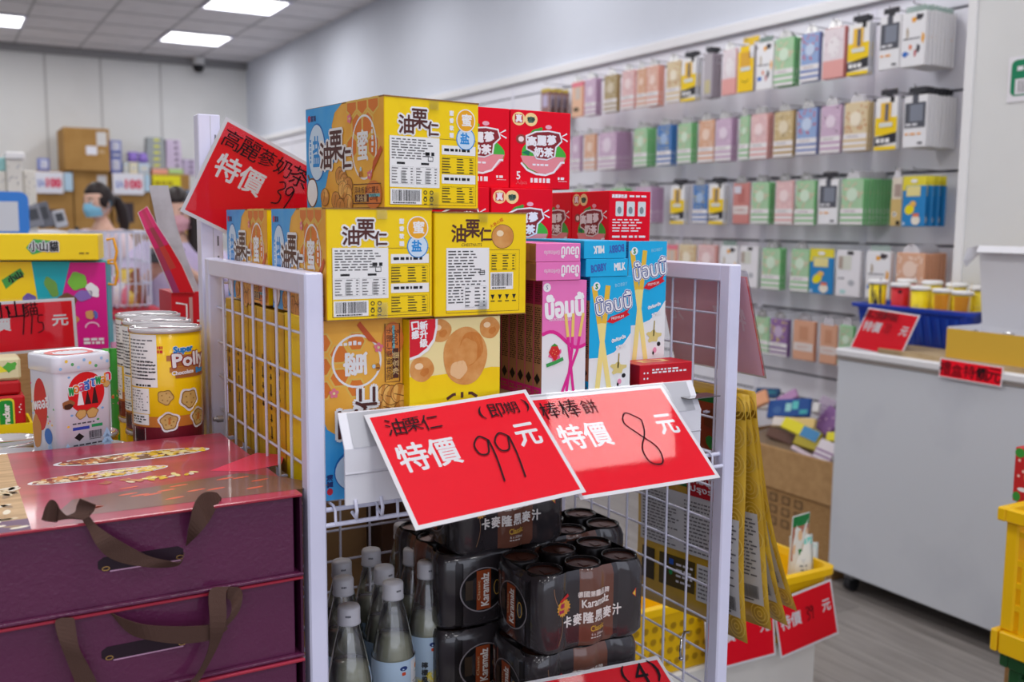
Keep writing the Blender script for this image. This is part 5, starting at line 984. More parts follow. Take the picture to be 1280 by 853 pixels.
def tea_info(m, fr, W, H):
    m.text(fr, '高麗蔘奶茶', W*0.24, H*0.93, W*0.36, None, PAPER, 2, bold=0.0003); m.lines(fr, W*0.48, H*0.91, W*0.92, H*0.955, 1, PAPER, 2, 3, 0.6, 0.01)
    for i in range(3): m.poly(fr, [(x, z) for x, z, _ in rrect(W*(0.15+0.27*i), W*(0.34+0.27*i), H*0.66, H*0.86, W*0.02, 0)], K(214, 220, 222), 2); m.ell(fr, W*(0.24+0.27*i), H*0.74, W*0.05, H*0.05, K(130, 140, 146), 3, 12)
    m.lines(fr, W*0.08, H*0.44, W*0.85, H*0.63, 5, PAPER, 2, 4, 0.4, 0.012); m.lines(fr, W*0.08, H*0.36, W*0.92, H*0.4, 1, PAPER, 2, 6, 0.7, 0.012); m.lines(fr, W*0.08, H*0.04, W*0.85, H*0.33, 8, PAPER, 2, 8, 0.4, 0.012)
def tea(name_lab, loc, turned=False):
    W, D, H = (0.106, 0.081, 0.1155) if not turned else (0.081, 0.106, 0.1155)
    m = MB().box(0, W, 0, D, 0, H, TR, 0.0008); F, L, Rr, T = box_frames(W, D, H)
    tea_art(m, L if turned else F, D if turned else W, H)
    if turned: tea_info(m, F, W, H)
    else: tea_info(m, L, D, H)
    return m.build('tea_box', None, name_lab, 'box', 'red milk tea boxes', loc=loc)
TY = 1.285; zr2 = P(762, 238.5, 1, TY).z-0.1155; xr = P(762, 239, 1, TY).x
tea('red milk tea box showing its pale instruction side, rightmost on the rack', (xr, TY, zr2), True)
tea('red milk tea box behind the rightmost one, half its picture side showing', (xr+0.001, TY+0.109, zr2), True)
x2 = P(614, 270, 1, TY).x
tea('red milk tea box in the lower row, below the full top box', (x2, TY, zr2)); tea('red milk tea box in the lower row, mostly behind the yellow cartons', (x2-0.108, TY+0.002, zr2))
zt_ = zr2+0.116; x3 = P(638, 200, 1, 1.3).x
tea('topmost red milk tea box with its whole picture front showing', (x3, 1.3, zt_)); tea('red milk tea box in the top row, half hidden by the topmost yellow carton', (x3-0.108, 1.3, zt_))
MB().box(x2-0.108, xr+0.081, TY+0.004, 1.52, S1, zr2-0.0005, {'*': KRAFT}, 0.001).build('shipping_carton', None, 'brown shipping carton on the upper shelf under the red tea boxes', 'carton')
# ================================================================== lower shelf: bottles and cans
LIQ = clear('pale_lemonade', alpha=0.62, body=(212, 212, 180), gloss=0.05, rough=0.1); PET = clear('clear_bottle', gloss=0.13, rough=0.06, alpha=0.06, body=(210, 210, 214)); CAPW = M('cap_white', (206, 204, 210), rough=0.4)
def bottle_proto():
    t = thing('drink_bottle', 'x', 'bottle', group='clear lemonade bottles')
    prof = [(0, 0.001), (0.026, 0.0), (0.0315, 0.006), (0.0315, 0.1), (0.030, 0.108), (0.0285, 0.118), (0.022, 0.15), (0.0165, 0.173), (0.0145, 0.18), (0.0145, 0.191)]
    MB().lathe(prof, PET, 24).build('bottle', t)
    MB().lathe([(0, 0.003), (0.025, 0.003), (0.0302, 0.008), (0.0302, 0.1), (0.0272, 0.118), (0.0242, 0.133), (0, 0.133)], LIQ, 24).build('lemonade', t)
    MB().lathe([(0.0145, 0.187), (0.0158, 0.1872), (0.0158, 0.1905), (0.0152, 0.1915), (0.0152, 0.2085), (0.0138, 0.2115), (0, 0.212)], CAPW, 24).lines(lambda a, b, k: Vector(((0.0152+k*0.0002)*math.sin(a-0.2), -(0.0152+k*0.0002)*math.cos(a-0.2), b)), -0.1, 0.199, 0.6, 0.203, 1, K(90, 90, 100), 1, 3, 0.7, 0.1).build('cap', t)
    rl = 0.0319; fr = lambda a, b, k: Vector(((rl+k*0.00012)*math.sin(a/rl), -(rl+k*0.00012)*math.cos(a/rl), b)); m = MB()
    m.lathe([(rl, 0.012), (rl, 0.103)], M('label_blue', (190, 212, 232), rough=0.35), 32)
    m.rect(fr, 0.008, 0.014, 0.046, 0.1, K(226, 226, 228), 1, 8); m.lines(fr, 0.012, 0.02, 0.042, 0.07, 12, K(130, 132, 138), 2, 4, 0.4, 0.008); m.ell(fr, 0.022, 0.088, 0.004, 0.004, K(240, 150, 50), 2, 10); m.poly(fr, [(0.016, 0.082), (0.022, 0.088), (0.028, 0.082), (0.022, 0.079)], K(40, 140, 110), 2)
    m.ell(fr, -0.005, 0.092, 0.006, 0.0035, K(40, 60, 120), 2, 12); m.poly(fr, [(x, z) for x, z, _ in rrect(-0.008, -0.002, 0.0815, 0.0865, 0.0015, 0)], K(214, 80, 50), 2)
    for i, ch in enumerate('檸檬風味'): m.text(fr, ch, -0.018, 0.06-0.0115*i, 0.0095, 0.0095, K(60, 62, 66), 3, bold=0.0004, n=4)
    for x, z, r_ in ((-0.004, 0.042, 0.012), (-0.008, 0.024, 0.011), (-0.03, 0.03, 0.012)): m.ell(fr, x, z, r_, r_*0.8, K(240, 214, 60), 2, 20); m.ell(fr, x, z, r_*0.78, r_*0.6, K(248, 232, 120), 3, 18); [m.line(fr, [(x, z), (x+r_*0.7*math.cos(q), z+r_*0.55*math.sin(q))], 0.0007, K(240, 214, 60), 4) for q in (0, 1.05, 2.1, 3.14, 4.2, 5.25)]
    m.build('label', t, 'pale blue lemon label'); return t
bp = bottle_proto(); ZCAP = S2+0.2115
BOT = [((436, 757), 'clear lemonade bottle nearest the left post, front of its row'), ((491, 727), 'front lemonade bottle of the middle row, lemon label below the 99 sign'), ((534, 702), 'front lemonade bottle of the right row, next to the black cans'), ((429, 722), 'second lemonade bottle along the left post'), ((481, 710), 'second lemonade bottle in the middle row'), ((517, 687), 'second lemonade bottle in the right row, under the sign corner'), ((427, 701), 'third lemonade bottle along the left post'), ((461, 689), 'third lemonade bottle in the middle row'), ((503, 655), 'rearmost lemonade bottle, cap just under the corner of the 99 sign')]
used = []
for i, ((px, py), lb) in enumerate(BOT):
    q = P(px, py, 2, ZCAP); o = bp if i == 0 else dup(bp, (0, 0, 0))
    for _ in range(20): # keep neighbours from touching
        for (ux, uy) in used:
            d = math.hypot(q.x-ux, q.y-uy)
            if d < 0.0652: q.x += (q.x-ux)/d*(0.0655-d); q.y += (q.y-uy)/d*(0.0655-d)
    used.append((q.x, q.y)); o.location = (q.x, q.y, S2); o.rotation_euler = (0, 0, 0.12*((i*5) % 7-3)); o['label'] = lb
# six-packs of black malt drink in dark shrink film
FILMD = M('film_dark', (52, 47, 50), rough=0.2, coat=0.9, bump=(70, 0.35)); FILMB = M('film_brown', (112, 70, 56), rough=0.2, coat=0.9, bump=(70, 0.35)); CANB = M('can_black', (34, 30, 32), rough=0.25, metal=0.3); CANLID = M('can_lid_bronze', (92, 52, 38), rough=0.3, metal=0.5); SILV = M('film_edge', (140, 132, 136), rough=0.25)
CR, CHT = 0.033, 0.1145
def front_y(x, k=0.0):
    """front surface of the film over three cans, x from -0.1 to 0.1"""
    d = min(abs(x-c) for c in (-0.066, 0, 0.066)); dd = min(d, 0.019)
    y = math.sqrt(max(CR*CR-dd*dd, 0)); return -(y+0.033)-0.0008-k*0.0003
def six_pack(lab, loc, rz, holes=True):
    t = thing('six_pack', lab, 'drink pack', loc, rz, 'six-packs of black malt drink')
    def outline(g, z):
        pts = []
        for i in range(41): x = -0.0662-0.0+0.1324*i/40; pts.append((x, front_y(x)*g, z))
        for i in range(1, 20): a = -math.pi/2+math.pi*i/20; pts.append((0.066*1+ (CR+0.0008)*math.cos(a), (0.033+ (CR+0.0008)*0)*0 + (0.0338+0.033)*math.sin(a), z)) if False else pts.append((0.0662+(CR+0.0008)*math.cos(a)**0.5 if math.cos(a) > 0 else 0.0662, (0.033+CR+0.0008)*math.sin(a), z))
        for i in range(41): x = 0.0662-0.1324*i/40; pts.append((x, -front_y(x)*g, z))
        for i in range(1, 20): a = math.pi/2+math.pi*i/20; pts.append((-0.0662-(CR+0.0008)*abs(math.cos(a))**0.5, (0.033+CR+0.0008)*math.sin(a), z))
        return pts
    sh = lambda s, z: [(x*s, y*s, z) for x, y, _ in outline(1, 0)]
    m = MB(); R_ = [sh(0.93, 0.0005), sh(1.0, 0.009), sh(1.0, CHT-0.014), sh(0.965, CHT-0.004), sh(0.93, CHT+0.0006)]
    n = len(R_[0]); vs_ = [q for r_ in R_ for q in r_]; fs = []; ms = []
    for i in range(4):
        for k in range(n):
            fs.append((i*n+k, i*n+(k+1) % n, (i+1)*n+(k+1) % n, (i+1)*n+k)); x = R_[1][k][0]; ms.append(FILMB if -0.026 < x < 0.034 else FILMD)
    m.add(vs_, fs, ms, True)
    fr = lambda a, b, k: Vector((a, front_y(a, k), b))
    for i, ch in enumerate('卡麥隆黑麥汁'): m.text(fr, ch, -0.044+0.0172*i, 0.043+0.0006*i, 0.0142, 0.0165, K(232, 224, 220), 2, bold=0.0006, n=6)
    for i, ch in enumerate('德國第一品牌'): m.text(fr, ch, -0.022+0.0092*i, 0.079, 0.008, 0.0085, K(226, 214, 208), 2, bold=0.0003, n=4)
    m.text(fr, 'Karamalz', 0.004, 0.066, 0.046, 0.0115, K(236, 228, 222), 2, bold=0.0004, rot=0.06, n=4); m.text(fr, 'Classic', 0.006, 0.0275, 0.025, 0.0085, K(206, 160, 60), 2, bold=0.0003, rot=0.08, n=4); m.text(fr, '6 x 330ml', 0.006, 0.018, 0.022, None, K(226, 214, 208), 2); m.lines(fr, -0.006, 0.012, 0.018, 0.014, 1, K(210, 200, 196), 2, 3, 0.8, 0.004)
    m.poly(fr, [(-0.052+0.0135*(1 if i % 2 else 0.82)*math.cos(i*math.pi/16), 0.066+0.0135*(1 if i % 2 else 0.82)*math.sin(i*math.pi/16)) for i in range(32)], K(222, 160, 60), 2); m.text(fr, '德國', -0.052, 0.070, 0.014, None, K(180, 40, 90), 3, bold=0.0003, n=4); m.text(fr, '原裝進口', -0.052, 0.0615, 0.019, None, K(180, 40, 90), 3, bold=0.0003, n=4)
    m.poly(fr, [(-0.06, 0.078), (-0.044, 0.085), (-0.042, 0.081), (-0.058, 0.0745)], K(200, 40, 40), 2.5); m.poly(fr, [(-0.062, 0.074), (-0.046, 0.0815), (-0.046, 0.0785), (-0.06, 0.071)], K(230, 190, 50), 2.6)
    m.poly(fr, [(0.0655, 0.067), (0.073, 0.0745), (0.073, 0.0605)], K(206, 50, 50), 2); m.poly(fr, [(0.0665, 0.067), (0.0715, 0.072), (0.0715, 0.0625)], K(230, 200, 80), 3)
    m.line(fr, [(-0.062+0.008*math.sin(q*0.25), 0.012+0.0045*q) for q in range(20)], 0.0009, K(150, 110, 80), 1)
    # open ends of the film: an oval window showing the can label
    ends = (-1, 1)
    for sg in ends:
        ex = sg*(0.0662+CR+0.0008); g = lambda a, b, k, sg=sg, ex=ex: Vector((ex-sg*0.0345*(1-max(1-(a/0.0668)**2, 0)**0.25)+sg*(k*0.0003+0.0004), -sg*a*(-1), b))
        m.ell(g, 0, 0.058, 0.0385, 0.0345, SILV, 1, 32); m.ell(g, 0, 0.058, 0.0365, 0.0325, K(20, 17, 19), 2, 32)
        m.rect(g, -0.012, 0.0275, 0.012, 0.0885, K(150, 66, 30), 3); m.rect(g, -0.03, 0.045, -0.018, 0.075, K(60, 46, 34), 3); m.text(g, 'Karamalz', 0.002, 0.058, 0.05, 0.013, K(236, 228, 222), 4, rot=math.pi/2, bold=0.0005, n=4); m.text(g, 'Classic', -0.0085, 0.058, 0.03, 0.0045, K(220, 190, 150), 4, rot=math.pi/2); m.ring(g, 0.023, 0.058, 0.006, 0.012, 0.0016, K(190, 150, 70), 4, 14)
    m.build('shrink_film', t)
    for ix in (-1, 0, 1):
        for iy in (-1, 1):
            can = MB().lathe([(0, 0.0), (0.024, 0.0), (CR-0.0012, 0.008), (CR-0.0012, CHT-0.014), (0.027, CHT-0.003), (0.0268, CHT+0.002), (0.0252, CHT+0.002), (0.0246, CHT-0.002), (0, CHT-0.002)], CANB, 20, (ix*0.066, iy*0.033, 0)).build('can', t); MB().lathe([(0.0246, CHT-0.0018), (0.008, CHT-0.0016), (0, CHT-0.0016)], CANLID, 20, (ix*0.066, iy*0.033, 0)).box(ix*0.066-0.006, ix*0.066+0.006, iy*0.033-0.011, iy*0.033+0.004, CHT-0.0014, CHT-0.0006, CANLID).build('can_lid', can)
    return t
c1 = P(745, 690, 1, 1.13); z2_ = S2+CHT+0.004
sp = six_pack('front six-pack of black cans with white lettering, on top of another', (0.797, 1.195, z2_), 0.0)
for lb, loc, rz in (('bottom six-pack under the front lettered one, just above the lowest sign', (0.79, 1.197, S2+0.001), 0.0),
                    ('six-pack turned end on between the bottles and the front lettered pack', (0.69, 1.368, z2_), R(90)), ('bottom six-pack turned end on, under the other end-on pack', (0.688, 1.366, S2+0.001), R(90)),
                    ('topmost six-pack, upper part hidden by the 99 price sign', (0.735, 1.32, z2_+CHT+0.004), R(-2)),
                    ('six-pack behind the front lettered one, only its top showing', (0.866, 1.335, z2_), 0.0), ('bottom six-pack in the back row', (0.868, 1.337, S2+0.001), 0.0)):
    dup(sp, loc, rz, lb)
# cardboard behind the bottles
MB().box(0.47, 0.66, 1.66, 1.9, 0.0, 1.02, {'*': KRAFT}, 0.002).box(0.475, 0.655, 1.658, 1.66, 0.72, 0.98, K(150, 116, 76)).build('shipping_carton', None, 'tall brown carton standing behind the rack grid', 'carton')
MB().box(0.68, 0.86, 1.64, 1.82, 0.0, 0.98, {'*': K(92, 62, 44)}, 0.002).build('shipping_carton', None, 'dark brown carton standing behind the rack grid', 'carton')

# ================================================================== golden pouches on the right panel
GOLD = M('bag_gold', (214, 172, 44), rough=0.3, spec=0.6, noise=0.8, rgb2=(184, 140, 24), scale=9); GOLD2 = K(232, 198, 92); GLAB = K(214, 214, 216)
def gold_bag(lab, xt, xb, y0, zt, W, H, curl, draw, seed):
    t = thing('snack_pouch', lab, 'pouch', (xt, y0, zt-H), group='golden pouches on the rack side')
    S, T = 14, 8; rn = random.Random(seed); ph = rn.random()*6
    def pt(a, b, side): # a across (0 near the front .. W), b height 0..H
        s_ = min(max(1-b/H, 0), 1); x = (xb-xt)*s_**1.25+0.006*math.sin(5*s_+ph)+curl*(a/W)*s_
        pf = 0.007*max(math.sin(math.pi*min(max(a/W, 0), 1)), 0)**0.6*max(math.sin(math.pi*min(max(b/H, 0), 1)), 0)**0.5
        return Vector((x+side*(pf+0.0008), a, b-0.02*math.sin(a/W*2+ph)*s_*0.6))
    m = MB(); vs_ = []; fs = []
    for side in (-1, 1):
        for i in range(S+1):
            for j in range(T+1): vs_.append(pt(W*j/T, H*i/S, side))
    n = (S+1)*(T+1)
    for o in (0, n):
        for i in range(S):
            for j in range(T): q = o+i*(T+1)+j; fs.append((q, q+1, q+T+2, q+T+1))
    bd = [i*(T+1) for i in range(S+1)]+[S*(T+1)+j for j in range(1, T+1)]+[i*(T+1)+T for i in range(S-1, -1, -1)]+[j for j in range(T-1, 0, -1)]
    for k in range(len(bd)): a, b = bd[k], bd[(k+1) % len(bd)]; fs.append((a, b, n+b, n+a))
    m.add(vs_, fs, GOLD, True)
    fr = lambda a, b, k: pt(W-a, b, -1)+Vector((-0.0006*k, 0, 0))   # read from the -x side: a runs towards the front edge
    draw(m, fr, W, H, rn); m.build('pouch', t)
    hk = MB().tube([(-(xt-RR1)+0.001-0.0, W*0.28, H-0.035), (0.028, W*0.28, H-0.03)], 0.002, WIRE, 6).build('hanging_hook', t)
    MB().ball((0.03, W*0.28, H-0.03), (0.006, 0.004, 0.006), CAPW, 10, 6).build('hook_tip', hk, 'white plastic hook tip')
    return t
def gd_plain(m, fr, W, H, rn):
    for i in range(9):
        for j in range(4):
            for r_ in (0.02, 0.013, 0.006): m.ring(fr, W*(0.1+0.27*j), H*(0.06+0.11*i), min(r_, W*0.09), r_, 0.0022, GOLD2, 1, 14)
    x0, x1 = W*0.7, W*0.965; n = 10
    for k in range(n): m.rect(fr, x0, H*(0.1+0.4*k/n), x1, H*(0.1+0.4*(k+1)/n), GLAB, 2, 4)
    m.lines(fr, x0+0.005, H*0.22, x1-0.005, H*0.48, 16, K(110, 110, 116), 3, 5, 0.42, 0.01); m.barcode(fr, x0+0.004, H*0.11, x1-0.004, H*0.19, 3, 4, False); m.ell(fr, W*0.8, H*0.72, 0.006, 0.007, K(20, 100, 60), 2, 12)
    m.rect(fr, 0, H*0.9, W, H*0.93, K(150, 112, 20), 1, 6)
def gd_food(m, fr, W, H, rn):
    cell = lambda x0, y0, x1, y1, mt, k: [m.rect(fr, W*x0, H*(y0+(y1-y0)*i/8), W*x1, H*(y0+(y1-y0)*(i+1)/8), mt, k, 6) for i in range(8)]
    cell(0.02, 0.56, 0.98, 0.98, K(28, 110, 50), 1); cell(0.6, 0.62, 0.98, 0.95, K(150, 60, 26), 2)
    for i in range(16): m.ell(fr, W*(0.1+0.8*rn.random()), H*(0.6+0.34*rn.random()), 0.016, 0.012, K(*rn.choice(((226, 150, 40), (196, 60, 30), (236, 190, 70), (120, 60, 26), (40, 130, 50)))), 3, 9, rn.random()*3, 0.15)
    cell(0.62, 0.53, 0.98, 0.66, K(190, 24, 36), 4)
    for i, s_ in enumerate(('สามรส', 'เทมปุระ', 'ปรุงรส')): m.text(fr, s_, W*0.8, H*(0.635-0.036*i), W*0.28, H*0.034, PAPER, 5, bold=0.0005, n=4)
    cell(0.05, 0.27, 0.95, 0.53, GLAB, 2); m.lines(fr, W*0.08, H*0.28, W*0.52, H*0.51, 16, K(110, 108, 112), 3, 3, 0.4, 0.01); m.lines(fr, W*0.58, H*0.28, W*0.92, H*0.51, 14, K(110, 108, 112), 3, 7, 0.4, 0.008)
    cell(0.3, 0.1, 0.7, 0.24, K(80, 66, 20), 2); m.rect(fr, W*0.42, H*0.2, W*0.47, H*0.225, K(40, 90, 190), 3); m.ell(fr, W*0.44, H*0.165, 0.005, 0.005, K(40, 160, 90), 3, 10); m.lines(fr, W*0.5, H*0.12, W*0.68, H*0.22, 4, PAPER, 3, 5, 0.4, 0.012); cell(0.72, 0.08, 0.94, 0.24, GLAB, 2); m.lines(fr, W*0.74, H*0.09, W*0.92, H*0.23, 8, K(120, 118, 122), 3, 5, 0.4, 0.008)
    cell(0.08, 0.1, 0.24, 0.24, K(60, 50, 30), 2)
zb_ = 1.135
GBN = ('golden pouch with food picture seen through the right grid, first from the panel', 'second golden pouch from the rack panel, a narrow strip beside the right post', 'third golden pouch from the rack panel, its label ending at the lowest tip', 'fourth golden pouch from the rack panel, long white label in the middle', 'outermost golden pouch, farthest right from the rack panel')
for i, (xt, xb, y0, W, H, curl) in enumerate(((1.064, 1.079, 1.16, 0.235, 0.40, 0.0), (1.074, 1.105, 1.135, 0.22, 0.40, 0.01), (1.084, 1.155, 1.13, 0.22, 0.40, 0.0), (1.094, 1.19, 1.135, 0.22, 0.385, 0.0), (1.106, 1.226, 1.15, 0.22, 0.372, 0.0))):
    gold_bag(GBN[i], xt, xb, y0, zb_, W, H, curl, gd_food if i == 0 else gd_plain, i)
# red sign card hung outside the right panel, its pale back towards the rack
PB = M('sign_back', (238, 186, 200), rough=0.3, spec=0.4)
o_ = Vector((1.098, RF-0.002, 1.165)); top_ = Vector((1.054, RF-0.002, 1.318)); t = thing('price_sign', 'price sign seen from its pale pink back, hanging outside the right panel', 'price sign', (1.054, RF-0.002, 1.165), group='red price signs')
uu = Vector((0, 1, 0)); vv = (top_-o_).normalized(); Hs = (top_-o_).length; m = MB()
for k, mt in ((0.0, PB), (0.0009, RED)): n_ = Vector((vv.z, 0, -vv.x))*k; m.add([o_+n_, o_+uu*0.212+n_, o_+uu*0.212+vv*Hs+n_, o_+vv*Hs+n_], [(0, 1, 2, 3)], mt)
fr = plane_frame(o_+uu*0.212+Vector((-0.0004, 0, 0)), -uu, vv); wm = K(244, 214, 222)
m.text(fr, '特價', 0.212*0.755, Hs*0.57, 0.212*0.33, Hs*0.235, wm, 1, bold=0.001, flip=-1); m.text(fr, '元', 0.212*0.145, Hs*0.585, 0.212*0.14, Hs*0.2, wm, 1, bold=0.001, flip=-1)
m.rel(t).build('paper_sign', t)
e = 0.004; m = MB(); n_ = Vector((vv.z, 0, -vv.x))*0.0022; m.add([o_+n_-vv*e-uu*e, o_+uu*(0.212+e)+n_-vv*e, o_+uu*(0.212+e)+vv*(Hs+0.01)+n_, o_+vv*(Hs+0.01)+n_-uu*e], [(0, 1, 2, 3)], CLEAR); m.rel(t).build('clear_sleeve', t)
# open wire hook low on the right grid
MB().tube([(RR0+0.01, 1.2, 0.735), (RR0-0.012, 1.185, 0.745), (RR0-0.03, 1.17, 0.742), (RR0-0.036, 1.165, 0.725), (RR0-0.03, 1.17, 0.712)], 0.0022, M('chrome', (190, 190, 196), rough=0.15, metal=1.0), 8).ball((RR0-0.03, 1.17, 0.711), 0.004, 'chrome', 8, 6).build('wire_hook', None, 'small chrome hook low on the right wire grid', 'hook')
# ================================================================== left foreground: table, gift boxes, tins
TZ = 0.772; GF = 1.113
TBL = M('table_white', (214, 214, 220), rough=0.5)
t = thing('display_table', 'white display table carrying the plum gift boxes and yellow tins', 'table', (-0.3, 1.9, 0))
MB().box(-0.75, 0.66, -0.79, 0.75, TZ-0.03, TZ, TBL, 0.004).build('tabletop', t)
for x in (-0.7, 0.6):
    for y in (-0.74, 0.7): MB().box(x-0.025, x+0.025, y-0.025, y+0.025, 0, TZ-0.03, TBL, 0.003).build('leg', t)
PLUM = M('plum_gloss', (92, 34, 70), rough=0.3, coat=0.5, bump=(220, 0.35)); PLUMD = M('plum_edge', (66, 20, 50), rough=0.35, coat=0.3); PRED = M('plum_red_edge', (168, 40, 62), rough=0.3, coat=0.4)
ROSE = M('gift_rose', (186, 56, 88), rough=0.28, coat=0.4, noise=1.0, rgb2=(150, 46, 66), scale=5, stretch=(1, 4, 1)); GW2 = M('gift_wood', (206, 170, 122), rough=0.4, noise=1.0, rgb2=(176, 138, 92), scale=10, stretch=(1, 9, 1)); RIB = M('brown_ribbon', (74, 50, 42), rough=0.75, bump=(900, 0.3))
GX0, GX1, GD, GH = -0.12, 0.362, 0.385, 0.1
def gift_mesh(art_):
    W = GX1-GX0; m = MB()
    m.box(0.008, W-0.009, 0.007, GD-0.006, 0.003, GH-0.003, PLUM, 0.001)
    m.box(0, W, 0, GD, GH-0.0035, GH, {'*': PRED, 'top': ROSE, 'bottom': PLUMD}, 0.0008); m.box(0, W, 0, GD, 0, 0.0035, {'*': PLUM}, 0.0008)
    m.box(W-0.003, W, 0.002, GD, 0.0035, GH-0.0035, PLUMD)
    if art_:
        T = plane_frame((0, 0, GH), (1, 0, 0), (0, 1, 0)); rn = random.Random(11)
        L = lambda px, py: (P(px, py, 2, 1.078).x-GX0, P(px, py, 2, 1.078).y-GF)
        bxw = L(11, 576)[0]*0.5+L(40, 662)[0]*0.5
        m.rect(T, 0.002, 0.002, bxw, GD-0.002, GW2, 1); m.rect(T, 0.002, 0.002, bxw, 0.045, K(96, 60, 100), 2)
        for _ in range(60): m.ell(T, bxw*(0.1+0.88*rn.random()), 0.01+0.2*rn.random(), 0.01, 0.004, K(*rn.choice(((226, 206, 170), (150, 120, 90), (236, 226, 206)))), 3, 8, rn.random()*3)
        m.poly(T, [(bxw+0.02, 0.03), (bxw+0.05, 0.1), (bxw+0.25, 0.13), (bxw+0.29, 0.09), (bxw+0.33, 0.02)], M('gift_grey_brown', (128, 92, 84), rough=0.28, coat=0.4, noise=1, rgb2=(112, 70, 66), scale=8), 1.5)  # grey-brown zone on the lid top
        m.poly(T, [(bxw+0.26, 0.135), (bxw+0.31, 0.15), (bxw+0.33, 0.2), (bxw+0.3, 0.23), (bxw+0.22, 0.16)], K(236, 62, 96, 0.28), 1.7)
        for (ax, ay, bx_, by_, hw, n, white) in ((66, 582, 262, 561, 0.021, 130, True), (34, 606, 210, 583, 0.017, 130, True), (120, 606, 255, 590, 0.012, 26, False)):
            a, b = Vector(L(ax, ay)), Vector(L(bx_, by_)); d = b-a; ln = d.length; c = (a+b)/2; ang = math.atan2(d.y, d.x); u = d.normalized(); v = Vector((-u.y, u.x))
            if white: m.ell(T, c.x, c.y, ln/2, hw*1.25, PAPER, 2, 40, ang); m.ell(T, c.x, c.y, ln/2-0.006, hw, K(120, 84, 50), 3, 40, ang)
            for i in range(n):
                s_ = rn.uniform(-0.9, 0.9); w_ = rn.uniform(-0.8, 0.8)*math.sqrt(1-s_*s_); q = c+u*(s_*ln/2)+v*(w_*hw)
                pal = ((214, 150, 80), (236, 214, 180), (176, 96, 60), (150, 60, 50)) if s_ < -0.1 else ((240, 200, 60), (236, 220, 150), (214, 170, 40), (226, 200, 190))
                m.ell(T, q.x, q.y, 0.007, 0.0035, K(*rn.choice(pal)), 4+i*0.01, 8, rn.random()*3)
        for _ in range(16): m.ell(T, bxw+0.05+0.22*rn.random(), 0.05+0.09*rn.random(), 0.012, 0.003, K(226, 100, 70), 2, 8, 0.2)
    F = plane_frame((0, 0.007, 0), (1, 0, 0), (0, 0, 1)); a, b = P(122, 703, 1, GF+0.007), P(229, 684, 1, GF+0.007)
    x0, x1 = a.x-GX0, b.x-GX0; zc_ = GH*0.5
    m.poly(F, [(x0, zc_-0.005), (x0+0.006, zc_-0.009), (x1-0.006, zc_-0.009), (x1, zc_-0.005), (x1, zc_+0.003), (x1-0.006, zc_+0.007), (x0+0.006, zc_+0.007), (x0, zc_+0.003)], K(34, 12, 28), 2)
    m.line(F, [(x0+0.012, zc_-0.0095), (x1-0.003, zc_-0.0095)], 0.0014, K(196, 150, 180), 3)
    for x in (x0+0.008, x1-0.004): m.ring(F, x, zc_-0.006, 0.0042, 0.0026, 0.0011, M('brass', (190, 150, 90), rough=0.3, metal=0.8), 4, 14)
    return m
GL = ('topmost plum gift box with a nut picture lid and bowed brown ribbon', 'middle plum gift box with brown ribbons hanging down its front', 'lowest visible plum gift box under two others')
gb = []
for i in range(3):
    z = 1.078-GH-i*0.1017
    t = thing('gift_box', GL[i], 'gift box', (GX0, GF, z), rz=(0, 0.004, -0.002)[i], group='stacked plum gift boxes'); gift_mesh(i == 0).build('box', t); gb.append(t)
def ribbon(t, A, B, dep, o, s_):
    cv = lambda q, i: P(o[0]+q[0]/s_, o[1]+q[1]/s_, 1, dep[i] if isinstance(dep, (list, tuple)) else dep)
    def dense(L):
        pts = [cv(q, i) for i, q in enumerate(L)]; out = []
        for i in range(len(pts)-1):
            p0, p1, p2, p3 = pts[max(i-1, 0)], pts[i], pts[i+1], pts[min(i+2, len(pts)-1)]
            for k in range(5):
                f = k/5; out.append(0.5*((2*p1)+(p2-p0)*f+(2*p0-5*p1+4*p2-p3)*f*f+(3*p1-p0-3*p2+p3)*f**3))
        return out+[pts[-1]]
    MB().strip(dense(A), dense(B), RIB, 0.0005, False).rel(t).build('ribbon_handle', t, 'brown ribbon handle')
o1, s1 = (30, 590), 4.74
f0, f1 = GF-0.004, GF-0.016
ribbon(gb[0], [(345, 285), (385, 350), (425, 430), (490, 500), (600, 545), (760, 568), (900, 560), (935, 530)], [(388, 262), (430, 315), (520, 380), (640, 450), (740, 500), (860, 530), (925, 535), (950, 480)], [f0, f0, f1, f1, f1, f1, f0, GF+0.004], o1, s1)
ribbon(gb[0], [(375, 290), (300, 275), (245, 268), (300, 240), (312, 200), (330, 160)], [(345, 285), (392, 262), (385, 250), (405, 245), (422, 215), (425, 198)], [f0, f0+0.004, f0+0.006, f0+0.01, f0+0.012, f0+0.01], o1, s1)
ribbon(gb[0], [(330, 160), (345, 168), (360, 180)], [(425, 198), (412, 236), (385, 262)], [f0+0.010, f0+0.02, f0+0.014], o1, s1)
ribbon(gb[0], [(330, 262), (260, 262), (215, 225), (190, 180), (155, 168), (125, 215)], [(340, 285), (270, 280), (205, 290), (190, 300), (140, 295), (105, 285)], [f0+0.006, f0+0.005, f0+0.008, f0+0.012, f0+0.006, f0+0.01], o1, s1)
ribbon(gb[0], [(1160, 165), (1140, 125), (1065, 125), (1010, 190), (975, 330), (960, 440)], [(1165, 180), (1165, 160), (1110, 270), (1080, 315), (1030, 375), (970, 430)], [f0+0.02, f0+0.012, f0, f1, f1, GF+0.003], o1, s1)
o2, s2 = (0, 700), 3.048
ribbon(gb[1], [(235, 222), (210, 240), (225, 310), (255, 390), (285, 470), (305, 560)], [(275, 222), (285, 235), (300, 330), (335, 400), (370, 470), (390, 560)], [f0, f0-0.002, f1, f1, f1, f1], o2, s2)
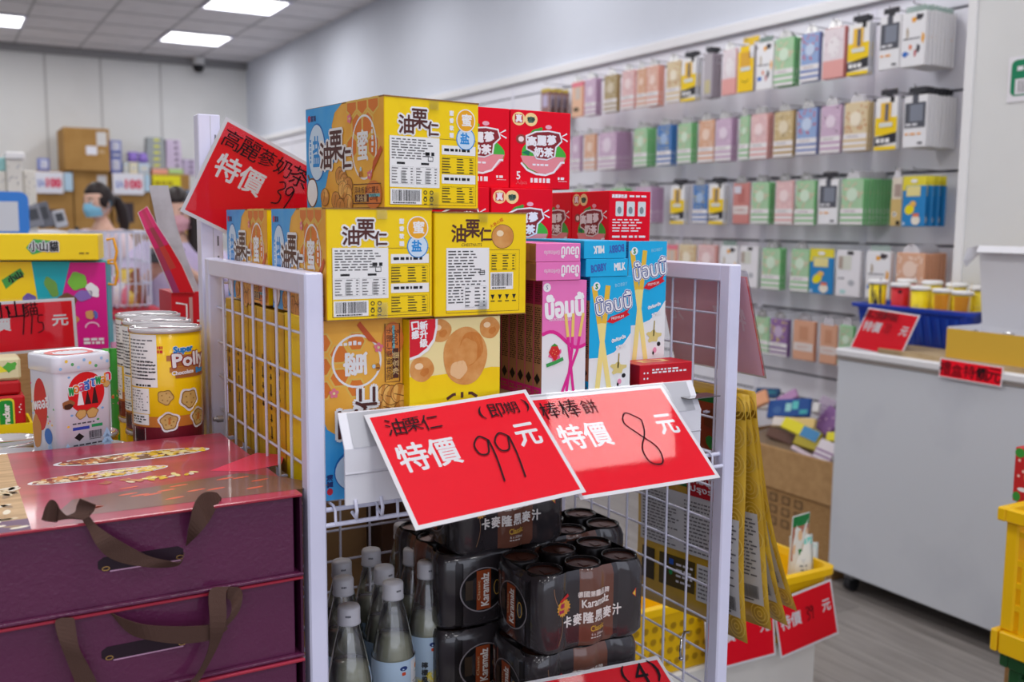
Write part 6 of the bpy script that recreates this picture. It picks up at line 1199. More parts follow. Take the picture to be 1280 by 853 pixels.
ribbon(gb[1], [(400, 190), (470, 225), (560, 250), (700, 256), (800, 250), (850, 235)], [(418, 200), (490, 280), (580, 310), (700, 322), (810, 305), (870, 265)], [GF+0.004, f0, f1, f1, f1-0.002, f1], o2, s2)
ribbon(gb[1], [(870, 110), (800, 118), (800, 240), (795, 340), (750, 440), (690, 500)], [(905, 106), (865, 120), (862, 240), (832, 330), (785, 420), (740, 500)], [f0, f0-0.004, f1-0.006, f1-0.004, f1, f1], o2, s2)
ribbon(gb[1], [(868, 106), (915, 110), (925, 150), (905, 210), (850, 270)], [(866, 150), (880, 160), (884, 190), (870, 225), (840, 248)], [f0-0.002, f0-0.002, f1+0.002, f1, f1], o2, s2)

# ---- tins of biscuits: a lower layer of cans, on it three cans and a square tin
RISZ = 0.885
MB().box(-0.35, 0.366, 1.5, 2.0, TZ+0.0005, RISZ, {'*': K(176, 140, 96)}, 0.002).build('display_riser', None, 'low brown riser on the table under the yellow cans', 'riser')
CNY = M('can_yellow', (246, 202, 12), rough=0.3, coat=0.3); MAR = K(112, 26, 40, 0.3); LIDC = clear('can_lid_clear', alpha=0.75, body=(226, 222, 226), gloss=0.1); WOODP = K(176, 112, 62)
CANR, CANH = 0.0515, 0.176
def biscuit_can(lab, x, y, z, turn, detail=True, group='yellow biscuit cans'):
    t = thing('biscuit_can', lab, 'can', (x, y, z), group=group); a0 = math.atan2(-y, -x)+turn
    fr = lambda a, b, k: Vector(((CANR+k*0.00016)*math.cos(a0+a), (CANR+k*0.00016)*math.sin(a0+a), b)); m = MB()
    m.lathe([(0, 0.0), (CANR-0.002, 0), (CANR, 0.002), (CANR, CANH-0.006), (CANR-0.001, CANH-0.005)], CNY, 48)
    for a in (-1.6, -0.6, 0.4, 1.4, 2.4): m.rect(fr, a, 0.003, a+1.0, 0.03, MAR, 1, 8); m.rect(fr, a, 0.03, a+1.0, 0.046, K(196, 120, 50, 0.3), 1, 8)
    if detail:
        m.rect(fr, -1.3, 0.09, -0.26, 0.168, INFO, 2, 10); m.lines(fr, -1.25, 0.1, -0.3, 0.162, 12, K(110, 110, 112), 3, 5, 0.4, 0.12); m.lines(fr, -0.9, 0.1, -0.3, 0.13, 6, K(60, 60, 62), 4, 6, 0.4, 0.08); m.lines(fr, -1.0, 0.0905, -0.4, 0.0945, 1, BLACK, 3, 6, 0.7, 0.1)
        m.rect(fr, -1.28, 0.05, -0.52, 0.088, INFO, 2, 8); m.lines(fr, -1.22, 0.053, -0.56, 0.086, 8, K(130, 130, 132), 3, 3, 0.4, 0.2); m.rect(fr, -1.25, 0.033, -0.55, 0.049, INFO, 2, 6); m.lines(fr, -1.2, 0.035, -0.6, 0.047, 3, BLACK, 3, 3, 0.5, 0.15); m.barcode(lambda a, b, k: fr(a, b, k), -1.15, 0.006, -0.68, 0.028, 2, 4)
        m.lines(fr, -0.24, 0.14, -0.02, 0.152, 2, K(200, 30, 40), 3, 4, 0.7, 0.06)
        fr2 = lambda a, b, k: fr(a/CANR, b, k)
        [m.rect(fr2, x_, 0.1025+0.0088*i, 0.074, 0.1108+0.0088*i, K(*c_), 3, 12) for i, (x_, c_) in enumerate(((0.012, (168, 104, 56)), (0.004, (184, 120, 68)), (0.008, (172, 108, 58)), (0.0, (186, 122, 70))))]
        m.text(fr2, 'Super', 0.0255, 0.1445, 0.03, 0.0115, PAPER, 5, bold=0.0016, rot=0.06); m.text(fr2, 'Super', 0.0255, 0.1445, 0.03, 0.0115, K(40, 130, 206), 8, bold=0.0007, rot=0.06)
        m.text(fr2, 'Polly', 0.038, 0.127, 0.058, 0.025, K(150, 30, 40), 6, bold=0.0026, rot=0.05); m.text(fr2, 'Polly', 0.038, 0.127, 0.058, 0.025, PAPER, 9, bold=0.0011, rot=0.05)
        m.text(fr2, 'Chocolate', 0.024, 0.111, 0.034, None, PAPER, 7, bold=0.0004, rot=0.05); m.text(fr2, 'Bear', 0.057, 0.112, 0.02, None, K(60, 150, 220), 7, bold=0.0007, rot=0.05)
        for cx_, cz, r_ in ((-0.003, 0.075, 0.0115), (0.001, 0.038, 0.0125), (0.033, 0.07, 0.014), (0.05, 0.04, 0.013)): # plain bumpy cookies
            if r_ > 0.012: m.ell(fr2, cx_, cz, r_*1.22, r_*1.2, PAPER, 3, 24, 0.3, 0.09)
            m.ell(fr2, cx_, cz, r_, r_*0.97, K(150, 110, 50), 4, 24, 0.3, 0.09); m.ell(fr2, cx_, cz, r_*0.88, r_*0.85, K(206, 170, 100), 5, 24, 0.3, 0.09)
            for q in range(5): m.ell(fr2, cx_+r_*0.5*math.cos(q*1.3), cz+r_*0.5*math.sin(q*1.3), r_*0.1, r_*0.08, K(150, 110, 50), 6, 8)
    else: m.rect(fr, -0.6, 0.06, 0.6, 0.16, INFO, 2, 10)
    m.build('can_body', t)
    MB().lathe([(CANR-0.001, CANH-0.0065), (CANR+0.0018, CANH-0.0065), (CANR+0.0018, CANH-0.001), (CANR+0.0005, CANH), (CANR-0.004, CANH), (CANR-0.005, CANH-0.003), (0, CANH-0.003)], LIDC, 48).build('lid', t, 'clear white plastic lid'); return t
UZ = RISZ+CANH+0.0006
cans = [(163, 1.56, 'nearest yellow biscuit can with its name and white label facing front'), (155, 1.672, 'second yellow biscuit can in the file of three, behind the nearest'), (147, 1.784, 'rearmost yellow biscuit can in the file of three')]
CX_ = []
for i, (px, y, lb) in enumerate(cans):
    x = P(px, 470, 1, y).x+CANR+0.001; CX_.append(x); biscuit_can(lb, x, y, UZ, (0, -0.25, -0.5)[i])
low = [(CX_[0], 1.56, 'lower layer can under the nearest upright yellow can'), (CX_[1], 1.672, 'lower layer can under the second yellow can'), (CX_[2], 1.784, 'lower layer can under the rearmost yellow can'), (CX_[0]-0.109, 1.562, 'lower layer can under the white square tin, near the nearest can'), (CX_[0]-0.108, 1.68, 'lower layer can behind the white square tin'), (CX_[0]-0.219, 1.563, 'lower layer can with a white lid left of the square tin, front'), (CX_[0]-0.22, 1.675, 'lower layer can with a white lid left of the square tin, second row'), (CX_[0]-0.33, 1.565, 'lower layer can with a white lid at the far left edge, front'), (CX_[0]-0.331, 1.677, 'lower layer can with a white lid at the far left edge, second row')]
for x, y, lb in low: biscuit_can(lb, x, y, RISZ+0.0003, 0.4, False, 'lower layer of biscuit cans')
TW = M('tin_white', (222, 222, 234), rough=0.25, coat=0.4); TX = 0.082
q = P(68, 446, 1, 1.5); TH = q.z-UZ-0.001
t = thing('biscuit_tin', 'white square biscuit tin with a red round picture and coloured lettering', 'tin', (q.x, 1.5, UZ+0.0005), R(20.6))
m = MB(); rr4 = lambda e, z: rrect(-e, TX+e, -e, TX+e, 0.009+e, z, 5)
m.loft([rr4(-0.001, 0), rr4(0, 0.001), rr4(0, TH-0.023)], TW, (True, True), True)
F, L, _, _ = box_frames(TX, TX, TH); cx = TX*0.53
m.ell(F, cx, TH*0.62, TX*0.33, TX*0.36, K(214, 28, 36), 2, 40)
for x, h_, mt in ((0.42, 0.2, PAPER), (0.55, 0.14, K(60, 30, 34)), (0.68, 0.2, K(60, 30, 34))): m.poly(F, [(TX*(x-0.06), TH*0.5), (TX*(x+0.06), TH*0.5), (TX*x, TH*(0.5+h_))], mt, 3)
for i, (s_, cl) in enumerate((('พ', (40, 150, 80)), ('อ', (226, 120, 40)), ('ล', (214, 70, 120)), ('ลี่', (60, 110, 200)), ('โ', (60, 110, 200)), ('พ', (40, 150, 80)), ('ล่', (226, 150, 40)), ('า', (214, 40, 60)))):
    for bo, mt, kk in ((0.0016, PAPER, 4), (0.0006, K(*cl), 7)): m.text(F, s_, TX*(0.26+0.092*i+(0.03 if i > 3 else 0)), TH*(0.645+0.016*i), TX*0.09, TX*(0.13 if len(s_) == 1 else 0.17), mt, kk, bold=bo)
for x, z, r_ in ((0.42, 0.41, 0.1), (0.62, 0.41, 0.11), (0.9, 0.68, 0.07)): m.ell(F, TX*x, TH*z, TX*r_, TX*r_*0.85, K(140, 96, 50), 4, 20, 0.3, 0.08); m.ell(F, TX*x, TH*z, TX*r_*0.87, TX*r_*0.73, K(206, 164, 100), 5, 20, 0.3, 0.08)
m.ell(F, TX*0.2, TH*0.52, TX*0.11, TX*0.08, K(150, 96, 60), 4, 16, 0.2, 0.08); m.ell(F, TX*0.2, TH*0.5, TX*0.08, TX*0.05, K(70, 40, 30), 5, 14, 0.2, 0.1)
m.rect(F, TX*0.26, TH*0.255, TX*0.56, TH*0.285, K(50, 70, 170), 2); m.rect(F, TX*0.6, TH*0.265, TX*0.8, TH*0.295, K(40, 150, 90), 2); m.lines(F, TX*0.26, TH*0.31, TX*0.82, TH*0.33, 1, K(80, 80, 90), 2, 3, 0.7, 0.006)
m.poly(F, [(TX*0.28, TH*0.185), (TX*0.37, TH*0.225), (TX*0.46, TH*0.185), (TX*0.37, TH*0.145)], BLACK, 2); m.barcode(F, TX*0.53, TH*0.14, TX*0.8, TH*0.24, 2, 6, False); m.lines(F, TX*0.26, TH*0.06, TX*0.78, TH*0.12, 2, K(70, 70, 80), 2, 5, 0.5, 0.006); m.lines(F, TX*0.15, TH*0.01, TX*0.8, TH*0.04, 1, K(70, 70, 80), 2, 8, 0.5, 0.006)
def tree(fr, x, z, h_, k=1): [m.poly(fr, [(x-h_*(0.32-0.06*i), z+h_*0.24*i), (x+h_*(0.32-0.06*i), z+h_*0.24*i), (x, z+h_*(0.4+0.24*i))], K(170, 200, 234), k) for i in range(3)]
tree(F, TX*0.88, 0.004, 0.036); tree(F, TX*0.16, 0.003, 0.02); tree(L, TX*0.7, 0.004, 0.03)
rn = random.Random(5)
for fr in (F, L):
    for _ in range(14): m.ell(fr, TX*rn.uniform(0.08, 0.92), TH*rn.uniform(0.3, 0.8), 0.0022, 0.0016, K(*rn.choice(((240, 190, 70), (120, 170, 220), (214, 80, 140), (70, 160, 90)))), 1, 8)
m.ell(L, TX*0.42, TH*0.5, TX*0.24, TH*0.26, K(206, 40, 44), 2, 24); m.ell(L, TX*0.25, TH*0.22, TX*0.16, TH*0.17, K(196, 130, 70), 3, 18, 0, 0.06); m.ell(L, TX*0.66, TH*0.2, TX*0.14, TH*0.08, K(50, 110, 190), 3, 16); m.text(L, 'พอลลี่', TX*0.45, TH*0.52, TX*0.55, None, PAPER, 4, bold=0.0008, rot=0.2)
m.build('tin_body', t)
m = MB().loft([rr4(0.0015, TH-0.024), rr4(0.0022, TH-0.023), rr4(0.0022, TH-0.004), rr4(0.0008, TH-0.001), rr4(-0.003, TH), rr4(-0.005, TH-0.0012)], TW, (True, True), True)
T = plane_frame((0, 0, TH-0.001), (1, 0, 0), (0, 1, 0)); m.ell(T, TX*0.5, TX*0.5, TX*0.4, TX*0.4, K(206, 70, 70), 1, 36); m.ell(T, TX*0.5, TX*0.45, TX*0.3, TX*0.22, K(214, 214, 226), 2, 30); m.lines(T, TX*0.25, TX*0.55, TX*0.75, TX*0.7, 2, PAPER, 3, 4, 0.6, 0.01)
Fl = plane_frame((0, -0.0023, 0), (1, 0, 0), (0, 0, 1))
for i in range(9): m.ell(Fl, TX*(0.08+0.105*i), TH-0.013+0.005*((i*5) % 3-1), 0.0024, 0.0024, K(*((150, 190, 230), (240, 200, 80), (90, 170, 110), (170, 200, 236))[i % 4]), 1, 8)
m.build('lid', t)

# ---- slotted upright behind the rack with the tilted red sign
pa, pb = P(247, 142, 1, 1.63), P(275, 145, 1, 1.63)
t = thing('slotted_upright', 'tall white slotted upright behind the left rack panel', 'upright', (pa.x, 1.63, 0))
m = MB().box(0, pb.x-pa.x, 0, 0.03, 0, pa.z, WHITE_METAL, 0.0015); fr = plane_frame((0, 0, 0), (1, 0, 0), (0, 0, 1)); w_ = pb.x-pa.x
z = 0.3
while z < pa.z-0.02: m.rect(fr, w_*0.72, z, w_*0.8, z+0.016, K(120, 120, 130), 1); z += 0.032
m.line(fr, [(w_*0.55, 0.02), (w_*0.55, pa.z-0.002)], 0.0012, K(196, 196, 206), 1); m.build('upright', t)
MB().box(-0.08, 0.09, 0.03, 0.35, 0, 0.025, WHITE_METAL, 0.003).build('foot_plate', t)
tl, bl = P(282.5, 146, 1, 1.615), P(225, 264, 1, 1.615); hv = tl-bl; W = hv.length*1.42; u = Vector((hv.z, 0, -hv.x)).normalized(); tr = tl+u*W
card('price_sign', 'tilted red price sign handwritten 39 on the tall white upright', tl, tr, bl, special((('高麗蔘奶茶', 0.1, 0.83, 0.13), ('(即期)', 0.42, 0.1, 0.12)), (('39', 0.5, 0.47, 0.17),), 3, gap=1.0), lay=LAY)
# ---- torn open red display carton with its flaps up
YQ = 1.98; RC = M('card_red', (196, 24, 38), rough=0.4); a, b = P(214, 366, 1, YQ), P(253, 372, 1, YQ)
t = thing('open_carton', 'open red carton behind the cans, torn flaps standing up', 'carton', (a.x, YQ, TZ)); w_ = b.x-a.x+0.02; h_ = a.z-TZ
m = MB().box(0, w_, 0.001, 0.12, 0.0, h_, RC); fr = plane_frame((0, 0, 0), (1, 0, 0), (0, 0, 1)); m.line(fr, [(0.008, h_-0.02), (0.028, h_-0.024), (0.028, h_-0.06)], 0.003, PAPER, 1); m.lines(fr, w_*0.6, h_-0.1, w_*0.9, h_-0.05, 4, PAPER, 1, 4, 0.3, 0.01); m.rect(fr, w_*0.42, h_-0.06, w_*0.5, h_-0.01, K(190, 150, 150), 1); m.build('carton_body', t)
GRB = M('card_back_grey', (178, 174, 180), rough=0.7, noise=0.8, rgb2=(166, 160, 166), scale=30)
def flap(name, Lp, Rp, deps, mt, deco=None):
    A = [P(x, y, 1, d) for (x, y), d in zip(Lp, deps)]; B = [P(x, y, 1, d) for (x, y), d in zip(Rp, deps)]
    m = MB().strip(A, B, mt, 0.0008, False)
    if deco:
        n = len(A)-1
        for i in range(n):
            for j, cl in enumerate(deco[min(i, len(deco)-1)]):
                f0_, f1_ = j/len(deco[0]), (j+1)/len(deco[0]); off = Vector((0, -0.0015, 0))
                m.add([A[i].lerp(B[i], f0_*0.94+0.03)+off, A[i].lerp(B[i], f1_*0.94+0.03)+off, A[i+1].lerp(B[i+1], f1_*0.94+0.03)+off, A[i+1].lerp(B[i+1], f0_*0.94+0.03)+off], [(0, 1, 2, 3)], K(*cl))
    m.rel(t).build(name, t)
flap('grey_flap', [(186, 232), (196, 280), (212, 330), (228, 368)], [(210, 232), (220, 280), (234, 325), (252, 370)], [2.03, 2.02, 2.01, YQ+0.012], GRB)
mg, rd, pk = (196, 36, 96), (214, 28, 42), (170, 60, 90)
flap('printed_flap', [(172, 266), (181, 288), (192, 312), (204, 340), (215, 366)], [(184, 258), (197, 282), (212, 305), (228, 332), (243, 366)], [1.97, 1.96, 1.96, 1.97, YQ-0.002], PAPER, [[mg, (176, 40, 80), mg], [mg, (150, 60, 70), mg], [pk, (196, 70, 60), rd], [(160, 60, 110), rd, rd]])
# ---- large toy box with a lid tray, and the price card in front of it
TYB = 2.25; q = P(133, 330, 1, TYB); zb = P(133, 437, 1, TYB).z; zt = P(128, 293, 1, TYB).z; zm = P(131, 327, 1, TYB).z
t = thing('picture_box', 'large yellow, teal and magenta picture box with a yellow lid tray, left edge', 'box', (q.x, TYB, zb), R(-13)); Wt, Dt = 0.36, 0.1
m = MB().box(-Wt, 0, 0, Dt, 0, zm-zb, {'*': K(16, 150, 164), 'front': K(216, 16, 140)}, 0.002); H_ = zm-zb; fr = plane_frame((-Wt, 0, 0), (1, 0, 0), (0, 0, 1), 0.0004)
m.poly(fr, [(0, 0), (0, H_), (Wt*0.6, H_), (Wt*0.66, 0)], K(250, 212, 10), 1); m.poly(fr, [(Wt*0.6, H_), (Wt*0.805, H_), (Wt*0.7, H_*0.2), (Wt*0.655, H_*0.02), (Wt*0.655, 0)], K(20, 170, 186), 2)
m.poly(fr, [(Wt*0.44, H_*0.8), (Wt*0.54, H_*0.93), (Wt*0.56, H_*0.86), (Wt*0.46, H_*0.7)], K(70, 160, 70), 2); m.text(fr, '小山', Wt*0.51, H_*0.83, Wt*0.08, None, BLACK, 3, bold=0.001, rot=0.5)
for x, y, rx_, ry_, cl, rot in ((0.7, 0.72, 0.03, 0.12, (110, 160, 70), 0.4), (0.84, 0.78, 0.05, 0.1, (120, 190, 60), -0.5), (0.92, 0.68, 0.03, 0.09, (236, 236, 240), 0.6), (0.87, 0.62, 0.05, 0.06, (140, 110, 190), 0.2), (0.78, 0.55, 0.05, 0.1, (116, 76, 50), 0.3), (0.9, 0.4, 0.025, 0.05, (214, 160, 100), 0.2), (0.93, 0.4, 0.012, 0.05, (90, 110, 190), 0.2), (0.82, 0.35, 0.02, 0.04, (210, 150, 90), 0), (0.58, 0.58, 0.035, 0.07, (110, 90, 170), 0)): m.ell(fr, Wt*x, H_*y, Wt*rx_, H_*ry_, K(*cl), 4, 20, rot, 0.08)
m.lines(fr, Wt*0.86, H_*0.06, Wt*0.97, H_*0.14, 2, PAPER, 4, 5, 0.7, 0.01); m.ring(fr, Wt*0.91, H_*0.26, Wt*0.04, H_*0.06, 0.003, K(240, 190, 220), 4, 16, 0, 3.3); m.build('box', t)
hl = zt-zm; m = MB().box(-Wt-0.02, -0.012, -0.03, Dt-0.01, H_+0.004, H_+hl, K(250, 214, 14), 0.002); fr = plane_frame((-Wt-0.02, -0.03, H_+0.004), (1, 0, 0), (0, 0, 1), 0.0004); Wl = Wt+0.008
m.poly(fr, [(Wl*0.63, hl*0.45), (Wl*0.67, hl*0.76), (Wl*0.73, hl*0.72), (Wl*0.79, hl*0.68), (Wl*0.8, hl*0.42), (Wl*0.74, hl*0.36), (Wl*0.66, hl*0.2)], K(70, 170, 90), 1); m.text(fr, '小山貓', Wl*0.72, hl*0.5, Wl*0.15, hl*0.36, PAPER, 3, bold=0.0022); m.text(fr, '小山貓', Wl*0.72, hl*0.5, Wl*0.15, hl*0.36, BLACK, 6, bold=0.0006); m.lines(fr, Wl*0.9, hl*0.2, Wl*0.95, hl*0.3, 1, K(150, 120, 10), 2, 3, 0.6, 0.01); m.build('lid_tray', t)
HD = M('handle_orange', (240, 168, 20), rough=0.4)
for z0_ in (H_+0.02, H_-0.025): MB().tube([(0.0, 0.02, z0_+0.025), (0.014, 0.02, z0_+0.028), (0.02, 0.02, z0_), (0.014, 0.02, z0_-0.026), (0.0, 0.02, z0_-0.024)], 0.003, HD, 8).build('cord_handle', t, 'orange cord handle')
MB().box(q.x-0.42, q.x-0.03, TYB+0.02, TYB+0.2, TZ, zb-0.001, {'*': KRAFT}, 0.002).build('shipping_carton', None, 'brown carton under the large picture box on the table', 'carton')
YS_ = 2.02
card('price_sign', 'red price sign handwritten 115 in front of the large picture box', P(-48, 380, 1, YS_), P(95, 372, 1, YS_), P(-44, 448, 1, YS_), special((('小山貓', 0.34, 0.83, 0.15),), (('115', 0.5, 0.36, 0.18),), 5), lay=0.0003)
# ---- cracker packs in a yellow tray
tz = P(20, 552, 1, 1.86).z
t = thing('card_tray', 'yellow card tray holding cracker packs behind the square tin', 'tray', (0, 1.86, tz)); xr_ = P(42, 545, 1, 1.86).x
MB().box(-0.3, xr_, 0, 0.004, 0, 0.03, YEL).box(-0.3, xr_, 0.09, 0.094, 0, 0.03, YEL).box(xr_-0.004, xr_, 0.004, 0.09, 0, 0.03, YEL).box(-0.3, -0.296, 0.004, 0.09, 0, 0.03, YEL).box(-0.296, xr_-0.004, 0.004, 0.09, 0, 0.004, YEL).build('tray', t)
MB().box(-0.31, xr_, 1.855, 1.965, RISZ+0.0005, tz-0.0005, {'*': KRAFT}, 0.001).build('cardboard_riser', None, 'cardboard block under the yellow card tray', 'riser') if tz > RISZ+0.01 else None
def d_crk(m, fr, W, H):
    m.poly(fr, [(x, z) for x, z, _ in rrect(W*0.34, W*0.74, H*0.06, H*0.94, W*0.1, 0)], K(236, 220, 60), 1); m.poly(fr, [(x, z) for x, z, _ in rrect(W*0.38, W*0.7, H*0.1, H*0.9, W*0.09, 0)], K(30, 150, 60), 2); m.text(fr, 'Cracker', W*0.54, H*0.5, H*0.62, None, PAPER, 3, rot=math.pi/2, bold=0.0008); m.ell(fr, W*0.12, H*0.3, W*0.1, H*0.2, K(236, 220, 60), 1)
    for i in range(4): m.ell(fr, W*(0.86+0.03*(i % 2)), H*(0.6+0.06*i), W*0.02, W*0.02, PAPER, 1, 8)
def d_crm(m, fr, W, H): m.poly(fr, [(0, H*0.5), (W*0.5, H*0.7), (W*0.7, H*0.4), (W*0.2, H*0.3)], K(236, 226, 60), 1); m.ell(fr, W*0.75, H*0.6, W*0.16, H*0.2, K(90, 180, 70), 1, 12, 0.4, 0.2); m.ell(fr, W*0.3, H*0.5, W*0.14, H*0.1, K(40, 150, 60), 2, 12, 0.5)
def flatpack(name, lab, x0, x1, z0, z1, y, base, draw, D=0.03, **k):
    m = MB().box(x0, x1, y, y+D, z0, z1, base, 0.004); draw(m, plane_frame((x0, y, z0), (1, 0, 0), (0, 0, 1), 0.0003), x1-x0, z1-z0); m.build(name, None, lab, 'pack', 'packs behind the square tin')
zz = lambda y: P(20, y, 1, 1.875).z
xx = lambda x: P(x, 500, 1, 1.875).x
flatpack('cracker_pack', 'red cracker pack with green lettering standing in the yellow tray', xx(-22), xx(31), tz+0.0045, zz(494), 1.87, K(196, 22, 36), d_crk, 0.06)
flatpack('cracker_pack', 'flat red pack lying on the green lettered cracker pack', xx(-24), xx(27), zz(493), zz(476), 1.872, K(190, 20, 32), lambda m, fr, W, H: None, 0.06)
flatpack('cracker_pack', 'cream and green pack on top of the red cracker packs', xx(-26), xx(28), zz(475), zz(447), 1.874, K(226, 216, 176), d_crm, 0.06)
rn = random.Random(21)
for i, (px, w_, y0_, y1_, cl, lb) in enumerate(((147, 11, 545, 436, (60, 160, 60), 'green snack bag right of the square tin'), (137, 9, 460, 436, (96, 190, 90), 'bright green pack corner above the square tin lid'), (150, 12, 452, 428, (214, 150, 190), 'pink and white pack between toy box and yellow cans'))):
    y = 1.88+0.045*i; a, b = P(px-w_, y1_, 1, y), P(px+w_, y0_, 1, y); z0_ = b.z if i == 1 else RISZ+0.001
    def dd(m, fr, W, H, cl=cl): [m.ell(fr, W*rn.uniform(0.15, 0.85), H*rn.uniform(0.1, 0.9), W*0.16, W*0.12, K(*rn.choice(((236, 90, 60), (240, 220, 120), (226, 120, 170), (110, 70, 40), (236, 236, 230)))), 1+q*0.2, 9, 0.3, 0.15) for q in range(10)]
    pouch('snack_bag', lb, 'bag', ((a.x+b.x)/2, y, z0_), (b.x-a.x), a.z-z0_, K(*cl), dd, th=0.015, group='snack bags behind the tins')
# ================================================================== far left: people and the back of the shop
def evaluated(o):
    me = bpy.data.meshes.new_from_object(o.evaluated_get(bpy.context.evaluated_depsgraph_get())); bpy.data.objects.remove(o); return me
def skin(nodes, edges, sub=2):
    """nodes: name -> (xyz, radius); first name is the root"""
    names = list(nodes); me = bpy.data.meshes.new('figure'); me.from_pydata([nodes[n][0] for n in names], [(names.index(a), names.index(b)) for a, b in edges], [])
    o = bpy.data.objects.new('figure', me); COL.objects.link(o); o.modifiers.new('skin', 'SKIN'); 
    if not me.skin_vertices: 
        me.attributes
    sv = me.skin_vertices[0].data if len(me.skin_vertices) else None
    if sv is None: raise RuntimeError('no skin layer')
    for i, n in enumerate(names):
        r_ = nodes[n][1]; sv[i].radius = (r_, r_) if not isinstance(r_, tuple) else r_; sv[i].use_root = (i == 0)
    m2 = o.modifiers.new('sub', 'SUBSURF'); m2.levels = sub; m2.render_levels = sub
    return evaluated(o)
def unite(meshes, voxel):
    vs_ = []; fs = []
    for me in meshes:
        n = len(vs_); vs_ += [tuple(v.co) for v in me.vertices]; fs += [tuple(n+i for i in p.vertices) for p in me.polygons]
    me = bpy.data.meshes.new('figure'); me.from_pydata(vs_, [], fs); o = bpy.data.objects.new('figure', me); COL.objects.link(o)
    r_ = o.modifiers.new('r', 'REMESH'); r_.mode = 'VOXEL'; r_.voxel_size = voxel; s_ = o.modifiers.new('s', 'SMOOTH'); s_.iterations = 3; s_.factor = 0.5
    return evaluated(o)
def link_mesh(me, name, mat, parent, lab=None):
    me.materials.clear(); me.materials.append(MATS[mat]); me.polygons.foreach_set('use_smooth', [True]*len(me.polygons)); o = bpy.data.objects.new(name, me); COL.objects.link(o); o.parent = parent
    if lab: o['label'] = lab
    return o
SKIN = M('skin', (226, 184, 164), rough=0.55, noise=0.5, rgb2=(218, 172, 152), scale=20); HAIR = M('hair_black', (40, 30, 30), rough=0.45, bump=(120, 0.5))
def person(lab, loc, rz, hgt, arms, top, top_mat, low_mat, mask_mat, pony, nod=0.0, turn=0.0):
    t = thing('person', lab, 'person', loc, rz); k = hgt/1.6
    V = lambda x, y, z: (x*k, y*k, z*k)
    nd = {'pelvis': (V(0, 0, 0.88), (0.13*k, 0.1*k)), 'waist': (V(0, 0, 1.02), (0.105*k, 0.08*k)), 'chest': (V(0, 0, 1.19), (0.125*k, 0.09*k)), 'neck0': (V(0, 0.012, 1.335), 0.05*k), 'neck1': (V(0, 0.005, 1.42), 0.046*k)}
    ed = [('pelvis', 'waist'), ('waist', 'chest'), ('chest', 'neck0'), ('neck0', 'neck1')]
    for sg, n in ((-1, 'r'), (1, 'l')):
        el, wr, tip = arms[n]
        nd.update({n+'sh': (V(sg*0.155, 0.01, 1.3), 0.048*k), n+'el': (V(*el), 0.036*k), n+'wr': (V(*wr), 0.024*k)})
        ed += [('chest', n+'sh'), (n+'sh', n+'el'), (n+'el', n+'wr')]
        w_ = Vector(wr); d = (Vector(tip)-w_).normalized(); side = Vector((sg, 0, 0)); side = (side-d*side.dot(d)).normalized(); up_ = d.cross(side)
        pm = w_+d*0.06; nd[n+'pm'] = (V(*pm), (0.034*k, 0.016*k)); ed.append((n+'wr', n+'pm'))
        for i, (off, ln) in enumerate(((-0.027, 0.066), (-0.009, 0.078), (0.009, 0.072), (0.027, 0.055))): # four fingers, each bent
            a = pm+d*0.035+side*off; b = a+d*ln*0.5+up_*0.004*sg; c = b+d*ln*0.32-up_*0.02*sg
            for q, pt in (('a', a), ('b', b), ('c', c)): nd[n+'f%d%s' % (i, q)] = (V(*pt), 0.0088*k)
            ed += [(n+'pm', n+'f%da' % i), (n+'f%da' % i, n+'f%db' % i), (n+'f%db' % i, n+'f%dc' % i)]
        a = w_+d*0.03-side*0.036; b = a+d*0.035-side*0.014; nd[n+'ta'] = (V(*a), 0.011*k); nd[n+'tb'] = (V(*b), 0.0095*k); ed += [(n+'wr', n+'ta'), (n+'ta', n+'tb')]
        nd.update({n+'hp': (V(sg*0.085, 0, 0.8), 0.088*k), n+'kn': (V(sg*0.09, -0.01, 0.47), 0.054*k), n+'an': (V(sg*0.09, 0.02, 0.09), 0.036*k), n+'to': (V(sg*0.095, -0.13, 0.035), (0.036*k, 0.03*k))})
        ed += [('pelvis', n+'hp'), (n+'hp', n+'kn'), (n+'kn', n+'an'), (n+'an', n+'to')]
    body = skin(nd, ed)
    Hm = Matrix.Translation(V(0, 0.0, 1.44)) @ Matrix.Rotation(turn, 4, 'Z') @ Matrix.Rotation(nod, 4, 'X') @ Matrix.Scale(k, 4)
    hb = MB().ball((0, -0.012, 0.065), (0.07, 0.088, 0.106), SKIN, 24, 16).ball((0, -0.04, 0.005), (0.048, 0.05, 0.05), SKIN, 16, 10)
    hb.ball((0, -0.102, 0.045), (0.011, 0.014, 0.02), SKIN, 10, 8).ball((0, -0.097, 0.062), (0.007, 0.01, 0.022), SKIN, 10, 8).ball((0, -0.093, 0.006), (0.022, 0.009, 0.006), SKIN, 12, 6).ball((0, -0.091, -0.003), (0.019, 0.01, 0.006), SKIN, 12, 6)
    for sg in (-1, 1): hb.ball((sg*0.071, 0.0, 0.05), (0.008, 0.02, 0.03), SKIN, 10, 8)
    hb.xform(Hm); head = hb.mesh('head')
    link_mesh(unite([body, head], 0.0078*k), 'body', SKIN, t)
    for sg in (-1, 1):
        MB().ball((sg*0.03, -0.086, 0.068), (0.013, 0.009, 0.007), K(236, 232, 230), 10, 6).ball((sg*0.03, -0.0935, 0.068), (0.006, 0.003, 0.006), K(40, 26, 22), 8, 6).tube([(sg*0.014, -0.093, 0.086), (sg*0.03, -0.095, 0.091), (sg*0.046, -0.084, 0.087)], 0.0028, HAIR, 6).xform(Hm).build('eye', t)
    # hair: a cap, with a ponytail or long locks
    m = MB(); n, mm = 28, 18; vs_ = []; fs = []
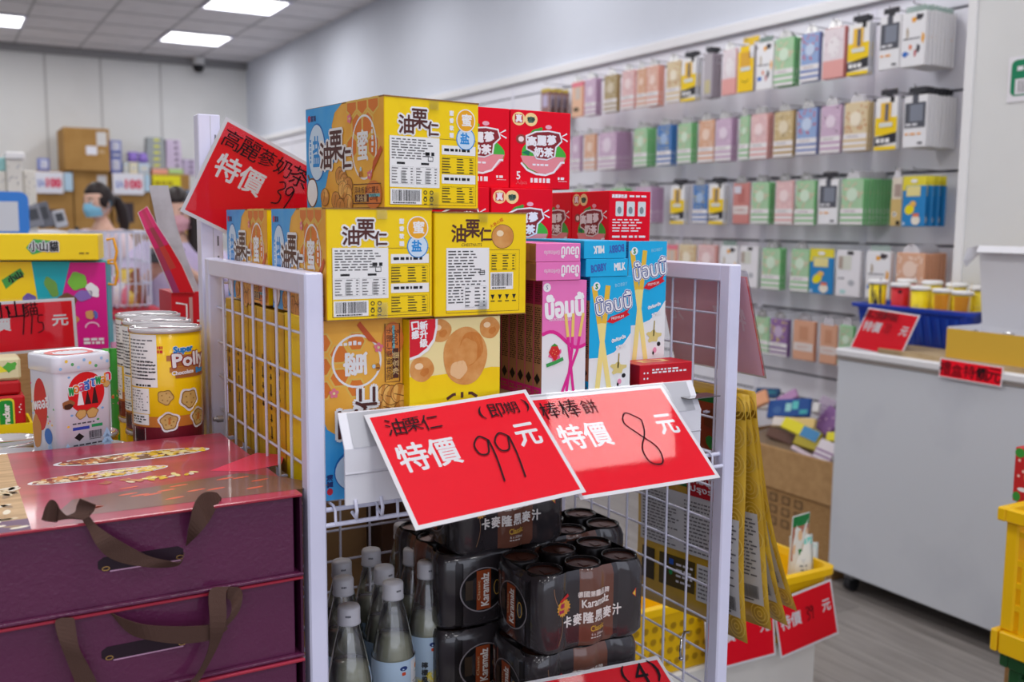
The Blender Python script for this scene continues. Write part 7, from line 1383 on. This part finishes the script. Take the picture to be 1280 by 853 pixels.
    for i in range(mm+1):
        th = math.pi*i/mm
        for j in range(n):
            a = 2*math.pi*j/n; d = Vector((math.sin(th)*math.cos(a), math.sin(th)*math.sin(a), math.cos(th)))
            face = d.y < -0.18 and d.z < 0.5 and abs(d.x) < 0.86
            s_ = 0.8 if face else 1.1
            if d.z < -0.45: s_ = 0.85
            vs_.append((d.x*0.072*s_, -0.008+d.y*0.09*s_, 0.067+d.z*0.108*s_))
    for i in range(mm): fs += [(i*n+j, i*n+(j+1) % n, (i+1)*n+(j+1) % n, (i+1)*n+j) for j in range(n)]
    m.add(vs_, fs, HAIR, True)
    if pony: m.tube([(0, 0.085, 0.075), (0, 0.12, 0.06), (0.01, 0.14, 0.0), (0.015, 0.145, -0.08), (0.015, 0.135, -0.15), (0.012, 0.125, -0.19)], [0.022, 0.03, 0.036, 0.034, 0.024, 0.006], HAIR, 12)
    else:
        for sg in (-1, 1): m.tube([(sg*0.055, 0.01, 0.12), (sg*0.077, -0.01, 0.05), (sg*0.08, -0.02, -0.04), (sg*0.085, -0.06, -0.14), (sg*0.08, -0.085, -0.24), (sg*0.075, -0.09, -0.3)], [0.02, 0.026, 0.032, 0.034, 0.028, 0.008], HAIR, 12)
    m.xform(Hm).build('hair', t)
    # face mask with ear loops
    m = MB(); vs_ = []; fs = []; q = 12
    for i in range(9):
        for j in range(q+1):
            u = -1+2*j/q; v = i/8; z = -0.025+0.085*v; w_ = 0.062*(1-0.12*abs(v-0.5)*2); y = -0.122+0.012*abs(v-0.55)*2+0.075*abs(u)**2.2; vs_.append((u*w_, y, z))
    for i in range(8): fs += [(i*(q+1)+j, i*(q+1)+j+1, (i+1)*(q+1)+j+1, (i+1)*(q+1)+j) for j in range(q)]
    m.add(vs_, fs, mask_mat, True)
    for sg in (-1, 1): m.tube([(sg*0.061, -0.05, 0.05), (sg*0.076, 0.005, 0.07), (sg*0.078, 0.022, 0.05), (sg*0.075, 0.005, 0.03), (sg*0.06, -0.048, -0.018)], 0.0016, mask_mat, 6)
    m.xform(Hm).build('face_mask', t)
    # clothes follow the limbs
    top(t, nd, V, k, arms)
    nl = {n: (nd[n][0], (nd[n][1] if not isinstance(nd[n][1], tuple) else nd[n][1][0])+0.014*k) for n in ('pelvis', 'rhp', 'lhp', 'rkn', 'lkn', 'ran', 'lan')}
    nl['pelvis'] = (nl['pelvis'][0], (0.142*k, 0.112*k))
    if low_mat: link_mesh(skin(nl, [('pelvis', 'rhp'), ('pelvis', 'lhp'), ('rhp', 'rkn'), ('lhp', 'lkn'), ('rkn', 'ran'), ('lkn', 'lan')]), 'trousers', low_mat, t)
    for n in 'rl':
        c = Vector(nd[n+'to'][0]); MB().ball((c.x, c.y+0.055*k, 0.04*k), (0.046*k, 0.115*k, 0.042*k), K(230, 228, 228), 16, 8).build('shoe', t)
    return t
def tee(mat):
    def f(t, nd, V, k, arms):
        ns = {'chest': (V(0, 0, 1.19), (0.145*k, 0.108*k)), 'waist': (V(0, 0, 1.0), (0.128*k, 0.1*k)), 'hem': (V(0, 0, 0.84), (0.15*k, 0.118*k)), 'neck': (V(0, 0.008, 1.32), 0.064*k)}; ed = [('chest', 'waist'), ('waist', 'hem'), ('chest', 'neck')]
        for n, sg in (('r', -1), ('l', 1)):
            s_ = Vector(nd[n+'sh'][0]); e_ = Vector(nd[n+'el'][0]); ns[n+'s'] = (tuple(s_), 0.062*k); ns[n+'e'] = (tuple(s_.lerp(e_, 0.75)), 0.06*k); ed += [('chest', n+'s'), (n+'s', n+'e')]
        link_mesh(skin(ns, ed), 'shirt', mat, t)
    return f
def dress(mat):
    def f(t, nd, V, k, arms):
        m = MB(); n = 28; rings = []
        for z, rx, ry in ((0.46, 0.27, 0.24), (0.7, 0.22, 0.19), (0.9, 0.165, 0.14), (1.02, 0.132, 0.105), (1.15, 0.15, 0.115), (1.26, 0.15, 0.1), (1.325, 0.085, 0.07), (1.34, 0.066, 0.058)):
            rings.append([V(rx*(1+0.03*math.sin(j*7*2*math.pi/n)*(z < 1))*math.cos(2*math.pi*j/n), ry*math.sin(2*math.pi*j/n), z) for j in range(n)])
        m.loft(rings, mat, (False, False), True)
        for q in 'rl': # gathered sleeves down to the elbow
            s_ = Vector(nd[q+'sh'][0]); e_ = Vector(nd[q+'el'][0]); w_ = Vector(nd[q+'wr'][0])
            m.tube([s_+(s_-e_)*0.16, s_.lerp(e_, 0.15), s_.lerp(e_, 0.5), s_.lerp(e_, 0.85), e_.lerp(w_, 0.12), e_.lerp(w_, 0.3)], [0.03*k, 0.075*k, 0.095*k, 0.09*k, 0.066*k, 0.04*k], mat, 16)
        m.build('dress', t)
    return f
# first visitor: profile to the left behind the baskets
PY1 = 6.7
hd = P(122, 251, 1, PY1); eye_z = hd.z; h1 = 1.6*(eye_z/1.505)
A1 = {'r': ((-0.19, -0.02, 1.06), (-0.15, -0.2, 0.98), (-0.1, -0.36, 1.0)), 'l': ((0.2, 0.02, 1.05), (0.19, -0.14, 0.88), (0.16, -0.3, 0.84))}
p1 = person('person with a dark ponytail, pale pink top and light blue mask behind the wire basket', (hd.x+0.02, PY1, 0), R(-52), h1, A1, tee(M('top_pink', (236, 216, 224), rough=0.8)), None, M('trousers_grey', (96, 96, 108), rough=0.8), M('mask_blue', (136, 196, 226), rough=0.7), True, 0.12, -0.15)
k1 = h1/1.6
MB().tube([(-0.13*k1, -0.075*k1, 1.335*k1), (-0.09*k1, -0.118*k1, 1.27*k1), (0.0, -0.132*k1, 1.12*k1), (0.1*k1, -0.125*k1, 0.98*k1), (0.15*k1, -0.06*k1, 0.88*k1)], 0.013, K(36, 34, 40), 8).build('bag_strap', p1, 'black bag strap')
# second visitor: head bent over a phone, half behind the red flap and the tilted sign
PY2 = 5.0
hd = P(221, 263, 1, PY2); h2 = 1.6*((hd.z+0.0)/1.5)
A2 = {'r': ((-0.22, -0.06, 1.08), (-0.08, -0.27, 1.2), (-0.03, -0.33, 1.3)), 'l': ((0.22, -0.06, 1.08), (0.09, -0.27, 1.2), (0.03, -0.33, 1.3))}
p2 = person('person with long black hair, pink mask and lilac dress holding a phone', (hd.x, PY2, 0), R(-20), h2, A2, dress(M('dress_lilac', (206, 194, 226), rough=0.75, noise=0.6, rgb2=(194, 180, 218), scale=8)), None, None, M('mask_pink', (226, 172, 184), rough=0.7), False, 0.22, 0.1)
c = Vector((0, -0.345, 1.285))*(h2/1.6); rz2 = R(-20)
t = thing('phone', 'dark phone held up in both hands by the person in lilac', 'phone', (hd.x+c.x*math.cos(rz2)-c.y*math.sin(rz2), PY2+c.x*math.sin(rz2)+c.y*math.cos(rz2), c.z), rz2, rot=(R(-25), 0, rz2))
MB().box(-0.075, 0.075, -0.0045, 0.0045, -0.036, 0.036, K(44, 44, 50), 0.003).build('phone_case', t); MB().box(-0.072, -0.056, -0.0065, -0.0045, 0.006, 0.033, K(90, 90, 98)).build('lens_bump', t)
p2['label'] = 'person with long black hair, pink mask and lilac dress holding a phone'

# white wire baskets of small goods
def wire_basket(lab, x0, x1, y0, D, z0, z1):
    t = thing('wire_basket', lab, 'basket', (x0, y0, z0)); W, H = x1-x0, z1-z0; m = MB()
    f = lambda i, s_: W*i/9
    for i in range(10):
        x = W*i/9; b = 0.06*math.sin(math.pi*i/9)*0
        m.tube([(x, 0, H), (x, 0.005, H*0.3), (x, 0.03, 0.03), (x, 0.09, 0.0), (x, D-0.02, 0.0), (x, D, H)], 0.0042, WIRE, 6)
    for i in range(5):
        y = D*i/4
        for x, s_ in ((0, -1), (W, 1)): m.tube([(x, y, H), (x, y, 0.02)], 0.0042, WIRE, 6)
    for z in (0.02, H*0.34, H*0.62): m.tube([(0, 0.004, z), (W, 0.004, z), (W, D, z), (0, D, z)], 0.0045, WIRE, 6, True)
    m.build('wire_body', t); MB().tube([(0, 0, H), (W, 0, H), (W, D, H), (0, D, H)], 0.0075, WIRE, 8, True).build('rim', t)
    return t
WY = 4.3; z1 = P(160, 291, 1, WY).z; zb = P(160, 388, 1, WY).z; x0, x1 = P(100, 291, 1, WY).x, P(186, 291, 1, WY).x
wire_basket('white wire basket of small colourful goods in front of the pink top', x0, x1, WY, 0.35, zb, z1)
rn = random.Random(31)
for i in range(14):
    w_, h_ = 0.05+0.03*rn.random(), 0.07+0.05*rn.random(); x = x0+0.03+(x1-x0-0.1)*((i % 7)/6.5); r_ = i//7
    cl = ((226, 60, 140), (236, 206, 90), (240, 236, 238), (214, 120, 160), (150, 90, 60), (236, 130, 150), (120, 70, 130))[(i*3) % 7]
    pouch('small_bag', '%s bag in the white wire basket, %s row, %s from its left end' % (('magenta', 'yellow', 'white', 'dull pink', 'brown', 'pink', 'purple')[(i*3) % 7], ('front', 'back')[r_], NM[i % 7]), 'bag', (x+w_/2, WY+0.09+0.11*r_, zb+0.006), w_, h_+0.05*r_, K(*cl), lambda m, fr, W, H: m.ell(fr, W*0.5, H*0.55, W*0.28, H*0.18, K(244, 226, 200), 1, 12, wob=0.1), 0.3*(rn.random()-0.5), th=0.014, group='small bags in the wire basket')
t = thing('low_shelf', 'red fronted low shelf under the white wire basket', 'shelf', (x0-0.02, WY-0.02, 0))
MB().box(0, x1-x0+0.08, 0, 0.42, zb-0.035, zb-0.006, K(196, 24, 50), 0.003).build('shelf_board', t); MB().box(0.02, x1-x0+0.06, 0.03, 0.4, 0, zb-0.035, TBL, 0.003).build('cabinet', t)
# long table with white patterned boxes, flat grey boxes and the blue stand
TY5 = 5.4; tz5 = P(60, 290, 1, TY5).z
t = thing('goods_table', 'long table of boxes far left behind the picture box', 'table', (-2.6, TY5, 0)); tw = P(92, 290, 1, TY5).x+2.6
MB().box(0, tw, 0, 0.9, tz5-0.03, tz5, TBL, 0.004).build('tabletop', t)
for x in (0.03, tw-0.08):
    for y in (0.03, 0.82): MB().box(x, x+0.05, y, y+0.05, 0, tz5-0.03, TBL, 0.003).build('leg', t)
def far_box(name, lab, cat, px0, px1, py0, py1, Y, D, base, draw=None, zfloor=None, rz=0.0, group=None, top=None):
    a, b = P(px0, (py0+py1)/2, 1, Y), P(px1, (py0+py1)/2, 1, Y); zt = P((px0+px1)/2, py0, 1, Y).z; z0 = P((px0+px1)/2, py1, 1, Y).z if zfloor is None else zfloor
    W, H = b.x-a.x, zt-z0; m = MB().box(0, W, 0, D, 0, H, {'*': base, 'top': top or base}, 0.004)
    if draw: draw(m, plane_frame((0, 0, 0), (1, 0, 0), (0, 0, 1), 0.002), W, H)
    return m.build(name, None, lab, cat, group, loc=(a.x, Y, z0), rz=rz)
PATT = K(226, 222, 214)
def d_pat(m, fr, W, H):
    q = random.Random(int(W*1000))
    for _ in range(16): m.ell(fr, W*q.uniform(0.1, 0.9), H*q.uniform(0.06, 0.94), W*0.05, W*0.06, K(*q.choice(((120, 124, 140), (170, 160, 140), (140, 150, 170)))), 1, 7, wob=0.2)
far_box('patterned_box', 'tall white patterned box with a plain white lid, behind the blue stand', 'box', 10, 29, 199, 290, TY5+0.2, 0.15, PATT, d_pat, tz5, top=WHITE)
far_box('patterned_box', 'white patterned box right of the lidded one on the long table', 'box', 31, 46, 213, 290, TY5+0.3, 0.15, PATT, d_pat, tz5)
far_box('patterned_box', 'white patterned box at the left edge on the long table', 'box', -8, 9, 214, 290, TY5+0.25, 0.15, PATT, d_pat, tz5)
far_box('teal_box', 'pale teal box on top of the leftmost patterned box', 'box', -8, 7, 197, 213.5, TY5+0.26, 0.12, K(150, 200, 200), None, None)
far_box('box_lid', 'white box lid lying on the lidded patterned box', 'lid', 7, 31, 190, 198.5, TY5+0.18, 0.2, WHITE, None, None)
for i, (a, b, c_, d_, cl, lb) in enumerate(((36, 56, 262, 290, (120, 122, 132), 'dark grey flat box leaning on the long table, left one'), (50, 68, 258, 290, (96, 98, 108), 'dark grey flat box leaning on the long table, middle one'), (70, 86, 268, 290, (176, 178, 186), 'pale grey flat box leaning on the long table, right one'))):
    o = far_box('flat_box', lb, 'box', a, b, c_, d_, TY5+0.1+0.04*i, 0.03, K(*cl), lambda m, fr, W, H: m.rect(fr, W*0.2, H*0.3, W*0.8, H*0.8, K(60, 62, 70), 1), tz5); o.rotation_euler = (R(-14), R(-12), 0); o.location.z += 0.02
q0, q1 = P(35, 240, 1, 4.2), P(-30, 296, 1, 4.2); t = thing('payment_stand', 'blue rounded payment stand with a white square at the left edge', 'stand', (q1.x, 4.2, q1.z)); W, H = q0.x-q1.x, q0.z-q1.z
m = MB().prism([(x, z) for x, z, _ in rrect(0, W, 0, H, 0.03, 0)], 0, 0.012, K(60, 132, 220), 1); fr = plane_frame((0, 0, 0), (1, 0, 0), (0, 0, 1), 0.0006); m.rect(fr, W*0.42-H*0.4+0.03, H*0.12, W*0.8, H*0.78, K(214, 216, 224), 1); m.build('panel', t); MB().box(W*0.3, W*0.7, 0.013, 0.1, -0.004, 0.004, K(60, 132, 220), 0.002).build('foot', t)
MB().box(q1.x-0.5, min(q0.x+0.02, x0-0.04), 4.18, 4.6, 0, q1.z-0.0045, TBL, 0.004).build('side_table', None, 'small white side table under the blue payment stand', 'table')

# row of cartons against the back wall
BY = 12.35; cz = 1.02
t = thing('back_counter', 'white counter along the back wall carrying the brown cartons', 'counter', (-3.4, BY-0.1, 0)); MB().box(0, 6.6, 0, 0.8, cz-0.04, cz, TBL, 0.005).build('worktop', t); MB().box(0.03, 6.57, 0.04, 0.8, 0, cz-0.04, M('cabinet_white', (206, 206, 208), rough=0.6), 0.005).build('cabinet', t)
KB = M('carton_far', (172, 132, 76), rough=0.85, noise=0.8, rgb2=(160, 120, 66), scale=4)
def lab_(*rs): return lambda m, fr, W, H: [m.rect(fr, W*a, H*b, W*c_, H*d_, K(*cl), 1) for a, b, c_, d_, cl in rs]
o1 = far_box('cardboard_carton', 'brown carton with a paper label, second in height below the largest carton', 'carton', 93, 138, 214, 300, BY, 0.6, KB, lab_((0.66, 0.72, 0.92, 0.95, (206, 206, 210)),), cz)
far_box('cardboard_carton', 'largest brown carton with two white labels, topmost against the back wall', 'carton', 80, 137, 160, 213.6, BY-0.05, 0.65, KB, lab_((0.72, 0.6, 0.94, 0.92, (206, 204, 204)), (0.48, 0.38, 0.72, 0.58, (226, 226, 236)), (0.76, 0.42, 0.88, 0.5, (190, 160, 120))))
far_box('cardboard_carton', 'wide brown carton behind the left sale banner', 'carton', 37, 91.5, 214, 300, BY, 0.6, KB, lab_((0.3, 0.3, 0.62, 0.52, (70, 56, 66)), (0.32, 0.3, 0.6, 0.42, (130, 176, 196))), cz)
far_box('cardboard_carton', 'brown carton behind the middle sale banner right of the ponytail', 'carton', 141, 189, 217, 300, BY, 0.6, KB, lab_((0.08, 0.36, 0.54, 0.62, (60, 50, 56)), (0.1, 0.38, 0.3, 0.54, (190, 200, 226))), cz)
far_box('cardboard_carton', 'brown carton under the yellow notice by the slotted upright', 'carton', 190.5, 238, 218, 300, BY, 0.6, KB, lab_((0.75, 0.5, 1.0, 0.8, (100, 120, 150)),), cz)
def d_sale(m, fr, W, H): m.text(fr, '2入', W*0.22, H*0.5, W*0.26, H*0.34, K(110, 130, 200), 1, bold=0.004); m.text(fr, '100', W*0.66, H*0.5, W*0.5, H*0.4, K(214, 70, 100), 1, bold=0.008)
for (a, b, c_, d_), lb in (((44, 79, 215, 242), 'white sale banner with red 100 on the left carton'), ((141, 180, 217, 243.5), 'white sale banner with red 100 right of the ponytail')): far_box('sale_banner', lb, 'banner', a, b, c_, d_, BY-0.05, 0.01, K(222, 222, 232), d_sale)
for (a, b, c_, d_), lb in (((80, 91, 216, 239), 'pale blue sheet beside the left sale banner'), ((180.5, 188, 218, 240), 'pale blue sheet beside the middle sale banner')): far_box('paper_sheet', lb, 'paper', a, b, c_, d_, BY-0.04, 0.01, K(176, 202, 222))
far_box('notice', 'bright yellow notice on the carton near the slotted upright', 'notice', 191, 226, 220, 238.5, BY-0.05, 0.01, K(222, 214, 30), lambda m, fr, W, H: m.lines(fr, W*0.08, H*0.3, W*0.92, H*0.7, 1, K(160, 140, 30), 1, 3, 0.6, 0.06))
def d_blue(m, fr, W, H): m.rect(fr, W*0.2, H*0.2, W*0.84, H*0.86, K(214, 216, 232), 1); m.lines(fr, W*0.3, H*0.3, W*0.7, H*0.7, 3, K(150, 156, 190), 2, 3, 0.4, 0.03)
for a, b, c_, d_, lb in ((47.5, 62, 198, 213.5, 'blue and white box standing alone on the left carton'), (138, 152, 197, 216.5, 'lower blue and white box beside the largest carton'), (138, 152, 191.5, 196.5, 'thin white box between the two blue boxes beside the largest carton'), (137, 151.5, 175.5, 191, 'upper blue and white box beside the largest carton')): far_box('blue_box', lb, 'box', a, b, c_, d_, BY+0.06, 0.14, K(110, 124, 196), d_blue, group='blue and white boxes by the back wall')
for a, b, c_, d_, cl, lb in ((162, 172, 203, 217, (222, 216, 190), 'cream box under a purple plush on the back cartons'), (173, 187, 204, 217, (186, 200, 216), 'pale blue box right of the cream box on the back cartons'), (154, 161, 203, 217, (190, 200, 206), 'pale grey box left of the cream box on the back cartons')): far_box('gift_carton', lb, 'box', a, b, c_, d_, BY+0.05, 0.14, K(*cl), lab_((0.2, 0.3, 0.8, 0.7, (206, 206, 200))))
for a, c_, lb in ((166, 203, 'small purple rounded plush on the cream box'), (179.5, 204, 'small purple rounded plush on the pale blue box')):
    q = P(a, c_, 1, BY+0.12); MB().lathe([(0, 0), (0.05, 0.0), (0.062, 0.03), (0.055, 0.075), (0.035, 0.11), (0, 0.125)], K(136, 110, 190), 16).ball((0.04, 0, 0.1), 0.022, K(136, 110, 190), 10, 6).ball((-0.04, 0, 0.1), 0.022, K(136, 110, 190), 10, 6).build('plush', None, lb, 'plush', 'purple plush figures', loc=q)
for i in range(5):
    y1_ = 211-i*7.9; far_box('tea_carton', 'grey and yellow box, %s from the bottom of the grey stack' % NM[i], 'box', 183+0.3*i, 207-0.4*i, y1_-7.8, y1_, BY+0.08, 0.2, K(150, 156, 160), lab_((0.38, 0.35, 0.7, 0.75, (206, 206, 80)),), None, group='grey and yellow boxes stacked by the back wall')
for i in range(5):
    y1_ = 211-i*7.3; far_box('tea_carton', 'lilac box, %s from the bottom of the lilac stack' % NM[i], 'box', 208, 228.5-0.8*i, y1_-7.2, y1_, BY+0.08, 0.2, K(196, 180, 206), lab_((0.55, 0.3, 0.75, 0.8, (110, 96, 120)),), None, group='lilac boxes stacked by the back wall')
for i in range(3):
    y1_ = 219-i*6.6; far_box('tea_carton', 'lilac box, %s from the bottom of the low stack by the slotted upright' % NM[i], 'box', 229.5, 244, y1_-6.5, y1_, BY+0.08, 0.2, K(186, 172, 200), lab_((0.5, 0.3, 0.75, 0.8, (110, 96, 120)),), None, group='lilac boxes in the low stack')
for a, b, cl, lb in ((190.5, 210, (226, 160, 140), 'flat salmon box under the grey stack'), (211, 229, (176, 206, 140), 'flat green box under the lilac stack')): far_box('flat_box', lb, 'box', a, b, 211.3, 217.7, BY+0.04, 0.2, K(*cl))
